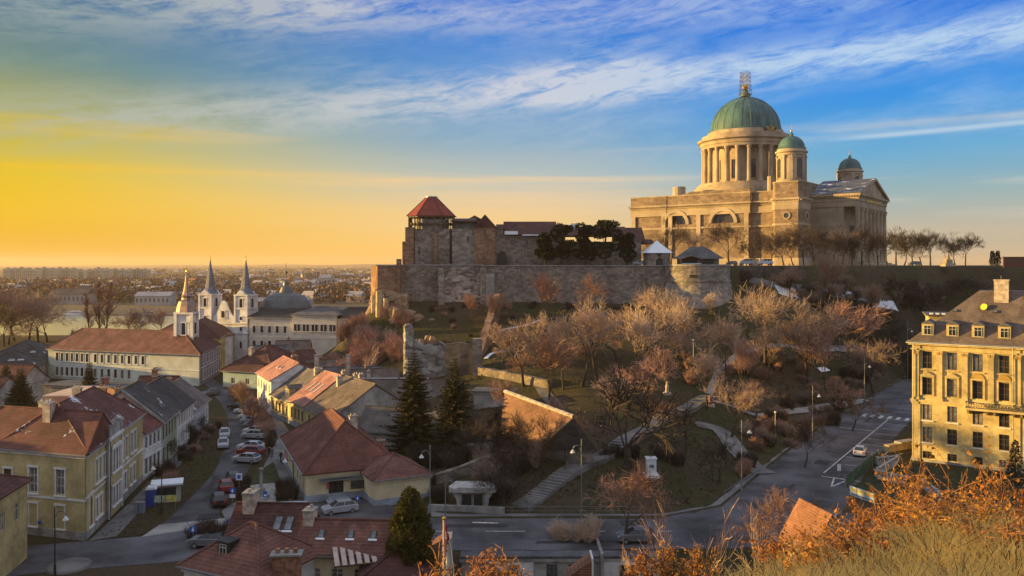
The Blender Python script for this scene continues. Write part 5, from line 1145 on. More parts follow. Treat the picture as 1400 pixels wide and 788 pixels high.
# low retaining walls by the road and the bunker like portal
pa, pb = hit(595,662), hit(690,628)
wseg(pa, pb, -1, pa.z+1.2, pb.z+1.2, 1, wall_m, 'retaining_wall', 'curved low rubble wall in the dark thicket above the small portal', .2)
wseg(G0(586,700), G0(690,704), -1, .9, .9, .5, plinth_m, 'kerb_wall', 'low stone wall along the pavement beside the small portal', .0)
pt = thing('shelter_portal', 'small pale concrete portal with a curved canopy and two dark doorways', 'portal', (G0(646,700).x, G0(646,700).y+.4, 0))
mb = MB(); mb.box(-1.6,1.6,0,2,0,2.4,plinth_m); mb.prism([(-2.7,-.7),(2.7,-.7),(2.9,0),(2.2,2.4),(-2.2,2.4),(-2.9,0)], 2.4, 3.0, bal); 
for s_ in (-1,1): mb.xprism([(s_*1.5,0),(s_*1.8,0),(s_*2.0,1.5),(s_*2.6,2.4),(s_*1.5,2.4)], -.1, .6, bal, 'y')
mb.obj('canopy', pt); mb = MB(); mb.box(-1.3,-.15,-.06,.05,0,2.0,dark); mb.box(.15,1.2,-.06,.05,0,2.0,dark); mb.obj('doorway', pt)
# ------------------------------------------------------------ basilica
th_ = math.radians(37); bu = Vector((math.cos(th_), -math.sin(th_))); bv = Vector((math.sin(th_), math.cos(th_)))
Z0 = 29.6
bas = thing('basilica', 'vast domed neoclassical basilica with a colonnaded drum and green copper dome on the hilltop', 'basilica', (117.7, 345, Z0), -th_)
lime = stone_mat('limestone_rough', (.20,.145,.105), (.33,.245,.175), .5, dark=(.13,.10,.08), amt=.9)
lime_s = M('limestone_smooth', (.40,.315,.225), .85, .22, .12, fine=14, bump=.08)
lime_d = M('limestone_drum', (.39,.305,.22), .85, .25, .2, fine=10, stretch=(1,1,.4))
green = M('copper_green', (.07,.165,.165), .6, .5, .28, col2=(.028,.07,.08), fine=5, stretch=(1,1,.16), spec=.35)
def z_(a): return a - Z0
mb = MB()
# main flank block and setback
U0, U1, VN, VF = -77, -19, 3, 82
# flank wall split round two lunettes
def wall_rect(mb, u0, u1, z0, z1, v, m): mb.face([(u0,v,z0),(u1,v,z0),(u1,v,z1),(u0,v,z1)], m)
lun = [(-54.5, 5.3), (-31.5, 5.3)]; zl = z_(48.6)
def flank(mb, v, flip=1):
    edges = [U0] + [e_ for u, r_ in lun for e_ in (u-r_, u+r_)] + [U1]
    for i in range(0, len(edges), 2): wall_rect(mb, edges[i], edges[i+1], -1, z_(57), v, lime)
    for u, r_ in lun:
        wall_rect(mb, u-r_, u+r_, -1, zl, v, lime); n = 14
        for k in range(n):
            a0, a1 = math.pi*k/n, math.pi*(k+1)/n; p0 = (u+r_*math.cos(a0), zl+r_*math.sin(a0)); p1 = (u+r_*math.cos(a1), zl+r_*math.sin(a1))
            mb.face([(p0[0],v,p0[1]),(p0[0],v,z_(57)),(p1[0],v,z_(57)),(p1[0],v,p1[1])], lime); mb.face([(p0[0],v,p0[1]),(p1[0],v,p1[1]),(p1[0],v+2.2,p1[1]),(p0[0],v+2.2,p0[1])], lime_s)
        mb.face([(u-r_,v,zl),(u+r_,v,zl),(u+r_,v+2.2,zl),(u-r_,v+2.2,zl)], lime_s)
flank(mb, VN); mb.box(U0,U1,VN+2.3,VF,-1,z_(57.2),lime); mb.face([(U0,VN,-1),(U0,VN+2.3,-1),(U0,VN+2.3,z_(57)),(U0,VN,z_(57))], lime); mb.face([(U1,VN,-1),(U1,VN+2.3,-1),(U1,VN+2.3,z_(57)),(U1,VN,z_(57))], lime)
mb.box(U1,-2,VN+1.8,VF,-1,z_(57.2),lime)
# apse-side pavilion a bit proud
mb.box(U0-.8,U0+18,VN-.5,VN+.0-.002,-1,z_(46.5),lime)
mb.obj('wall', bas)
mb = MB()
for u0, u1, v in ((U0-.8,U0+18,VN-.55),(U0+18,U1,VN-.35),(U1,-6.6,VN+1.45)):
    mb.box(u0,u1,v,v+1.2,z_(53.0),z_(56.0),lime_s); mb.box(u0-.15,u1+.15,v-.25,v+1.2,z_(52.6),z_(53.0),lime_s); mb.box(u0-.3,u1+.3,v-.5,v+1.2,z_(56.0),z_(56.5),lime_s)
    mb.box(u0-.9,u1+.9,v-1.3,v+1.2,z_(57.0),z_(57.7),lime_s); mb.box(u0-.2,u1+.2,v-.25,v+1.2,z_(46.4),z_(47.2),lime_s); mb.box(u0-.4,u1+.4,v-.7,v+1.2,-1,3.2,lime_s)
    k = u0
    while k < u1: mb.box(k,k+.55,v-1.0,v-.3,z_(56.5),z_(57.0),lime_s); k += 1.1
    mb.box(u0,u1,v+.2,v+1.6,z_(57.7),z_(61.6),lime); mb.box(u0-.2,u1+.2,v+.0,v+1.8,z_(61.6),z_(62.1),lime_s)
mb.box(-47,-19.2,VN+.0,VN+1.6,z_(62.1),z_(63.4),lime); mb.xprism([(-52,z_(62.1)),(-47,z_(62.1)),(-47,z_(63.4))], VN, VN+1.6, lime, 'y')
for u in (U0+.8,U0+16.5,U0+20,-20.5,-43): mb.box(u-1.0,u+1.0,VN-.75,VN-.3,3.2,z_(52.6),lime_s)
for u in (-80,): mb.box(u+2.0,u+3.0,VN,VF,z_(57.7),z_(61.6),lime); mb.box(u+1.2,u+3,VN,VF,z_(57),z_(57.7),lime_s)
mb.obj('cornice', bas)
for u, r_ in lun:
    mb = MB(); n = 16
    for k in range(n):
        a0, a1 = math.pi*k/n, math.pi*(k+1)/n
        for ra, rb2, vv in ((r_, r_+1.5, VN-.75),):
            p = [(u+ra*math.cos(a0),zl+ra*math.sin(a0)),(u+rb2*math.cos(a0),zl+rb2*math.sin(a0)),(u+rb2*math.cos(a1),zl+rb2*math.sin(a1)),(u+ra*math.cos(a1),zl+ra*math.sin(a1))]
            mb.face([(x,vv,z) for x,z in p], lime_s); mb.face([(p[1][0],vv,p[1][1]),(p[2][0],vv,p[2][1]),(p[2][0],VN,p[2][1]),(p[1][0],VN,p[1][1])], lime_s); mb.face([(p[0][0],vv,p[0][1]),(p[3][0],vv,p[3][1]),(p[3][0],VN,p[3][1]),(p[0][0],VN,p[0][1])], lime_s)
    mb.face([(u+r_*math.cos(a),VN+1.7,zl+r_*math.sin(a)) for a in [math.pi*k/16 for k in range(17)]], glass)
    for k in range(1,8): a = math.pi*k/8; mb.tube([Vector((u,VN+1.6,zl)),Vector((u+r_*math.cos(a),VN+1.6,zl+r_*math.sin(a)))],[.1,.1],w_brown,4)
    mb.box(u-r_,u+r_,VN+1.5,VN+1.7,zl,zl+.25,w_brown); mb.obj('lunette_window', bas)
# roof deck
roofdeck = M('lead_roof', (.14,.15,.16), .6, .2, .1)
mb = MB(); mb.box(U0+1,-2,VN+1.6,VF-1,z_(57.2),z_(58),roofdeck); mb.box(-72,-10,18,70,z_(58),z_(61.5),roofdeck)
mb.obj('roof', bas)
mb = MB(); mb.lathe([(3,z_(61)),(3,z_(67.0)),(0,z_(67.2))], 14, lime_s, (-58,14)); mb.lathe([(1.6,z_(61)),(1.6,z_(69))], 10, lime_s, (-13,12)); mb.obj('roof_turret', bas)
# drum and dome
DC = (-37.4, 45); base = 62
mb = MB(); mb.lathe([(26,z_(60)),(26,z_(65.5)),(24.8,z_(65.6)),(24.8,z_(66.8)),(23.6,z_(66.9)),(23.6,z_(68.2)),(22.4,z_(68.3)),(22.4,z_(69.2)),(17,z_(69.25))], 72, lime_d, DC)
mb.lathe([(17,z_(69)),(17,z_(86.4))], 72, lime_d, DC)
mb.lathe([(17,z_(86)),(21.3,z_(86.2)),(21.3,z_(87.6)),(21.7,z_(87.7)),(21.7,z_(89.2)),(22.9,z_(89.8)),(22.9,z_(90.6)),(20.9,z_(90.9)),(20.9,z_(92.6)),(20.0,z_(92.8)),(18.2,z_(93.0)),(18.0,z_(94.6)),(17.2,z_(94.8))], 96, lime_d, DC)
drum = mb.obj('drum', bas)
n = 24
for k in range(n):
    a = 2*math.pi*k/n + math.pi/n + .06; x = DC[0]+20.1*math.cos(a); y = DC[1]+20.1*math.sin(a)
    mb = MB(); mb.lathe([(1.25,z_(69.2)),(1.25,z_(69.8)),(.98,z_(70.1)),(.95,z_(76)),(.84,z_(84.6)),(1.0,z_(84.9)),(1.25,z_(85.7)),(1.3,z_(86.2))], 12, lime_s, (x,y)); mb.obj('column', drum, smooth=False)
for k in range(n):
    a = 2*math.pi*(k)/n + .06; x = DC[0]+17.03*math.cos(a); y = DC[1]+17.03*math.sin(a)
    me = window_mesh(2.3, 8.8, 'plain', w_brown, glass, lime_s) if k % 2 == 0 else None
    if me: inst('window', me, drum, (x+.2*math.cos(a),y+.2*math.sin(a),z_(71.2)), a+math.pi/2)
mb = MB(); R_d, H_d = 17.0, 17.2
prof = [(R_d, z_(94.2)), (R_d, z_(95.0))] + [(R_d*math.cos(t)*.985, z_(95.0)+H_d*math.sin(t)) for t in [math.pi/2*i/16 for i in range(1,16)]] + [(1.4,z_(112.1))]
mb.lathe(prof, 96, green, DC)
dome = mb.obj('dome', drum, smooth=True)
mb = MB()
for k in range(24):
    a = 2*math.pi*k/24; pts = [Vector((DC[0]+r_*math.cos(a), DC[1]+r_*math.sin(a), z)) for r_, z in prof[1:]]; mb.tube(pts, [.16]*len(pts), green, 4)
mb.lathe([(17.6,z_(94.6)),(17.6,z_(95.3)),(16.9,z_(95.5))], 72, green, DC); mb.obj('rib', dome)
mb = MB()
random.seed(3)
for k in range(14): mb.box(DC[0]+15+random.uniform(-4,4.5),DC[0]+15+random.uniform(-3.8,5),DC[1]-11.5+random.uniform(-.5,.4),DC[1]-11,z_(93),z_(93+random.uniform(.6,2)),dark)
mb.obj('roof_clutter', drum)
# lantern cross inside scaffolding
lan = MB(); lan.lathe([(2.4,z_(112.6)),(2.4,z_(114)),(1.6,z_(114.4)),(1.2,z_(116))], 14, green, DC); lan.ball((DC[0],DC[1],z_(117.4)),1.5,gold,14)
lan.box(DC[0]-.22,DC[0]+.22,DC[1]-.2,DC[1]+.2,z_(118.6),z_(124),gold); lan.box(DC[0]-1.4,DC[0]+1.4,DC[1]-.2,DC[1]+.2,z_(121.6),z_(122.1),gold); lan.obj('cross', dome)
sc_ = MB(); V = Vector
for s in range(6):
    z0s, z1s = z_(111.9)+s*2.1, z_(111.9)+(s+1)*2.1; h0, h1 = 2.4-s*.09, 2.4-(s+1)*.09
    for a, c_ in (((-1,-1),(1,-1)),((1,-1),(1,1)),((1,1),(-1,1)),((-1,1),(-1,-1))):
        A0 = V((DC[0]+a[0]*h0,DC[1]+a[1]*h0,z0s)); A1 = V((DC[0]+a[0]*h1,DC[1]+a[1]*h1,z1s)); C0 = V((DC[0]+c_[0]*h0,DC[1]+c_[1]*h0,z0s)); C1 = V((DC[0]+c_[0]*h1,DC[1]+c_[1]*h1,z1s))
        for p, q in ((A0,A1),(A1,C1),(A0,C1),(A0.lerp(C0,.5),A1.lerp(C1,.5))): sc_.tube([p,q],[.09,.09],w_brown,4)
sc_.obj('scaffolding', dome)
# bell towers (near and far)
def bell(v0, far):
    t = MB(); a = 6.3; c_ = (0, v0)
    ch_ = 1.5; oc = [(-a+ch_,-a),(a-ch_,-a),(a,-a+ch_),(a,a-ch_),(a-ch_,a),(-a+ch_,a),(-a,a-ch_),(-a,-a+ch_)]; ocp = lambda s: [(x*s+c_[0], y*s+c_[1]) for x, y in oc]
    t.prism(ocp(1), -1, z_(59.5), lime); 
    for s, z0, z1, m in ((1.06,-1,3.2,lime_s),(1.03,z_(46.4),z_(47.2),lime_s),(1.02,z_(53),z_(56),lime_s),(1.05,z_(56),z_(56.5),lime_s),(1.13,z_(57.0),z_(57.7),lime_s),(.99,z_(59.5),z_(64.2),lime),(1.02,z_(64.2),z_(64.6),lime_s)): t.prism(ocp(s), z0, z1, m)
    for k in range(12):
        for sgn, ax in ((-1,0),(1,0),(1,1),(-1,1)):
            u = -a+.6+k*1.05; t.box(*((c_[0]+u,c_[0]+u+.5,c_[1]+sgn*a*1.04-.3,c_[1]+sgn*a*1.04+.3) if ax == 0 else (c_[0]+sgn*a*1.04-.3,c_[0]+sgn*a*1.04+.3,c_[1]+u,c_[1]+u+.5)), z_(56.5), z_(57.0), lime_s)
    o = t.obj('bell_tower', bas)
    t = MB()
    for (x, y, rz_) in ((0,-a-.05,0),(a+.05,0,math.pi/2)):
        pts_o = []; 
        for k in range(20):
            a0, a1 = 2*math.pi*k/20, 2*math.pi*(k+1)/20
            for r0, r1, dd in ((1.1,1.7,.3),):
                P4 = [(r0*math.cos(a0),r0*math.sin(a0)),(r1*math.cos(a0),r1*math.sin(a0)),(r1*math.cos(a1),r1*math.sin(a1)),(r0*math.cos(a1),r0*math.sin(a1))]
                def tr(p, d): 
                    lx, ly = p[0], -d; X = lx*math.cos(rz_)-ly*math.sin(rz_); Y = lx*math.sin(rz_)+ly*math.cos(rz_); return (c_[0]+x+X, c_[1]+y+Y, z_(50.4)+p[1])
                t.face([tr(p,dd) for p in P4], lime_s); t.face([tr(P4[1],dd),tr(P4[2],dd),tr(P4[2],0),tr(P4[1],0)], lime_s); t.face([tr((0,0),.04),tr(P4[0],.04),tr(P4[3],.04)], glass)
    t.obj('round_window', o)
    t = MB(); R = 5.9
    t.lathe([(R+.3,z_(64.6)),(R+.3,z_(65.6)),(R-.35,z_(65.7)),(R-.35,z_(75.6)),(R+.1,z_(75.8)),(R+.1,z_(76.6)),(R+.7,z_(76.9)),(R+.7,z_(77.5)),(R-.1,z_(77.7)),(R-.1,z_(78.4))], 48, lime_s, c_); bd = t.obj('belfry', o)
    for k in range(8):
        an_ = 2*math.pi*k/8 + math.pi/8 + .1
        x, y = c_[0]+(R-.3)*math.cos(an_), c_[1]+(R-.3)*math.sin(an_)
        p_ = MB(); p_.box(-.75,.75,-.45,.2,z_(65.7),z_(75.7),lime_s,an_+math.pi/2,(x,y)); p_.box(-.9,.9,-.6,.2,z_(74.6),z_(75.7),lime_s,an_+math.pi/2,(x,y)); p_.obj('pilaster', bd)
        if k % 2 == 0:
            an2 = an_ + math.pi/8; inst('belfry_opening', window_mesh(2.6,8.0,'arch',w_brown,glass,lime_s), bd, (c_[0]+(R-.05)*math.cos(an2),c_[1]+(R-.05)*math.sin(an2),z_(66.4)), an2+math.pi/2)
    t = MB(); Rd = 5.4; t.lathe([(Rd+.5,z_(78.4)),(Rd+.5,z_(78.9)),(Rd,z_(79.0))]+[(Rd*math.cos(q),z_(79)+5.2*math.sin(q)) for q in [math.pi/2*i/9 for i in range(1,9)]]+[(.8,z_(84.2)),(.7,z_(85.2)),(.3,z_(85.5)),(.2,z_(86))], 48, green, c_); dm = t.obj('dome', bd, smooth=True)
    t = MB(); t.ball((c_[0],c_[1],z_(86.3)),.5,gold,8); t.box(c_[0]-.1,c_[0]+.1,c_[1]-.1,c_[1]+.1,z_(86.5),z_(89),gold); t.box(c_[0]-.6,c_[0]+.6,c_[1]-.1,c_[1]+.1,z_(87.8),z_(88),gold); t.obj('cross', dm)
bell(0, False); bell(90, True)
# portico block
mb = MB(); mb.box(-2,13.5,25,75,-1,z_(55.2),lime_s); mb.box(-2,0,6,25,-1,z_(57),lime_s); mb.box(-2,0,75,84,-1,z_(57),lime_s)
mb.box(-1,20.5,24.6,75.4,z_(55.2),z_(57.6),lime_s); mb.box(-1,20.8,24.3,75.7,z_(57.6),z_(59.2),lime_s); mb.box(-1.5,21.8,23.3,76.7,z_(59.9),z_(60.8),lime_s); mb.box(-1.5,21.1,24.0,76.0,z_(59.2),z_(59.9),lime_s)
k = 0
while k < 22: mb.box(k-1,k-.45,23.5,24.2,z_(59.3),z_(59.85),lime_s); k += 1.15
mb.box(13.5,23,24,76,-1,1.2,lime_s); mb.box(23,25,26,74,-1,.6,lime_s); mb.box(-.5,14,24.8,25,z_(46.6),z_(47.2),lime_s)
mb.box(-8,0,22,78,z_(58),z_(64.0),lime); mb.box(-8,-2,30,70,z_(64),z_(67.4),lime)
port = mb.obj('portico', bas)
mb = MB(); zt = z_(60.8)
mb.face([(20.8,24,zt),(20.8,76,zt),(20.8,50,z_(68.6)-.6)], lime_s); mb.obj('tympanum', port)
mb = MB(); dv_ = .9
lead_snow = roof_mat('lead_roof_snow', (.10,.115,.16), .07)
mb.face([(-1.5,23.2,zt+.1),(21.9,23.2,zt+.1),(21.9,50,z_(69.2)),(-1.5,50,z_(69.2))], lead_snow); mb.face([(-1.5,76.8,zt+.1),(21.9,76.8,zt+.1),(21.9,50,z_(69.2)),(-1.5,50,z_(69.2))], lead_snow)
for s, v0 in ((1,23.2),(-1,76.8)): mb.face([(22,v0,zt+.05),(22,50,z_(69.15)),(22,50,z_(68.1)),(22,v0+s*3.2,zt+.05)], lime_s); mb.face([(22,v0+s*3.2,zt+.05),(22,50,z_(68.1)),(20.8,50,z_(68.1)),(20.8,v0+s*3.2,zt+.05)], lime_s)
mb.obj('roof', port)
for k in range(8):
    v = 26.2 + k*(47.6/7); mb = MB(); mb.box(18.4-.0,21.4,v-1.5,v+1.5,1.2,1.8,lime_s); mb.lathe([(1.35,1.8),(1.3,2.4),(1.22,2.6),(1.18,12),(1.02,z_(53.0)),(1.15,z_(53.2)),(1.5,z_(54.8)),(1.55,z_(55.2))], 14, lime_s, (19.9,v)); mb.obj('column', port)
for v in (26.0,74.0):
    mb = MB(); mb.box(12.2,14.4,v-1.2,v+1.2,1.2,z_(55.2),lime_s); mb.obj('column', port)
mb = MB(); mb.box(13.45,13.6,38,62,3,18,dark); mb.box(13.52,13.7,47,53,1.2,12,w_brown); mb.obj('door', port)
cu = bpy.data.curves.new('inscription', 'FONT'); cu.body = 'QUAE SURSUM SUNT QUAERITE'; cu.size = 1.7; cu.extrude = .05; cu.align_x = 'CENTER'
tmp = bpy.data.objects.new('tmp', cu); scene.collection.objects.link(tmp); dg = bpy.context.evaluated_depsgraph_get(); me = bpy.data.meshes.new_from_object(tmp.evaluated_get(dg)); bpy.data.objects.remove(tmp)
me.materials.clear(); me.materials.append(gold); me.name = 'inscription'
o = inst('inscription', me, port, (20.9,50,z_(57.8))); o.rotation_euler = (math.pi/2,0,math.pi/2)
# inner courtyard link walls between towers and nave
mb = MB(); mb.box(-12,-2,VN+8,30,z_(57.2),z_(61.5),lime); mb.obj('attic', bas)
# ------------------------------------------------------------ trees
bark = M('bark', (.065,.05,.04), .95, .3, 2.0, fine=5); bark_l = M('pale_bark', (.42,.34,.27), .9, .3, 3.0)
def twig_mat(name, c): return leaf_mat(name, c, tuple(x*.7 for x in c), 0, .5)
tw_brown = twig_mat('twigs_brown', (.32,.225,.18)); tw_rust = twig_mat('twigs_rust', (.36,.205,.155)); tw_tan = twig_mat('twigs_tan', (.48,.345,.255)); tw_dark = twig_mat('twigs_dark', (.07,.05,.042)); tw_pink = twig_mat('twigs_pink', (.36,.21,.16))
def bare_tree(seed, h=12, spread=.5, bare=False, trunk_frac=.25, up=.25, dens=1.0, poplar=False, twr=.032, crownmat=None, trunkmat=None, maxlev=5, drape=0):
    rnd = random.Random(seed); T = MB(); C = MB(); cm = crownmat or tw_brown; tmt = trunkmat or bark
    def grow(p, d, ln, r, lev):
        n = 9 if poplar and lev == 0 else (3 if lev < 3 else 2); pts = [p]; rad = [r]; q = p.copy(); dd = d.copy()
        for i in range(n):
            j = .02 if poplar and lev == 0 else .16 + .07*lev; dd = (dd + Vector((rnd.uniform(-j,j), rnd.uniform(-j,j), rnd.uniform(-j,j)+up*.12*(1 if lev > 0 else 0)-drape*.1*lev))).normalized()
            q = q + dd*(ln/n); pts.append(q.copy()); rad.append(r*(1-.45*(i+1)/n))
        r2 = rad[-1]
        (T if lev <= 2 else C).tube(pts, rad, tmt if lev <= 2 else cm, 6 if lev == 0 else (4 if lev < 3 else 3))
        if lev >= maxlev: return
        k = {0: 5, 1: 5, 2: 5, 3: 5, 4: 5}.get(lev, 4); k = max(2, int(round(k*dens)))
        if poplar and lev == 0: k = 22
        for c in range(k):
            if lev == 0 and not poplar: t = 1.0 - .28*rnd.random()*(c > 1)
            else: t = rnd.uniform(.25 if not(poplar and lev==0) else .12, 1.0)
            f = t*n; i = min(int(f), n-1); s = pts[i].lerp(pts[i+1], f-i)
            a = c*2.4 + rnd.uniform(-.5,.5); sp = spread*rnd.uniform(.6,1.25)*(.22 if c == 0 and lev < 4 else 1.0)
            if poplar: sp = .3 if lev == 0 else .35
            o = dd.orthogonal().normalized(); o2 = dd.cross(o); side = o*math.cos(a)+o2*math.sin(a)
            nd = (dd*math.cos(sp) + side*math.sin(sp)); nd = (nd + Vector((0,0,up*.35))).normalized()
            l2 = ln*(rnd.uniform(.58,.85) if lev else rnd.uniform(.62,.95))*(.5 if poplar and lev == 0 else 1)
            if lev == 0 and not poplar: l2 = h*.30*rnd.uniform(.8,1.1)
            if poplar and lev == 0: l2 = h*.16*(1.15-t*.75)
            grow(s, nd, l2, max(twr*.8, r2*(.62 if lev else .6)*(1.15-.45*t+.0)), lev+1)
    grow(Vector((0,0,-.6)), Vector((0,0,1)), h*(trunk_frac if not poplar else .95)+.6, h*(.009 if poplar else (.034 if seed == 8 else .021)), 0)
    zm = sorted(v_[2] for v_ in C.v)[int(len(C.v)*.998)]; k_ = 12/zm
    T.v = [(x*k_,y*k_,z*k_) for x,y,z in T.v]; C.v = [(x*k_,y*k_,z*k_) for x,y,z in C.v]
    return T.mesh('trunk', True), C.mesh('crown')
def tree_proto(*a, **k): return bare_tree(*a, **k)
PR = {
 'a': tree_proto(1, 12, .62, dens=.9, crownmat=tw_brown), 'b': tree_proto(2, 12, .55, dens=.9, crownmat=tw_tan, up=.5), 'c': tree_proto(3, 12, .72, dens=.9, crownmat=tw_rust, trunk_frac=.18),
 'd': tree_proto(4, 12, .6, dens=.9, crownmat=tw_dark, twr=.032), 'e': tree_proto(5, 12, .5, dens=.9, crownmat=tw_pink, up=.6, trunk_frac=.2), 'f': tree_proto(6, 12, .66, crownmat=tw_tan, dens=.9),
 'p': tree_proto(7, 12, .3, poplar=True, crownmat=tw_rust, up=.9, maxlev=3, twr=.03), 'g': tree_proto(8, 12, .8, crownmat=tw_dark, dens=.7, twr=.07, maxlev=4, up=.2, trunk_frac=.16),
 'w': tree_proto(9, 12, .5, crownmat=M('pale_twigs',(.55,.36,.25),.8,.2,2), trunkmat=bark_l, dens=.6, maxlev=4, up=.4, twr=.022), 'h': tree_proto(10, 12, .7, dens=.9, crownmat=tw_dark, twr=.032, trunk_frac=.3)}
_n = [0]
def tree(kind, x, y, z, h, label, name='bare_tree', group=None, wid=1.0, cat='tree'):
    tm_, cm_ = PR[kind]; _n[0] += 1; s = h/12.0
    t = thing(name, label, cat, (x, y, z), _n[0]*1.7, group, (s*wid, s*wid, s)); inst('trunk', tm_, t); inst('crown', cm_, t); return t
GP_ = 'bare trees on the park slope'
def treepx(kind, px, pyb, pyt, label, name='bare_tree', group=None, wid=1.0, Y=None, z=None):
    q = hit(px, pyb) if Y is None else Vector(((px-700)*Y/F, Y, z if z is not None else yz(pyb, Y)))
    h = (pyb-pyt)*q.y/F; return tree(kind, q.x, q.y, q.z, h, label, name, group, wid)
GP = 'bare trees on the park slope'
for k, px, pb, pt, w_, lab in [
 ('a',716,530,428,1.0,'tall bare tree with tan crown left of the park centre, behind the gnarled tree'),
 ('e',752,548,455,1.1,'bare pinkish tree just left of the tallest park tree'),
 ('b',795,528,408,1.1,'tallest tan crowned park tree with an upright brushy top'),
 ('c',845,500,425,1.5,'broad rust coloured low crown in the middle of the park'),
 ('f',886,505,410,1.15,'golden tan crown catching the sun below the right end of the curtain wall'),
 ('b',925,490,408,1.1,'tan tree standing right of the golden crown'),
 ('c',890,560,475,1.2,'rust red small tree above the stair path'),
 ('a',946,520,440,1.0,'bare brown tree beside the small orange monument'),
 ('b',995,520,425,.9,'slender bare tree with straight pale trunk in mid park'),
 ('f',1045,500,390,1.25,'large tan brushy crown below the round bastion'),
 ('b',1050,520,440,1.1,'dense tan tree with a double trunk in the right half of the park'),
 ('a',1105,525,420,1.2,'wide brown tree with a pale trunk foot right of the double trunked tree'),
 ('e',1160,500,410,1.3,'hazy pinkish brown tree on the right upper lawn'),
 ('d',1195,510,425,1.3,'dark bare tree near the uphill road'),
 ('c',1035,570,520,1.2,'small rust coloured tree by the pale park path'),
 ('c',1150,560,515,1.3,'round rust shrub tree beside the uphill pavement'),
 ('a',1000,600,520,1.0,'bare brown tree left of the pale park path'),
 ('g',938,620,540,.9,'thin dark tree on the lawn below the stair path'),
 ('g',985,660,590,.9,'small dark crooked tree near the hooked street lamp'),
 ('d',1100,640,575,1.1,'dark bare tree between the two hooked street lamps'),
 ('e',1125,420,350,1.1,'spreading brown tree on the ramp under the basilica'),
 ('c',1080,408,360,.9,'little rust tree in the snow beside the ramp'),
 ('c',815,430,374,1.0,'rounded rust tree against the long curtain wall'),
 ('e',748,448,372,.9,'upright pinkish tree against the long curtain wall'),
 ('e',670,455,400,.8,'pinkish bare tree on the sloping reddish wall'),
 ('c',718,520,480,1.1,'small rust round tree above the orange lit garden wall'),
 ('b',975,445,400,1.0,'low tan brushy tree at the foot of the round bastion'),
 ('d',655,640,575,1.4,'dark tree in the thicket under the patched orange roof'),
 ('d',745,650,590,1.4,'dark tree in the thicket left of the stair path'),
 ('h',690,700,640,1.5,'dark scrubby tree behind the small portal'),
 ('d',1215,470,415,1.6,'dark tree on the slope behind the ochre building'),
 ('d',1270,455,385,1.6,'dark hazy tree on the upper slope, left of the ochre roof ridge'),
 ('d',1170,455,405,1.6,'dark brown tree among the upper lawn bushes'),
 ('h',1330,420,378,1.8,'dark tree behind the roof ridge of the ochre building'),
 ('d',1225,420,375,2.0,'dark tree on the bank just below the hilltop terrace'),
 ('d',1300,425,376,2.2,'dark wide tree on the bank just below the hilltop lawn'),
 ('a',780,500,460,1.2,'small brown tree in front of the long lawn'),
 ('a',690,505,470,1.0,'little brown tree over the snow patch of the ruins'),
 ('e',905,600,545,1.0,'thin pinkish tree above the bronze statue'),
 ('c',1185,470,430,1.4,'rust brown shrub tree at the top of the uphill pavement')]:
    treepx(k, px, pb, pt, lab, group=GP, wid=w_)
for k, px, pb, pt, w_, lab in [
 ('b',770,535,440,1.1,'tan tree crowding the left side of the tallest park tree'),('b',818,520,418,1.2,'tan brushy tree just right of the tallest park tree'),
 ('b',868,520,432,1.1,'tan tree between the rust crown and the golden crown'),('f',908,470,400,1.1,'tan crown right under the seam of wall and round bastion'),
 ('e',1130,540,450,1.2,'pinkish tree before the right upper lawn'),
 ('b',968,560,478,1.0,'thin tan tree over the upper end of the stair path'),('e',1010,545,470,1.1,'pinkish thin tree above the pale park path'),
 ('a',1195,540,470,1.3,'brown tree above the middle of the uphill pavement'),('d',1165,590,540,1.3,'low dark tree over the uphill pavement'),('e',760,600,545,1.0,'pinkish low tree at the right end of the patched orange roof'),
 ('a',835,585,520,.9,'brown thin tree behind the gnarled tree'),('e',690,580,525,1.1,'pinkish tree over the left end of the patched orange roof'),('d',712,632,566,1.2,'dark tree standing before the front slope of the patched orange roof'),('e',772,632,572,1.1,'pinkish tree before the right corner of the patched orange roof'),('d',676,610,560,1.1,'dark tree at the left corner of the patched orange roof'),('d',1235,500,440,1.4,'dark tree by the top of the uphill road'),
 ('e',645,440,405,1.2,'low pinkish tree on the dark slope under the wall'),('c',880,440,400,1.2,'rust brown low tree against the end of the long wall'),('a',1090,400,372,1.5,'low brown tree by the ramp'),('e',1200,430,392,1.6,'hazy pinkish tree on the bank below the hilltop')]:
    treepx(k, px, pb, pt-(pb-pt)*.12, lab, group=GP, wid=w_*.85)
# gnarled dark tree in front
q = hit(856,640); tg = tree('g', q.x, q.y, q.z, (640-486)*q.y/F, 'big gnarled black limbed tree beside the stair path', wid=1.15); tg['group'] = GP
treepx('c', 855, 752, 640, 'round rust crowned tree with black limbs standing over the lower road', wid=1.1, Y=88, z=0)
treepx('c', 1072, 740, 640, 'rust crowned tree left of the road bend with its base behind the bushes', wid=1.15, Y=82, z=0)
treepx('d', 1122, 728, 645, 'brown tree touching the rust crown at the road bend', wid=1.2, Y=84, z=0)
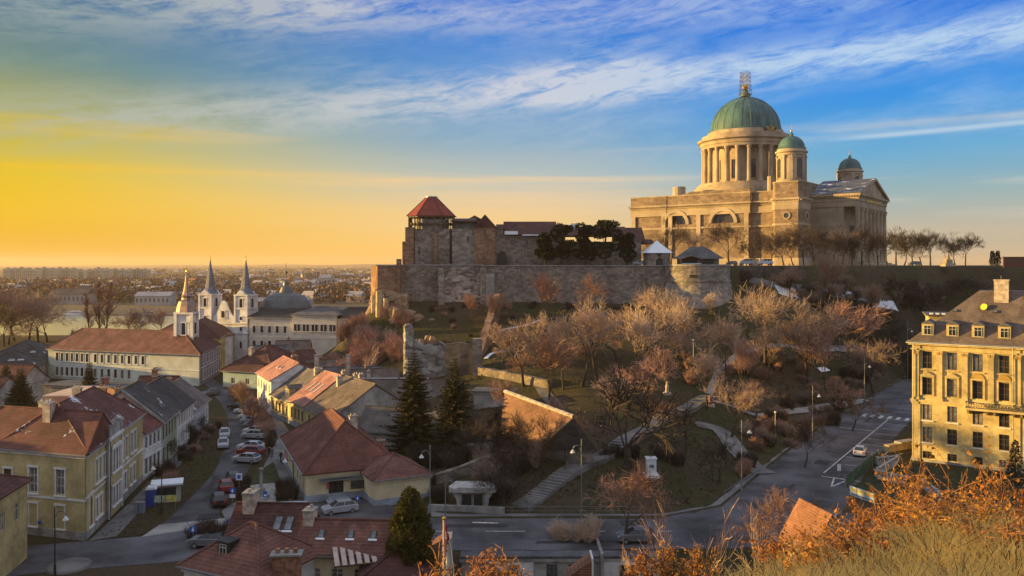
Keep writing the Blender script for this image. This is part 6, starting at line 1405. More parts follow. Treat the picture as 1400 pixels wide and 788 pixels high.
# hilltop trees before the basilica
GH = 'bare trees on the hilltop terrace'
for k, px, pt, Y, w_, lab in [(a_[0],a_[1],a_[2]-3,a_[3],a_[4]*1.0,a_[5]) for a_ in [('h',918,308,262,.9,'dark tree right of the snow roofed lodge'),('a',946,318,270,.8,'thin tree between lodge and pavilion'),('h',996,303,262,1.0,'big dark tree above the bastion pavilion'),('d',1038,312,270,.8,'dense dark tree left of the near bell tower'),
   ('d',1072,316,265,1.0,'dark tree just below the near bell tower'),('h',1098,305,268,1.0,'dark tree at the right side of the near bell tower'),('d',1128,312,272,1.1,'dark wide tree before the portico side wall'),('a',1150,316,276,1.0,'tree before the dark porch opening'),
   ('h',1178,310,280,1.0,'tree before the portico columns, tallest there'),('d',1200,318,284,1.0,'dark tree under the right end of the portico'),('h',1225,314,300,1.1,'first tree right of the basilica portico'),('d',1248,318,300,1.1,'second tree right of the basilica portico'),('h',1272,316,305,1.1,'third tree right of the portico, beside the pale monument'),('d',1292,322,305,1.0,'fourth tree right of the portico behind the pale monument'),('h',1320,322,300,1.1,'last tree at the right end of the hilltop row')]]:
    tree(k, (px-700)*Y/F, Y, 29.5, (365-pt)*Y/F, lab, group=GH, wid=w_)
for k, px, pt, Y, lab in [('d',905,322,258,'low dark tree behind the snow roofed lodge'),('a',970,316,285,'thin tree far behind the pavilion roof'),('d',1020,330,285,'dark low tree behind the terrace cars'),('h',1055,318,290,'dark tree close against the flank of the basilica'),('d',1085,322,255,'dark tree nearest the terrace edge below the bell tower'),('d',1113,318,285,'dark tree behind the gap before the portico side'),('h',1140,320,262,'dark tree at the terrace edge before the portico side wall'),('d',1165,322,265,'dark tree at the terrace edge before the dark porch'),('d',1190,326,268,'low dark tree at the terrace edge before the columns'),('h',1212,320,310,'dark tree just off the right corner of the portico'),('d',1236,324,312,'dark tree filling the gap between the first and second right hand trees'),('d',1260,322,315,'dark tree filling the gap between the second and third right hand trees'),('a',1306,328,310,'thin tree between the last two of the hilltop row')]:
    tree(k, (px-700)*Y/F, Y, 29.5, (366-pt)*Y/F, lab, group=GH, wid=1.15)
# ---- leafy things
def quadleaf(mb, p, d, s, m, rnd, asp=.6):
    d = d.normalized(); a = d.orthogonal().normalized(); a = (a*math.cos(rnd.random()*6.28)+d.cross(a)*math.sin(rnd.random()*6.28))
    u = d*s; v = a*(s*asp*.5); mb.face([p, p+u*.5+v, p+u, p+u*.5-v], m)
ndl = leaf_mat('spruce_needles', (.085,.07,.028), (.022,.03,.014), .1, .5); ndl_g = leaf_mat('golden_conifer', (.16,.13,.03), (.045,.055,.018), .15, .8); pine_m = leaf_mat('pine_needles', (.018,.024,.015), (.008,.012,.008), .05, 1.0)  # brown gold in the spruce needles paints sunlit branch edges
def spruce(seed, h, r, mat=ndl):
    rnd = random.Random(seed); T = MB(); T.tube([Vector((0,0,-.5)),Vector((0,0,h*.5)),Vector((0,0,h))],[h*.018,h*.011,.02],bark,7); C = MB(); z = h*.06; k = 0
    while z < h*.985:
        t = z/h; rl = r*(1-t)**.82*rnd.uniform(.82,1.12)+.12; n = 7 if t < .8 else 5
        for b_ in range(n):
            a = k*1.1 + 2*math.pi*b_/n + rnd.uniform(-.2,.2); l = rl*rnd.uniform(.7,1.15); pts = []; m_ = max(4, int(l/.28))
            for i in range(m_+1):
                f = i/m_; pts.append(Vector((math.cos(a)*l*f, math.sin(a)*l*f, z - l*.34*f + l*.22*f*f*f)))
            C.tube(pts[::max(1,m_//3)], [.04]*len(pts[::max(1,m_//3)]), bark, 3)
            for i in range(1, m_+1):
                p = pts[i]; dr = (pts[i]-pts[i-1]).normalized(); sd_ = dr.cross(Vector((0,0,1)))
                ww = (.25+.55*(1-i/m_))*min(1, l*.55)
                for s in (-1,1):
                    for _ in range(2): quadleaf(C, p, dr*.8+sd_*s*rnd.uniform(.5,1.1)+Vector((0,0,rnd.uniform(-.75,-.1))), ww*rnd.uniform(.7,1.2)+.15, mat, rnd, .5)
            quadleaf(C, pts[-1], (pts[-1]-pts[-2]), .35, mat, rnd, .5)
        z += h*.021 + .05; k += 1
    return T.mesh('trunk'), C.mesh('crown')
def put2(ms, name, label, cat, loc, rz=0, group=None, names=('trunk','crown'), sc=None):
    t = thing(name, label, cat, loc, rz, group, sc)
    for m_, n_ in zip(ms, names): inst(n_, m_, t)
    return t
q = P(566,628,Y=128); put2(spruce(1, (628-478)*128/F, 5.4), 'spruce', 'tall dark spruce left of its twin below the ruins', 'tree', (q.x,q.y,q.z), 0)
q = P(622,632,Y=124); put2(spruce(2, (632-488)*124/F, 5.1), 'spruce', 'dark spruce right of its twin beside the patched orange roof', 'tree', (q.x,q.y,q.z), 1)
q = P(122,560,Y=168); put2(spruce(3, (560-492)*168/F, 2.6), 'spruce', 'small dark spruce before the pale green palace', 'tree', (q.x,q.y,0), 1)
q = P(28,590,Y=150); put2(spruce(4, 11, 4.0), 'spruce', 'dark spruce at the left edge behind the yellow roofs', 'tree', (q.x,q.y,0), 2)
q = P(8,585,Y=165); put2(spruce(5, 10, 3.6), 'spruce', 'dark spruce farthest left between the dark roofs', 'tree', (q.x,q.y,0), 2)
def cloud(seed, clumps, n, size, mat, trunk=None):
    rnd = random.Random(seed); C = MB()
    for (x, y, z, rx, rz_) in clumps:
        for _ in range(n):
            u = Vector((rnd.gauss(0,1), rnd.gauss(0,1), rnd.gauss(0,1))).normalized(); k = rnd.uniform(.35,1.0)**.5
            w_ = 1+.35*mnoise.noise((u.x*2+x, u.y*2+y, u.z*2+z))
            p = Vector((x+u.x*rx*k*w_, y+u.y*rx*k*w_, z+u.z*rz_*k*w_)); quadleaf(C, p, u+Vector((rnd.uniform(-.8,.8), rnd.uniform(-.8,.8), rnd.uniform(-.4,.8))), size*rnd.uniform(.6,1.3), mat, rnd, .8)
    return C.mesh('crown')
# conifer in the foreground
rnd = random.Random(4); hh = (770-672)*70/F
cl_ = [(0,0,1.0+i*hh/9.5, max(.35,1.75*math.sin(math.pi*(.28+.68*i/9))), .75) for i in range(9)]
for k in range(16): a = k*2.4; z = .5+hh*.8*(k/16); r_ = 1.5*(1-.75*(z/hh)**2); cl_.append((math.cos(a)*r_, math.sin(a)*r_, z, .65, .9))
T = MB(); T.tube([Vector((0,0,-5)),Vector((0,0,hh*.8))],[.3,.06],bark,6)
q = P(561,778,Y=70); put2((T.mesh('trunk'), cloud(5, cl_, 520, .26, ndl_g)), 'conifer', 'dense rounded golden green conifer in the bottom foreground', 'tree', tuple(q))
# pines on the castle terrace
for i, (px, pt, Y, hs_) in enumerate([(768,304,224,1),(800,306,225,1),(828,299,224,1.25),(858,318,224,.8),(745,318,224,.7)]):
    h_ = (362-pt)*Y/F; rnd = random.Random(i+20); cl_ = []
    for k in range(17): a = k*2.4; f_ = rnd.uniform(.22,.95); r_ = rnd.uniform(.4,3.3)*hs_*(1.15-.5*f_); cl_.append((math.cos(a)*r_, math.sin(a)*r_*.8, h_*f_, 1.45*hs_, .85))
    T = MB(); T.tube([Vector((0,0,-.5)),Vector((.2,0,h_*.5)),Vector((0,.1,h_*.85))],[.28,.2,.08],bark,6)
    for k in range(6): c_ = cl_[k]; T.tube([Vector((.15,0,h_*.45)),Vector(c_[:3])],[.12,.05],bark,4)
    put2((T.mesh('trunk'), cloud(i+30, cl_, 330, .45, pine_m)), 'pine', ['dark pine at the left of the castle terrace group','dark pine second from the left in the castle terrace group','tallest flat topped dark pine above the curtain wall','low dark pine next to the snow roofed lodge side','smallest dark pine nearest the palace arch'][i], 'tree', ((px-700)*Y/F, Y, 29.6), i, 'pines on the castle terrace')
for i, px in enumerate((1357,1364)):
    Y = 300; h_ = (366-346)*Y/F; T = MB(); T.tube([Vector((0,0,-.5)),Vector((0,0,h_*.7))],[.15,.05],bark,5); put2((T.mesh('trunk'), cloud(i+50, [(0,0,h_*(.15+.14*k),1.0-.09*k,.8) for k in range(6)], 150, .4, pine_m)), 'thuja', 'dark column shaped thuja at the right end of the hilltop, %s of the pair' % ('left' if i == 0 else 'right'), 'tree', ((px-700)*Y/F, Y, 29.6), i)
q = P(1388,690,Y=112); T = MB(); T.tube([Vector((0,0,-.5)),Vector((0,0,4))],[.15,.05],bark,5); put2((T.mesh('trunk'), cloud(77, [(0,0,1+1.0*k,1.15-.2*k,.9) for k in range(5)], 170, .3, tw_dark)), 'thuja', 'dark pointed conifer before the ochre building at the right edge', 'tree', (q.x,q.y,0))
# ---- bushes: twiggy clumps (shared meshes)
def bush_mesh(seed, mat, n=190, h=2.4, r=1.5, tw=.026):
    rnd = random.Random(seed); C = MB(); cl = [(rnd.uniform(-1.2,1.2), rnd.uniform(-1.2,1.2), rnd.uniform(.45,1.1), rnd.uniform(.6,1.25)) for _ in range(6)]
    for i in range(n):
        cx_, cy_, hk, rk = cl[i % 6]; a = rnd.random()*6.28; sp = rnd.random()**.7*.6*rk; lean = rnd.uniform(-.25,.25)
        p0 = Vector((cx_+rnd.uniform(-.15,.15), cy_+rnd.uniform(-.15,.15), -.2)); d = p0 + Vector((math.cos(a)*sp*r+lean, math.sin(a)*sp*r, h*hk*rnd.uniform(.45,1.15)*(1-.3*sp)))
        m1 = p0.lerp(d,.45)+Vector((rnd.uniform(-.25,.25),rnd.uniform(-.25,.25),rnd.uniform(0,.2))); C.tube([p0,m1,d],[tw*1.5,tw,tw*.4],mat,3)
        for _ in range(6):
            s = m1.lerp(d, rnd.random()**.8); e_ = s+Vector((rnd.uniform(-.6,.6),rnd.uniform(-.6,.6),rnd.uniform(-.05,.75))); C.tube([s, e_],[tw*.7,tw*.3],mat,3)
    return C.mesh('bush')
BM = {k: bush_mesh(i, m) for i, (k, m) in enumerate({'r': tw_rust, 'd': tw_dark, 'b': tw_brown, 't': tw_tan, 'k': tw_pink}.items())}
def bush(kind, px, py, s, label, group='bare shrubs', Y=None, sx=1.0):
    q = hit(px, py) if Y is None else Vector(((px-700)*Y/F, Y, H((px-700)*Y/F, Y))); _n[0] += 1
    o = inst('bush', BM[kind], None, (q.x,q.y,q.z), _n[0]*2.1, (s*sx,s*sx,s)); return tag(o, label, 'shrub', group)
random.seed(14)
for i in range(18):
    px = random.uniform(560,905); Y = 218.2+random.uniform(-5,0); bush(random.choice('dbdk'), px, 0, random.uniform(.35,.95), 'low shrub growing along the foot of the curtain wall', 'low shrubs at the foot of the curtain wall', Y=Y)
for i in range(12):
    px, py = random.uniform(560,720), random.uniform(425,470); bush(random.choice('ddb'), px, py, random.uniform(.3,.7), 'low dark shrub on the grass slope above the ruins', 'low shrubs on the slope above the ruins')
# rust coloured thicket at the cliff foot: a wall of shrubs
random.seed(11)
for i in range(34):
    px = random.uniform(432,548); Y = random.uniform(192,216); bush(random.choice('rrbrk'), px, 0, random.uniform(1.3,2.1) if px > 445 else 1.2, 'rust coloured shrub in the thicket at the foot of the sunlit cliff', 'thicket at the cliff foot', Y=Y)
random.seed(12)
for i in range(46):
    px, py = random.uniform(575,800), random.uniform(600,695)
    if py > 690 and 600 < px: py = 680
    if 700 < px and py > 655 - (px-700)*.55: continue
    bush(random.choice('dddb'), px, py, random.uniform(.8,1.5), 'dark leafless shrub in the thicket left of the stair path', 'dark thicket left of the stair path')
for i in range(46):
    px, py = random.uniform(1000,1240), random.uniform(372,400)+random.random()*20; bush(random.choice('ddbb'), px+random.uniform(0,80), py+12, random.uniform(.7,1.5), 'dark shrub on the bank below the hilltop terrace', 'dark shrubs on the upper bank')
for i in range(50):
    t = random.random(); px = 1010+t*225; py = 668-t*140-random.uniform(8,70); bush(random.choice('dbbrd'), px, py, random.uniform(.6,1.15), 'brown shrub on the verge above the uphill pavement', 'brown shrubs above the uphill road')
for i in range(24):
    px = random.uniform(935,1100); py = random.uniform(490,530); bush(random.choice('rrdb'), px, py, random.uniform(.7,1.2), 'rust brown shrub in the belt below the upper lawn', 'rust shrub belt in mid park')
for i in range(26):
    t = random.random(); px = 1240+t*90; bush('d', px, 0, random.uniform(1.4,2.4), 'dark shrub on the steep bank behind the ochre building', 'dark shrubs behind the ochre building', Y=random.uniform(215,262))
for i in range(20):
    t = random.random(); px = 212+t*88+random.uniform(-12,8); py = 672-t*90+random.uniform(-8,8); bush(random.choice('ddbk'), px, py, random.uniform(.4,.8), 'low brown shrub on the verge between street and houses', 'low shrubs on the street verge')
for i in range(16):
    t = random.random(); bush('k', 325+t*40, 540+t*60, random.uniform(.8,1.3), 'pinkish shrub between the parked cars and the footpath', 'pinkish shrubs beside the parked cars')
for px, pb, pt, k, lab in [(335,572,520,'k','pinkish bare tree at the bend of the street'),(345,590,540,'k','second pinkish bare tree beside the parked cars'),(215,525,500,'k','thin bare tree before the right half of the green palace')]:
    PRk = {'k':'e'}[k]; treepx(PRk, px, pb, pt, lab, wid=1.1)
for i, (px, pb, pt) in enumerate([(238,632,598),(262,612,575),(228,652,625),(276,598,566)]): treepx('d', px, pb, pt, 'small dark street tree on the verge, %s from the junction' % ('second','third','first','fourth')[i], wid=1.1)
treepx('w', 492, 520, 440, 'white barked birch before the rust coloured thicket', 'birch', wid=.8, Y=186, z=0)
for i, (px, pb, s) in enumerate([(330,668,.9),(336,684,.9),(388,672,1),(393,686,1),(372,610,.8)]): bush('d', px, pb, s*.8, 'dark clipped shrub at the edge of the monument green', 'shrubs round the monument green')
bush('d', 300, 742, 1.1, 'black shrub island in the junction'); bush('d', 275, 738, .9, 'smaller dark shrub left in the junction island')
bush('t', 765, 752, .9, 'yellowish green leaning shrub beside the lower road', Y=90); bush('t', 800, 752, 1.1, 'yellowish green round shrub beside the lower road', Y=89)
for px, py in ((862,628),(905,628),(922,635),(835,628)): bush('d', px, py, .8, 'dark evergreen ball shrub near the statue', 'ball shrubs near the statue')
# ---- riverside trees
for k, px, pb, pt, Y, w_, lab, nm in [('b',38,476,404,321,1.3,'big tan brown riverside tree, in the middle of the leftmost clump','bare_tree'),('c',64,474,412,316,1.4,'low brown riverside tree at the right of the leftmost clump','bare_tree'),('e',-4,478,400,318,1.5,'brown riverside tree cut by the left edge','bare_tree'),('c',12,482,425,306,1.5,'low rust brown tree in front of the leftmost riverside trees','bare_tree'),('a',20,478,405,322,1.2,'big brown riverside tree at the left edge','bare_tree'),('a',52,472,402,318,1.2,'big brown riverside tree, second from the left edge','bare_tree'),('d',5,480,420,300,1.5,'darker tree behind the leftmost riverside tree','bare_tree'),
   ('p',122,462,398,330,1.5,'slim poplar left of the taller pair by the river','poplar'),('p',136,466,386,328,1.6,'tall poplar by the river','poplar'),('p',145,466,388,330,1.6,'tall poplar right beside its twin by the river','poplar'),
   ('c',172,462,418,326,1.3,'rust coloured round tree by the river, left of two','bare_tree'),('c',194,462,416,324,1.3,'rust coloured round tree by the river, right of two','bare_tree'),('e',222,462,420,330,1.2,'thin pale tree left of the white bell tower','bare_tree'),('d',100,474,452,310,.8,'small pollarded tree before the river','bare_tree')]:
    treepx(k, px, pb, pt, lab, nm, wid=w_, Y=Y, z=0)
# ------------------------------------------------------------ far town beyond the river
random.seed(21)
pan = [M('panel_block_a',(.42,.38,.30),.9,.1,.05), M('panel_block_b',(.50,.46,.36),.9,.1,.05), M('panel_block_c',(.33,.29,.24),.9,.1,.05)]
wd = M('far_window_band', (.12,.11,.1), .6, .2, .2)
px = 4
i = 0
while px < 196:
    wpx = random.uniform(8,13); Y = 1600+random.uniform(-40,60); top = 367.2+random.uniform(-.4,.8) if px < 97 or px > 118 else 369.5
    if px > 150: top = 368.2+random.random()
    x0, x1 = (px-700)*Y/F, (px+wpx-.8)*Y/F-700*Y/F; h = yz(top, Y); bt = thing('apartment_block', 'pale concrete apartment block in the row on the horizon beyond the river', 'apartment block', (x0,Y,0), random.uniform(-.05,.05), 'apartment blocks on the horizon')
    mb = MB(); mb.box(0,x1-x0,0,14,-1,h,pan[i%3]); mb.box((x1-x0)*.35,(x1-x0)*.35+4,4,9,h,h+2.4,pan[2]); mb.obj('wall', bt)
    mb = MB()
    for k in range(int(h/2.9)-1): mb.box(.6,x1-x0-.6,-.12,.0,2+k*2.9,3.3+k*2.9,wd)
    for k in range(3): mb.box((x1-x0)*(.2+.3*k),(x1-x0)*(.2+.3*k)+.9,-.2,0,0,h,pan[1])
    mb.obj('window', bt); px += wpx; i += 1
fw = [M('far_wall_white',(.42,.38,.35),.9,.1,.1), M('far_wall_peach',(.52,.38,.28),.9,.1,.1), M('far_wall_grey',(.34,.31,.28),.9,.1,.1)]
fr_ = [M('far_roof_red',(.28,.12,.08),.9,.2,.1), M('far_roof_dark',(.12,.09,.08),.9,.2,.1), M('far_roof_snow',(.36,.33,.34),.9,.1,.1)]
def farhouse(L_, D_, h, wm, rm_):
    mb = MB(); mb.box(0,L_,0,D_,-1,h,wm); mb.xprism([(-.5,h),(D_+.5,h),(D_/2,h+D_*.4)], -.4, L_+.4, rm_)
    n = int(L_/2.6)
    for k in range(n): mb.box(1+k*2.6,2+k*2.6,-.06,0,h-2.2,h-1,wd)
    return mb.mesh('far_house')
FH = [farhouse(random.uniform(9,17),9,random.choice((4,5.5,7)),random.choice(fw),random.choice(fr_)) for _ in range(14)]
spots = []
for i in range(250):
    off = 8 + 44*random.random()**1.35; Y = F*HC/off; px = random.uniform(-10,560)
    if px < 205 and Y > 1350: continue
    spots.append((px, Y)); o = inst('far_house', random.choice(FH), None, ((px-700)*Y/F, Y, .2), random.uniform(-.6,.6)); s = .85+Y/6500; o.scale = (s,s,s)
    tag(o, 'small distant house among the trees of the plain beyond the river', 'house', 'distant houses beyond the river')
for lab, px0, px1, py, hh, dp_, rm_ in [('long white riverside building with a row of dark windows left of the church tower',184,232,418,7,12,2),('grey flat riverside depot building left of the poplars',68,118,417,8,16,1),('white low hall on the far bank left edge',-5,30,401,5,14,2),('white villa beyond the domed palace',402,430,398,9,14,2),('snow roofed hall among the houses of the plain',436,452,396,14,16,2),('long pale hall far behind the domed palace',330,420,424,5,12,2)]:
    Y = F*HC/(py-HY); L_ = (px1-px0)*Y/F; bt = thing('far_hall', lab, 'building', ((px0-700)*Y/F,Y,0)); mb = MB(); mb.box(0,L_,0,dp_,-1,hh,fw[0] if rm_ == 2 else fw[2]); mb.obj('wall', bt); mb = MB(); mb.xprism([(-.5,hh),(dp_+.5,hh),(dp_/2,hh+dp_*.25)], -.4, L_+.4, fr_[rm_]); mb.obj('roof', bt); mb = MB()
    for k in range(int(L_/3.2)): mb.box(1+k*3.2,2.3+k*3.2,-.08,0,hh*.35,hh*.75,wd)
    mb.obj('window', bt)
for px, top, lab in ((429,372,'brick tower on the plain, left of the striped block'),(503,374,'striped far apartment building left of the castle cliff')):
    Y = 1500; x = (px-700)*Y/F; bt = thing('far_building', lab, 'building', (x,Y,0)); mb = MB(); L_ = 8 if px < 450 else 19; mb.box(0,L_,0,12,-1,yz(top,Y),fr_[0]); mb.obj('wall', bt); mb = MB()
    for k in range(int(L_/3.5)): mb.box(.6+k*3.5,2.2+k*3.5,-.2,0,1,yz(top,Y)-.6,fw[0])
    mb.obj('window', bt)
# woods of the plain: one mass
wm_ = leaf_mat('far_woods', (.17,.095,.06), (.075,.055,.045), 0, .02)
wm2 = leaf_mat('far_woods_tan', (.22,.13,.07), (.12,.075,.045), 0, .02)
mb = MB(); rnd = random.Random(5)
for i in range(5200):
    if i < 900: off = rnd.uniform(40,54)
    else: off = 5 + 46*rnd.random()**1.15
    Y = F*HC/off; pq = rnd.uniform(-40,600); x = (pq-700)*Y/F
    if pq < 206 and Y > 1330: continue
    if True:
        pass
    R = rnd.uniform(2.2,4.2)*(1+Y/3500); Hh = R*rnd.uniform(1.3,2.2); m_ = wm_ if rnd.random() < .7 else wm2
    for k in range(20 if Y < 1500 else 8):
        u = Vector((rnd.gauss(0,1), rnd.gauss(0,1), rnd.gauss(0,1))).normalized(); p = Vector((x+u.x*R*1.15, Y+u.y*R, Hh*.5+u.z*Hh*.5)); quadleaf(mb, p, u+Vector((rnd.uniform(-1,1),rnd.uniform(-1,1),rnd.uniform(0,1))), R*rnd.uniform(.3,.7), m_, rnd, .8)
tag(mb.obj('far_woods'), 'brown leafless woods spread over the plain beyond the river', 'woods', kind='stuff')
# boats / pontoon on the far bank
for px0, px1, py, lab in ((86,118,421,'long white moored boat on the far bank'),(195,215,424,'small white moored boat on the far bank')):
    q0 = P(px0,py,Y=500); L_ = (px1-px0)*500/F; mb = MB(); mb.prism([(0,0),(L_*.9,0),(L_,1.5),(L_*.9,3),(0,3)], -1.3, .2, M('boat_hull',(.6,.58,.55),.6,.1,1)); mb.box(L_*.2,L_*.7,.4,2.6,.2,1.6,stucco_w); mb.box(L_*.22,L_*.68,.36,.4,.7,1.2,dark); tag(mb.obj('moored_boat', loc=(q0.x,500,0)), lab, 'boat')
# ------------------------------------------------------------ cars
def car_meshes(col, name):
    pm_ = M(name, col, .3, .06, 1.0, metal=.2, spec=.6); L_, W_ = 4.2, 1.72
    body = MB(); prof = [(-2.1,.35),(-2.12,.75),(-1.95,.92),(-1.0,1.02),(1.75,1.06),(2.05,.95),(2.1,.6),(2.08,.32)]; n = len(prof)
    secs = [(-.86,.94),(-.8,1.0),(.8,1.0),(.86,.94)]
    k = body.mi(pm_); b0 = len(body.v)
    for y, s in secs:
        for x, z in prof: body.v.append((x*s if abs(y) > .82 else x, y, .33+(z-.33)*(s if abs(y) > .82 else 1)))
    for i in range(3):
        for j in range(n): j2 = (j+1)%n; body.f.append((b0+i*n+j,b0+i*n+j2,b0+(i+1)*n+j2,b0+(i+1)*n+j)); body.m.append(k)
    for i in (0,3): body.f.append(tuple(b0+i*n+j for j in range(n))); body.m.append(k)
    cab = [(-1.15,1.0,.76),(1.85,1.04,.76),(1.3,1.46,.6),(-.35,1.47,.6)]
    lo = lambda s: [(x, s*w_, z) for x, z, w_ in cab]
    a, c_ = lo(1), lo(-1); body.face([a[3],a[2],c_[2],c_[3]], pm_)
    for s in (a, c_): 
        for p, q in ((0,3),(1,2)): body.tube([Vector(s[p]),Vector(s[q])],[.05,.04],pm_,4)
        m0 = [(s[0][i]*.52+s[1][i]*.48) for i in range(3)]; m1 = [(s[3][i]*.52+s[2][i]*.48) for i in range(3)]; body.tube([Vector(m0),Vector(m1)],[.05,.05],pm_,4)
    win = MB(); 
    for s in (a, c_): win.face(s, glass)
    win.face([a[0],a[3],c_[3],c_[0]], glass); win.face([a[1],a[2],c_[2],c_[1]], glass)
    wh = MB(); 
    k = wh.mi(dark)
    n2 = 14; b0 = len(wh.v)
    for y in (-.1,.1):
        for i in range(n2): t = 2*math.pi*i/n2; wh.v.append((.31*math.cos(t), y, .31*math.sin(t)))
    for i in range(n2): j=(i+1)%n2; wh.f.append((b0+i,b0+j,b0+n2+j,b0+n2+i)); wh.m.append(k)
    for s in (0,n2): wh.f.append(tuple(b0+s+i for i in range(n2))); wh.m.append(k)
    ks = wh.mi(steel); b0 = len(wh.v)
    for y in (-.11,.11):
        for i in range(n2): t = 2*math.pi*i/n2; wh.v.append((.19*math.cos(t), y, .19*math.sin(t)))
        wh.f.append(tuple(range(len(wh.v)-n2, len(wh.v)))); wh.m.append(ks)
    return body.mesh('body'), win.mesh('window'), wh.mesh('wheel')
hl = MB(); hl.box(-.04,.04,-.17,.17,-.08,.08,M('headlight_glass',(.6,.62,.65),.2,.05,1,spec=.6)); HL = hl.mesh('headlight')
tl = MB(); tl.box(-.04,.04,-.14,.14,-.12,.12,M('tail_light_red',(.45,.02,.015),.3,.05,1)); TL = tl.mesh('tail_light')
CM = {k: car_meshes(c_, k+'_car_paint') for k, c_ in dict(white=(.62,.62,.63), silver=(.38,.39,.41), black=(.02,.02,.022), red=(.25,.03,.03), grey=(.16,.17,.18), blue=(.05,.08,.18)).items()}
def car(col, x, y, z, rz, label, group=None, van=False):
    c_ = thing('parked_car', label, 'car', (x,y,z), rz, group); b_, w_, wh_ = CM[col]
    if van: c_.scale = (1.15,1.1,1.45)
    inst('body', b_, c_); inst('window', w_, c_)
    for sx in (-1.3,1.3):
        for sy in (-.78,.78): inst('wheel', wh_, c_, (sx,sy,.31))
    for sy in (-.62,.62): inst('headlight', HL, c_, (-2.1,sy,.72)); inst('tail_light', TL, c_, (2.09,sy,.8))
    return c_
def carpx(col, px, py, hd, label, group=None): q = G0(px, py); return car(col, q.x, q.y, .05, hd, label, group)
GC = 'cars parked along the curving street'
for col, px, py, hd, lab in [('black',299,690,-1.15,'black car parked nearest the junction, first of the three dark cars'),('red',309,671,-1.15,'dark red car parked second from the junction'),('black',319,660,-1.15,'black car parked third from the junction'),
   ('silver',337,633,-.2,'silver car standing slantwise after the gap in the parked row'),('red',343,623,-.2,'red car between two pale cars behind the slanting silver one'),('white',343,616,-.2,'white car right behind the red one'),
   ('silver',347,600,-.2,'silver car at the start of the far group of parked cars'),('white',349,594,-.2,'white car, second of the far group'),('grey',347,587,-.2,'grey car, third of the far group'),('silver',344,580,-.2,'silver car in the middle of the far group'),('white',341,574,-.25,'white car behind the middle of the far group'),('white',335,566,-.3,'white car, last but one of the parked row'),('black',325,560,-.3,'black car at the far end of the parked row'),('grey',289,541,.9,'dark car far up the street before the church'),
   ('silver',307,598,1.9,'pale car parked alone on the left verge, upper one'),('silver',305,612,1.9,'pale car parked alone on the left verge, lower one')]:
    carpx(col, px, py, hd, lab, GC)
carpx('silver', 465, 702, .45, 'silver car on the forecourt of the red roofed shop'); carpx('grey', 287, 748, -.1, 'dark car half hidden behind the shrub island in the junction')
q = Vector(rd(39,8.2)); car('white', q.x, q.y, .05, math.atan2(.8245,.566)+math.pi+.12, 'white hatchback parked alone on the uphill road, seen from behind')
q = hit(659,617); car('white', q.x, q.y, q.z+.3, .3, 'white car glimpsed in the dark thicket under the patched orange roof')
car('grey', (868-700)*90/F, 88.5, .05, .0, 'car roof seen beneath the rust crowned tree at the lower road')
for col, px, Y, lab in [('white',1046,262,'white van parked on the hilltop terrace before the basilica'),('silver',1020,262,'silver car on the hilltop terrace left of the white van'),('grey',1000,264,'dark car on the terrace beside the pavilion'),('white',875,232,'white car beside the snow roofed lodge'),('grey',1250,285,'dark car under the trees right of the portico')]:
    car(col, (px-700)*Y/F, Y, 29.7, .1, lab, van='van' in lab)
# ------------------------------------------------------------ people
def person(x, y, z, rz, label, top, legs, walking=.25):
    skinm = M('skin',(.45,.28,.2),.7,.05,3); V3 = Vector
    vs_ = [(0,0,.95),(0,0,1.2),(0,0,1.42),(0,0,1.52),(0,0,1.66),(.09,0,.9),(.1,walking*.5,.5),(.1,walking,.06),(-.09,0,.9),(-.1,-walking*.4,.5),(-.1,-walking,.06),(.19,0,1.4),(.24,-walking*.6,1.12),(.24,-walking*.9,.88),(-.19,0,1.4),(-.24,walking*.5,1.12),(-.24,walking*.9,.88),(.1,walking+.13,.04),(-.1,-walking+.13,.04)]
    es = [(0,1),(1,2),(2,3),(3,4),(0,5),(5,6),(6,7),(0,8),(8,9),(9,10),(2,11),(11,12),(12,13),(2,14),(14,15),(15,16),(7,17),(10,18)]
    rr = [.15,.15,.16,.065,.11,.1,.07,.05,.1,.07,.05,.07,.05,.035,.07,.05,.035,.045,.045]
    me = bpy.data.meshes.new('person'); me.from_pydata(vs_, es, []); o = bpy.data.objects.new('person', me); scene.collection.objects.link(o); o.location = (x,y,z); o.rotation_euler = (0,0,rz)
    s = o.modifiers.new('skin','SKIN'); 
    lay = me.skin_vertices[0] if me.skin_vertices else None
    if lay is None:
        bpy.context.view_layer.objects.active = o; lay = me.skin_vertices.new() if hasattr(me.skin_vertices,'new') else None
    if lay:
        for v_, r_ in zip(lay.data, rr): v_.radius = (r_, r_*.8)
        lay.data[0].use_root = True
    o.modifiers.new('sub','SUBSURF').levels = 1; me.materials.append(legs)
    dg = bpy.context.evaluated_depsgraph_get(); m2 = bpy.data.meshes.new_from_object(o.evaluated_get(dg)); o.modifiers.clear(); o.data = m2
    m2.materials.clear(); [m2.materials.append(m_) for m_ in (legs, top, skinm)]
    for p in m2.polygons:
        c_ = p.center; p.material_index = 2 if c_.z > 1.5 or (abs(c_.x) > .2 and c_.z < .9) else (1 if c_.z > .88 else 0); p.use_smooth = True
    return tag(o, label, 'person')
coat_d = M('dark_coat',(.03,.03,.035),.9,.1,3); coat_b = M('blue_coat',(.05,.07,.12),.9,.1,3); coat_g = M('grey_coat',(.16,.15,.15),.9,.1,3); jeans = M('dark_trousers',(.03,.035,.05),.9,.1,3)
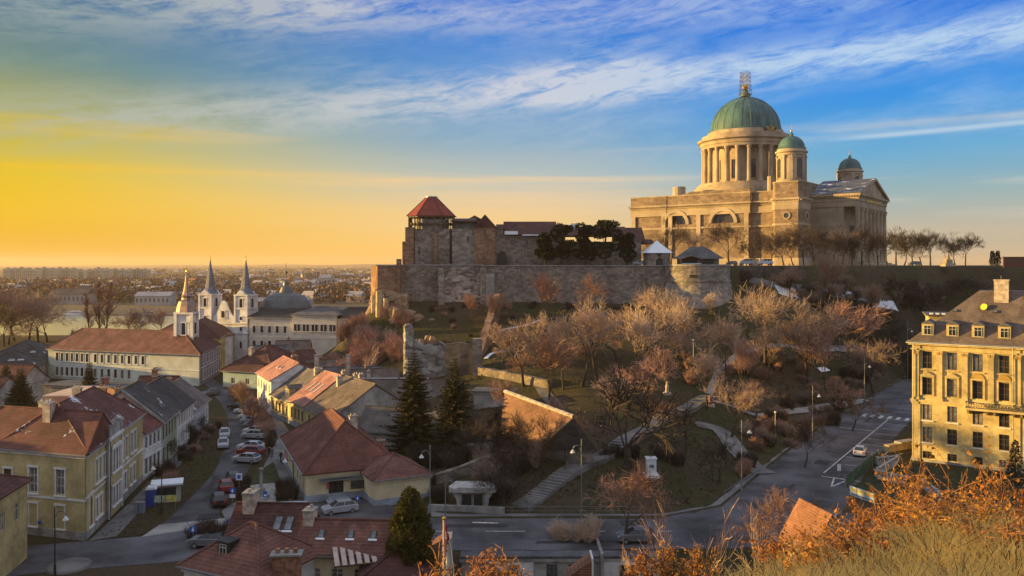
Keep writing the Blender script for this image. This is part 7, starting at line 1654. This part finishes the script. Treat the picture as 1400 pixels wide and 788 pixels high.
for px, py, rz_, lab, t_ in [(370,601,.3,'person in dark coat walking on the footpath, left of the far pair',coat_d),(375,600,.3,'person in dark jacket walking on the footpath, right of the far pair',coat_b),(368,627,.2,'person in black coat on the footpath by the shop, left of the near pair',coat_d),(372,628,.2,'person in grey coat on the footpath by the shop, right of the near pair',coat_g),(384,634,1,'person in dark clothes at the shop side door',coat_d)]:
    q = G0(px, py); person(q.x, q.y, .14, rz_, lab, t_, jeans)
q = hit(781,703)
# ------------------------------------------------------------ street lamps, signs, small things
def lamp(px, pyb, pyt, label, arm=1, curl=True, Y=None, m=steel):
    q = hit(px, pyb) if Y is None else Vector(((px-700)*Y/F, Y, yz(pyb, Y))); h = (pyb-pyt)*q.y/F; t = thing('street_lamp', label, 'street lamp', (q.x,q.y,q.z)); mb = MB()
    mb.lathe([(0,-.3),(.13,-.3),(.12,.9),(.075,1.0),(.055,h),(0,h)], 8, m, (0,0)); mb.obj('pole', t); mb = MB(); hz = h*.86
    if curl:
        pts = [Vector((arm*(.1+.75*(1-math.cos(a))*.62),0,hz+.55*math.sin(a))) for a in [math.pi*k/7 for k in range(8)]]
        mb.tube(pts, [.035]*8, m, 5); e_ = pts[-1]
    else: mb.tube([Vector((0,0,h-.1)),Vector((arm*1.0,0,h+.15))],[.04,.035],m,5); e_ = Vector((arm*1.0,0,h+.15))
    mb.obj('arm', t); mb = MB(); mb.lathe([(0,e_.z+.1),(.08,e_.z+.05),(.3,e_.z-.3),(.26,e_.z-.36),(0,e_.z-.38)], 10, stucco_w, (e_.x,0)); mb.obj('lamp_shade', t); return t
for a in [(1111,617,528,'tall hooked street lamp on the uphill pavement, the nearer one',1),(1182,566,490,'hooked street lamp on the uphill pavement, farther up',1),(1014,678,575,'hooked street lamp at the road bend',1),(795,710,602,'tall street lamp in the middle of the lower pavement',-1),(588,706,610,'street lamp beside the conifer on the lower pavement',-1),(1241,528,440,'slim lamp close to the corner of the ochre building',1)]: lamp(*a)
lamp(609,718,655,'thin lamp post left of the small portal',1,Y=96)
for px, pyb, pyt, lab in [(948,492,466,'small pole lamp on the upper lawn, left'),(1148,490,465,'small pole lamp on the upper lawn, right'),(1060,602,565,'thin pale post in the brown shrubs'),(1178,416,398,'small lamp beside the ramp'),(712,618,600,'short post beside the patched orange roof')]: 
    q = hit(px,pyb); h = (pyb-pyt)*q.y/F; mb = MB(); mb.pole(0,0,-.2,h,.05,steel,6); mb.ball((0,0,h+.1),.2,stucco_w,8); tag(mb.obj('lamp_post', loc=tuple(q)), lab, 'lamp')
q = G0(75,785); t = lamp(75,785,694,'dark street lamp before the small yellow house in the left foreground',1,Y=78,m=dark)
q = G0(402,697); lamp(401,722,630,'tall dark lamp in front of the shop corner',-1,curl=False,Y=100,m=dark); lamp(221,705,640,'dark lamp beside the blue cabin',-1,curl=False,Y=98,m=dark); lamp(398,578,533,'black lamp post before the yellow street houses',1,curl=False,Y=177,m=dark)
def sign(px, py, z, label, face, w_=.6, h=.6, round_=False, Y=None):
    q = G0(px, py) if Y is None else Vector(((px-700)*Y/F,Y,0)); mb = MB(); mb.pole(0,0,-.1,z+.1,.035,steel,6); mb2 = MB(); t = thing('road_sign', label, 'sign', (q.x,q.y,.1)); mb.obj('pole', t)
    if round_: mb2.xprism([(math.cos(a)*w_/2,z+math.sin(a)*w_/2) for a in [2*math.pi*k/16 for k in range(16)]], -.07, -.04, face, 'y')
    else: mb2.box(-w_/2,w_/2,-.07,-.04,z-h/2,z+h/2,face)
    return t, mb2
blue = M('sign_blue',(.02,.12,.5),.5,.05,1); whs = M('sign_white',(.75,.76,.78),.5,.05,1)
def arrow(mb, z, s=.3):
    mb.xprism([(-.05*s*3,z+s*.5),(.05*s*3,z+s*.5),(.05*s*3,z-s*.1),(s*.45,z-s*.1),(0,z-s*.6),(-s*.45,z-s*.1),(-.05*s*3,z-s*.1)], -.09, -.071, whs, 'y')
for px, py, lab in ((264,747,'round blue arrow sign in the junction, left one'),(314,737,'round blue arrow sign at the end of the junction island'),(318,695,'blue and white direction sign at the corner of the street')):
    t, m_ = sign(px, py, 1.7 if px != 318 else 2.1, lab, blue, .75, round_=True); arrow(m_, 1.7 if px != 318 else 2.1, .42); 
    if px == 318: m_.box(-.35,.35,-.07,-.04,1.2,1.65,whs)
    m_.obj('sign_face', t)
t, m_ = sign(327,676,2.2,'white and blue parking sign at the monument green',whs,.8,.9); m_.box(-.22,.22,-.09,-.07,1.95,2.45,blue); m_.obj('sign_face', t)
t, m_ = sign(363,702,2.2,'small blue sign on a pole before the monument plaza',blue,.5,.7); m_.box(-.15,.15,-.09,-.07,2.0,2.2,whs); m_.obj('sign_face', t)
t, m_ = sign(489,700,1.6,'small blue round sign on the shop forecourt',blue,.6,round_=True); arrow(m_,1.6,.34); m_.obj('sign_face', t)
t, m_ = sign(54,733,1.4,'tiny blue plate on the footway before the yellow wing',blue,.35,.35); m_.obj('sign_face', t)
t, m_ = sign(1147,655,1.5,'small pale traffic sign in the road at the white give way triangle',whs,.5,.9); m_.obj('sign_face', t)
t = thing('billboard', 'wide white billboard with pale blue panels before the shop corner', 'billboard', (G0(401,705).x, G0(401,705).y, .1), .12); mb = MB(); mb.box(-1.6,1.6,-.06,0,.5,1.6,whs)
lb_ = M('pale_blue_panel',(.18,.45,.68),.5,.15,2); mb.box(-1.5,-.1,-.075,-.06,.58,1.52,lb_); mb.box(.1,1.5,-.075,-.06,.95,1.52,lb_)
for k in range(5): mb.box(-1.4,-.3-.1*(k%2),-.085,-.075,.7+k*.16,.74+k*.16,whs)
mb.obj('panel', t); mb = MB(); [mb.pole(x,.05,-.2,1.6,.05,steel,6) for x in (-1.4,0,1.4)]; mb.obj('post', t)
# toilet cabin, kiosk, notice boards at the verge
q = G0(207,692); t = thing('toilet_cabin', 'blue portable toilet cabin with white roof on the verge', 'toilet cabin', (q.x,q.y,.06), .3); bl = M('cabin_blue',(.025,.045,.22),.5,.1,1); mb = MB(); mb.box(-.6,.6,-.6,.6,0,2.1,bl); mb.box(-.45,.45,-.64,-.6,.1,2.0,M('cabin_door',(.03,.07,.3),.5,.1,1)); mb.obj('body', t); mb = MB(); mb.xprism([(-.65,2.1),(.65,2.1),(.4,2.4),(-.4,2.4)], -.65, .65, whs, 'y'); mb.obj('roof', t)
q = G0(224,688); t = thing('kiosk', 'small kiosk with a flat white roof beside the blue cabin', 'kiosk', (q.x,q.y+1,.06), .35); mb = MB(); mb.box(-1.6,1.6,-1.1,1.1,0,2.2,stucco_gr); mb.box(-1.1,1.1,-1.14,-1.1,.9,1.9,glass); mb.obj('body', t); mb = MB(); mb.box(-1.9,1.9,-1.4,1.4,2.2,2.4,snowm); mb.obj('roof', t)
t = thing('notice_board', 'pair of yellow and white notice boards before the kiosk', 'notice board', (G0(226,697).x, G0(226,697).y, .06), .15); mb = MB(); mb.box(-1.3,-.1,-.05,0,.9,1.7,M('map_panel',(.45,.55,.4),.6,.3,4)); mb.box(.05,1.3,-.05,0,.9,1.7,M('map_yellow',(.65,.55,.15),.6,.3,4)); mb.obj('panel', t); mb = MB(); [mb.pole(x,.03,-.2,1.7,.04,steel,6) for x in (-1.2,0,1.2)]; mb.obj('post', t)
q = G0(191,702); mb = MB(); mb.box(-.55,.55,-.3,.3,0,1.25,M('cabinet_grey_blue',(.2,.23,.3),.6,.1,2)); mb.box(-.6,.6,-.34,.34,1.25,1.32,steel); mb.box(-.03,.03,-.32,-.3,.1,1.2,dark); tag(mb.obj('utility_cabinet', loc=(q.x,q.y,.06)), 'grey blue utility cabinet on the verge left of the blue cabin', 'cabinet')
q = G0(95,775); mb = MB(); mb.lathe([(0,.55),(1.2,.5),(2.0,.2),(2.1,0)], 20, paving, (0,0)); tag(mb.obj('traffic_island', loc=(q.x,q.y,.0)), 'pale domed traffic island at the bottom left', 'traffic island')
# monument
q = G0(357,684); t = thing('war_monument', 'dark stone monument with a column on the small plaza', 'monument', (q.x,q.y,.18), .1); mb = MB(); mb.box(-.9,.9,-.9,.9,0,.35,plinth_m); mb.prism([(-.45,-.45),(.45,-.45),(.45,.45),(-.45,.45)], .35, 1.4, plinth_m); mb.obj('base', t); mb = MB(); mb.lathe([(.22,1.4),(.2,3.6),(.32,3.7),(.3,3.9),(0,4.0)], 10, stucco_gr, (0,0)); mb.obj('column', t)
# statue on a white plinth
q = hit(890,652); t = thing('statue', 'dark bronze figure on a tall white plinth on the lawn beside the stair path', 'statue', tuple(q)); mb = MB(); mb.box(-.95,.95,-.95,.95,-.6,.25,whs); mb.box(-.62,.62,-.62,.62,.25,2.3,whs); mb.box(-.72,.72,-.72,.72,2.3,2.45,whs); mb.box(-.3,.3,-.66,-.62,1.2,1.6,steel); mb.obj('plinth', t)
br_ = M('bronze',(.06,.06,.05),.5,.2,3,metal=.5); st_ = person(0,0,2.45,3.1,'',br_,br_,.06); st_.name = 'bronze_figure'; st_.parent = t; st_.scale = (1.3,1.3,1.3)
if 'category' in st_: del st_['category']
if 'label' in st_: del st_['label']
st_.data.materials[2] = br_
q = hit(923,542)
for px, py, lab, m_, h in ((912,540,'small sunlit golden monument at the top of the stair path',gold,2.2),(971,556,'small orange post statue on the lawn right of the stair path',r_orange,1.9)):
    q = hit(px,py); mb = MB(); mb.box(-.7,.7,-.5,.5,-.3,.4,chim_w); mb.lathe([(.4,.4),(.28,1.0),(.34,1.5),(.18,h-.2),(.22,h),(0,h+.2)], 9, chim_w if m_ is gold else r_orange, (0,0)); tag(mb.obj('monument', loc=tuple(q)), lab, 'monument')
q = Vector(((1296-700)*290/F,290,29.6)); mb = MB(); mb.prism([(-1.8,-1.8),(1.8,-1.8),(1.8,1.8),(-1.8,1.8)], -.2, .9, lime_s); mb.prism([(-1.1,-1.1),(1.1,-1.1),(1.1,1.1),(-1.1,1.1)], .9, 2.2, lime_s); mb.lathe([(.7,2.2),(.5,3.4),(.25,4.2),(0,4.6)], 10, lime_s, (0,0)); tag(mb.obj('monument', loc=tuple(q)), 'pale statue monument on the hilltop right of the basilica', 'monument')
mb = MB(); mb.box(0,14,0,.5,0,3.5,M('red_brown_wall',(.16,.07,.05),.9,.2,1)); mb.box(-.2,14.2,-.2,.7,3.5,3.8,w_brown); tag(mb.obj('boundary_wall', loc=((1372-700)*292/F,292,29.0)), 'red brown wall at the right end of the hilltop beside the thujas', 'wall')
# white stone steps line, snow, shrine
pa, pb = hit(683,454), hit(740,438); mb = MB(); n = 17
for k in range(n): p = pa.lerp(pb, k/n); mb.box(-.3,.35,-.12,.12,-.2,.35,whs,.3,(p.x,p.y)); mb.v[-8:] = [(x,y,z+H(p.x,p.y)) for x,y,z in mb.v[-8:]]
tag(mb.obj('edging_stones'), 'dotted line of white stones climbing the lawn below the wall', 'edging stones')
drape('snow_patch', hp((664,492),(675,484),(694,482)), 1.0, snowm, .25, 'snow patch on the slope beside the grey buttress')
drape('snow_patch', hp((1120,508),(1132,507)), 1.4, snowm, .3, 'snow patch on the right lawn'); 
mb = MB(); q = hit(1130,484); mb.box(-1.6,1.6,-.3,.3,.5,.62,snowm); [mb.box(x-.06,x+.06,-.2,.2,-.2,.5,w_brown) for x in (-1.3,1.3)]; tag(mb.obj('bench', loc=tuple(q)), 'bench with snow on the seat on the right upper lawn', 'bench')
# handrails of the stairs and the pavement railing
def railing(name, pts, label, h=1.0, step=2.0, m=dark, z=None):
    mb = MB(); pv = None
    for a, c_ in zip(pts, pts[1:]):
        a, c_ = Vector(a[:2]), Vector(c_[:2]); n = max(1, int((c_-a).length/step))
        for k in range(n+1):
            p = a.lerp(c_, k/n); zz = (H(p.x,p.y) if z is None else z); t = Vector((p.x,p.y,zz+h)); mb.tube([Vector((p.x,p.y,zz-.1)),t],[.035,.035],m,4)
            if pv: mb.tube([pv,t],[.03,.03],m,4); mb.tube([pv-Vector((0,0,h*.5)),t-Vector((0,0,h*.5))],[.022,.022],m,4)
            pv = t
    return tag(mb.obj(name), label, 'railing')
railing('pavement_railing', [(-12,97.6),(16,97.75)], 'long grey railing between the lower pavement and the road', m=steel, z=.14)
railing('pavement_railing', [(27,104.2),(35,116)], 'railing on the pavement at the road bend', m=steel, z=.14)
for k, (i0, i1) in enumerate(((0,2),(2,4),(3,5))):
    a, c_ = Vector(ST[i0]), Vector(ST[i1]); n_ = Vector((-(c_-a).y,(c_-a).x)).normalized()*1.9
    railing('stair_handrail', [tuple(Vector(ST[j])+n_) for j in range(i0,i1+1)] if k != 1 else [tuple(Vector(ST[j])-n_) for j in range(i0,i1+1)], 'iron handrail of the stair path, %s' % ('lowest flight, left side','middle flight, right side','upper flight, left side')[k], step=1.6)
# flag in the foreground
fx, fy = (607-700)*44/F, 44; t = thing('flag_pole', 'orange lit flag pole with a drooping red white green flag at the bottom edge', 'flag', (fx,fy,yz(800,44)-3)); fh = yz(711,44)-(yz(800,44)-3)
mb = MB(); mb.pole(0,0,0,fh,.09,M('pole_paint',(.6,.4,.28),.6,.2,2),8,.06); mb.ball((0,0,fh+.08),.1,gold,8); mb.obj('pole', t)
mb = MB(); cols = [M('flag_red',(.5,.04,.04),.8,.1,2), M('flag_white',(.7,.68,.62),.8,.1,2), M('flag_green',(.03,.18,.06),.8,.1,2)]
for i in range(18):
    for j in range(9):
        def fp(i_, j_):
            s = i_/18; u = j_/9; return Vector((.08+u*.42*(.5+s)+.10*math.sin(u*9+s*3)*(.3+s), .12*math.sin(u*11+s*2), fh-.15-s*2.6-u*.9*(1-.2*s)))
        mb.face([fp(i,j),fp(i,j+1),fp(i+1,j+1),fp(i+1,j)], cols[min(2,int((i*.55+j*1.0)/6.6))])
mb.obj('flag', t, smooth=True)
# ------------------------------------------------------------ foreground hillside: golden bushes and dry grass
leaf_o = leaf_mat('dry_leaf_orange', (.42,.17,.035), (.20,.075,.02), .35, 6); leaf_y = leaf_mat('dry_leaf_gold', (.50,.27,.05), (.28,.12,.025), .35, 6); tw_near = M('near_twigs', (.30,.14,.07), .8, .3, 8); tw_pale = M('near_pale_twigs', (.55,.36,.25), .8, .3, 8)
def nearbush(px, pyt, Y, wid, label, nst=9, nl=900, lm=leaf_o, tm2=tw_near, lsz=.055, seed=1, group='golden leafed bushes in the foreground', leafy=1.0):
    rnd = random.Random(seed); x = (px-700)*Y/F; z = H(x, Y); h = yz(pyt, Y)-z; T = MB(); C = MB()
    for i in range(nst):
        a = rnd.random()*6.28; sp = rnd.uniform(.1,1)*wid; p = Vector((math.cos(a)*.15, math.sin(a)*.15, -.1)); d = Vector((math.cos(a)*sp, math.sin(a)*sp, h*rnd.uniform(.7,1.05)*(1-.25*(sp/wid)**2)))
        pts = [p.lerp(d,k/6)+Vector((rnd.uniform(-.05,.05),rnd.uniform(-.05,.05),.10*math.sin(math.pi*k/6)))*1.2 for k in range(7)]
        T.tube(pts, [.022*(1-.12*k) for k in range(7)], tm2, 4)
        for k in range(14):
            s = rnd.uniform(.25,1); b_ = p.lerp(d, s); e_ = b_+Vector((rnd.uniform(-.5,.5)*wid,rnd.uniform(-.5,.5)*wid,rnd.uniform(.05,.45)*h*.5)); T.tube([b_, b_.lerp(e_,.5)+Vector((0,0,.05)), e_],[.009,.007,.004],tm2,3)
            for q_ in range(int(nl/(nst*14)*leafy)):
                u = rnd.random(); lp = b_.lerp(e_, u)+Vector((rnd.uniform(-.05,.05),)*1+(rnd.uniform(-.05,.05),rnd.uniform(-.05,.05))); quadleaf(C, lp, Vector((rnd.uniform(-1,1),rnd.uniform(-1,1),rnd.uniform(-1.2,.4))), lsz*rnd.uniform(.6,1.4), lm, rnd, .6)
    t = thing('golden_bush', label, 'bush', (x,Y,z), 0, group); T.obj('stem', t); 
    if C.v: C.obj('foliage', t)
    return t
nb_ = [(1085,712,20,.8,leaf_o),(1215,660,17,1.0,leaf_o),(1230,645,20,1.2,leaf_y),(1290,632,19,1.4,leaf_o),(1330,628,21,1.3,leaf_y),(1370,650,18,1.2,leaf_o),(1190,700,14,.9,leaf_o),(1260,680,15,1.2,leaf_o),(1310,675,14,1.1,leaf_y),(1395,700,13,.8,leaf_o),(1150,728,14,.7,leaf_o),(1110,708,17,.6,leaf_o),(1140,700,18,.6,leaf_y),(1050,728,16,.7,leaf_o),(1100,738,13,.6,leaf_y)]
lb_txt = ['orange leafed bush before the rust crowned tree','orange bush left of the small orange roof','golden bush reaching up before the balustrades','big orange bush under the ochre building corner','tall golden bush before the ochre building','orange bush near the right edge','low orange bush right of the small orange roof','orange bush in the middle of the foreground mass','golden bush low in the foreground mass','orange bush at the right edge','low bush between the grass and the orange roof','orange bush just before the small orange roof','golden bush at the right side of the small orange roof','orange bush before the pale birch twigs','golden low bush above the grass']
for i, (px, pt, Y, w_, lm) in enumerate(nb_): nearbush(px, pt+ (2 if pt < 700 else 6), Y, w_*.9, lb_txt[i], 9, 1500 if pt < 700 else 900, lm, lsz=.085*Y/18, seed=i+1)
for i, (px, pt, Y) in enumerate([(915,645,24),(948,662,25),(1035,690,21),(880,735,20),(1150,722,16)]):
    x_ = (px-700)*Y/F; z_g = H(x_,Y); t = tree('w', x_, Y, z_g, yz(pt,Y)-z_g, ['pale bare branched sapling with orange twigs beside the lower road','second pale bare sapling right of the first','thin bare sapling before the road bend','low pale twiggy shrub before the garages','thin pale shrub over the dry grass'][i], 'pale_sapling', 'pale saplings in the foreground', .5)
for i, (px, pt, Y) in enumerate([(660,748,14),(700,765,13),(870,760,14),(920,750,14),(610,765,12),(960,748,15),(640,770,13)]): nearbush(px, pt, Y, .45, 'low golden brown bush along the bottom edge before the garages', 7, 500, leaf_y if i % 2 else leaf_o, lsz=.05, seed=60+i, group='low golden bushes along the bottom edge')
grassm = leaf_mat('dry_grass_gold', (.85,.66,.24), (.72,.53,.18), .55, 3); grass2 = leaf_mat('dry_grass_brown', (.28,.18,.07), (.14,.09,.035), .3, 3); mb = MB(); rnd = random.Random(9)
for i in range(26000):
    Y = rnd.uniform(7.5,17); px = rnd.triangular(930,1420,1330) if i % 6 else rnd.uniform(600,1000); x = (px-700)*Y/F; z = H(x,Y)
    tuft = .5+.5*mnoise.noise((x*1.6,Y*1.6,0)); h = rnd.uniform(.3,.8)*(.6+tuft) * (1 if px > 1000 else .55) * (min(1,.35+(px-930)/260) if px > 930 else .4); a = rnd.gauss(.6,1.6); b_ = rnd.uniform(.1,1.0)*h; wv = .013*Y/12
    p = Vector((x,Y,z-.05)); m1 = p+Vector((math.cos(a)*b_*.35,math.sin(a)*b_*.35,h*.65)); e_ = p+Vector((math.cos(a)*b_,math.sin(a)*b_,h*rnd.uniform(.75,1))); s = Vector((wv,0,0)); gm_ = grassm if rnd.random() < .8 else grass2; mb.face([p-s,p+s,m1+s*.7,m1-s*.7], gm_); mb.face([m1-s*.7,m1+s*.7,e_], gm_)
tag(mb.obj('dry_grass'), 'tall dry golden grass on the near hillside', 'grass', kind='stuff')
# ------------------------------------------------------------ undergrowth on the slopes
und = [leaf_mat('undergrowth_brown', (.13,.08,.05), (.055,.04,.03), .1, .3), leaf_mat('undergrowth_grass', (.10,.095,.035), (.05,.055,.02), .2, .25)]
rnd = random.Random(31); mb = MB(); n_ = 70000; px_ = np.array([rnd.uniform(500,1330) for _ in range(n_)]); 
X_ = np.array([rnd.uniform(-60,175) for _ in range(n_)]); Y_ = np.array([rnd.uniform(99,300) for _ in range(n_)]); Z_ = height(X_, Y_); _, _z = dist_poly(X_, Y_, TOP); inp = inside(X_, Y_, PLAT)
for x, y, z, ip in zip(X_, Y_, Z_, inp):
    if z < .35 or ip: continue
    dn = mnoise.noise((x*.06, y*.06, 3)); d2 = mnoise.noise((x*.3, y*.3, 7))
    if dn+.5*d2 < -.05 and rnd.random() < .45: continue
    s = rnd.uniform(.18,.5)*(1.3 if dn > .15 else .8); m_ = und[0] if dn + rnd.uniform(-.25,.25) > .02 else und[1]
    for k in range(2): quadleaf(mb, Vector((x+rnd.uniform(-.3,.3), y+rnd.uniform(-.3,.3), z-.08)), Vector((rnd.uniform(-.9,.9), rnd.uniform(-.9,.9), rnd.uniform(.4,1.2))), s, m_, rnd, .55)
for poly, cnt in (([G0(*p)[:2] for p in ((128,740),(205,662),(262,612),(300,598),(300,632),(255,682),(200,731))], 5000), ([G0(*p)[:2] for p in ((322,688),(350,648),(374,633),(396,690),(352,702))], 900), ([G0(*p)[:2] for p in ((1160,672),(1200,640),(1245,634),(1420,650),(1420,690),(1200,690))], 1500)):
    xs = [p[0] for p in poly]; ys = [p[1] for p in poly]; X_ = np.array([rnd.uniform(min(xs), max(xs)) for _ in range(cnt)]); Y_ = np.array([rnd.uniform(min(ys), max(ys)) for _ in range(cnt)])
    for x, y, ok in zip(X_, Y_, inside(X_, Y_, poly)):
        if ok: quadleaf(mb, Vector((x, y, .05)), Vector((rnd.uniform(-.9,.9), rnd.uniform(-.9,.9), rnd.uniform(.3,1))), rnd.uniform(.1,.3), rnd.choice(und), rnd, .6)
tag(mb.obj('undergrowth'), 'brown undergrowth and winter grass tufts on the park slopes', kind='stuff')
# ------------------------------------------------------------ haze: the air over the plain
hm_, nb, bs = mat_base('haze'); out = hm_.node_tree.nodes['Material Output']; hm_.node_tree.nodes.remove(bs)
pv = nb.new('ShaderNodeVolumePrincipled'); pv.inputs['Color'].default_value = (.9,.74,.56,1); pv.inputs['Density'].default_value = HAZE; pv.inputs['Anisotropy'].default_value = .2; nb.link(pv.outputs[0], out.inputs['Volume'])
if HAZE > 0:
    mb = MB(); mb.box(-9100,9100,-60,14100,-6,127,hm_); tag(mb.obj('haze'), 'thin warm haze over the plain', kind='stuff')
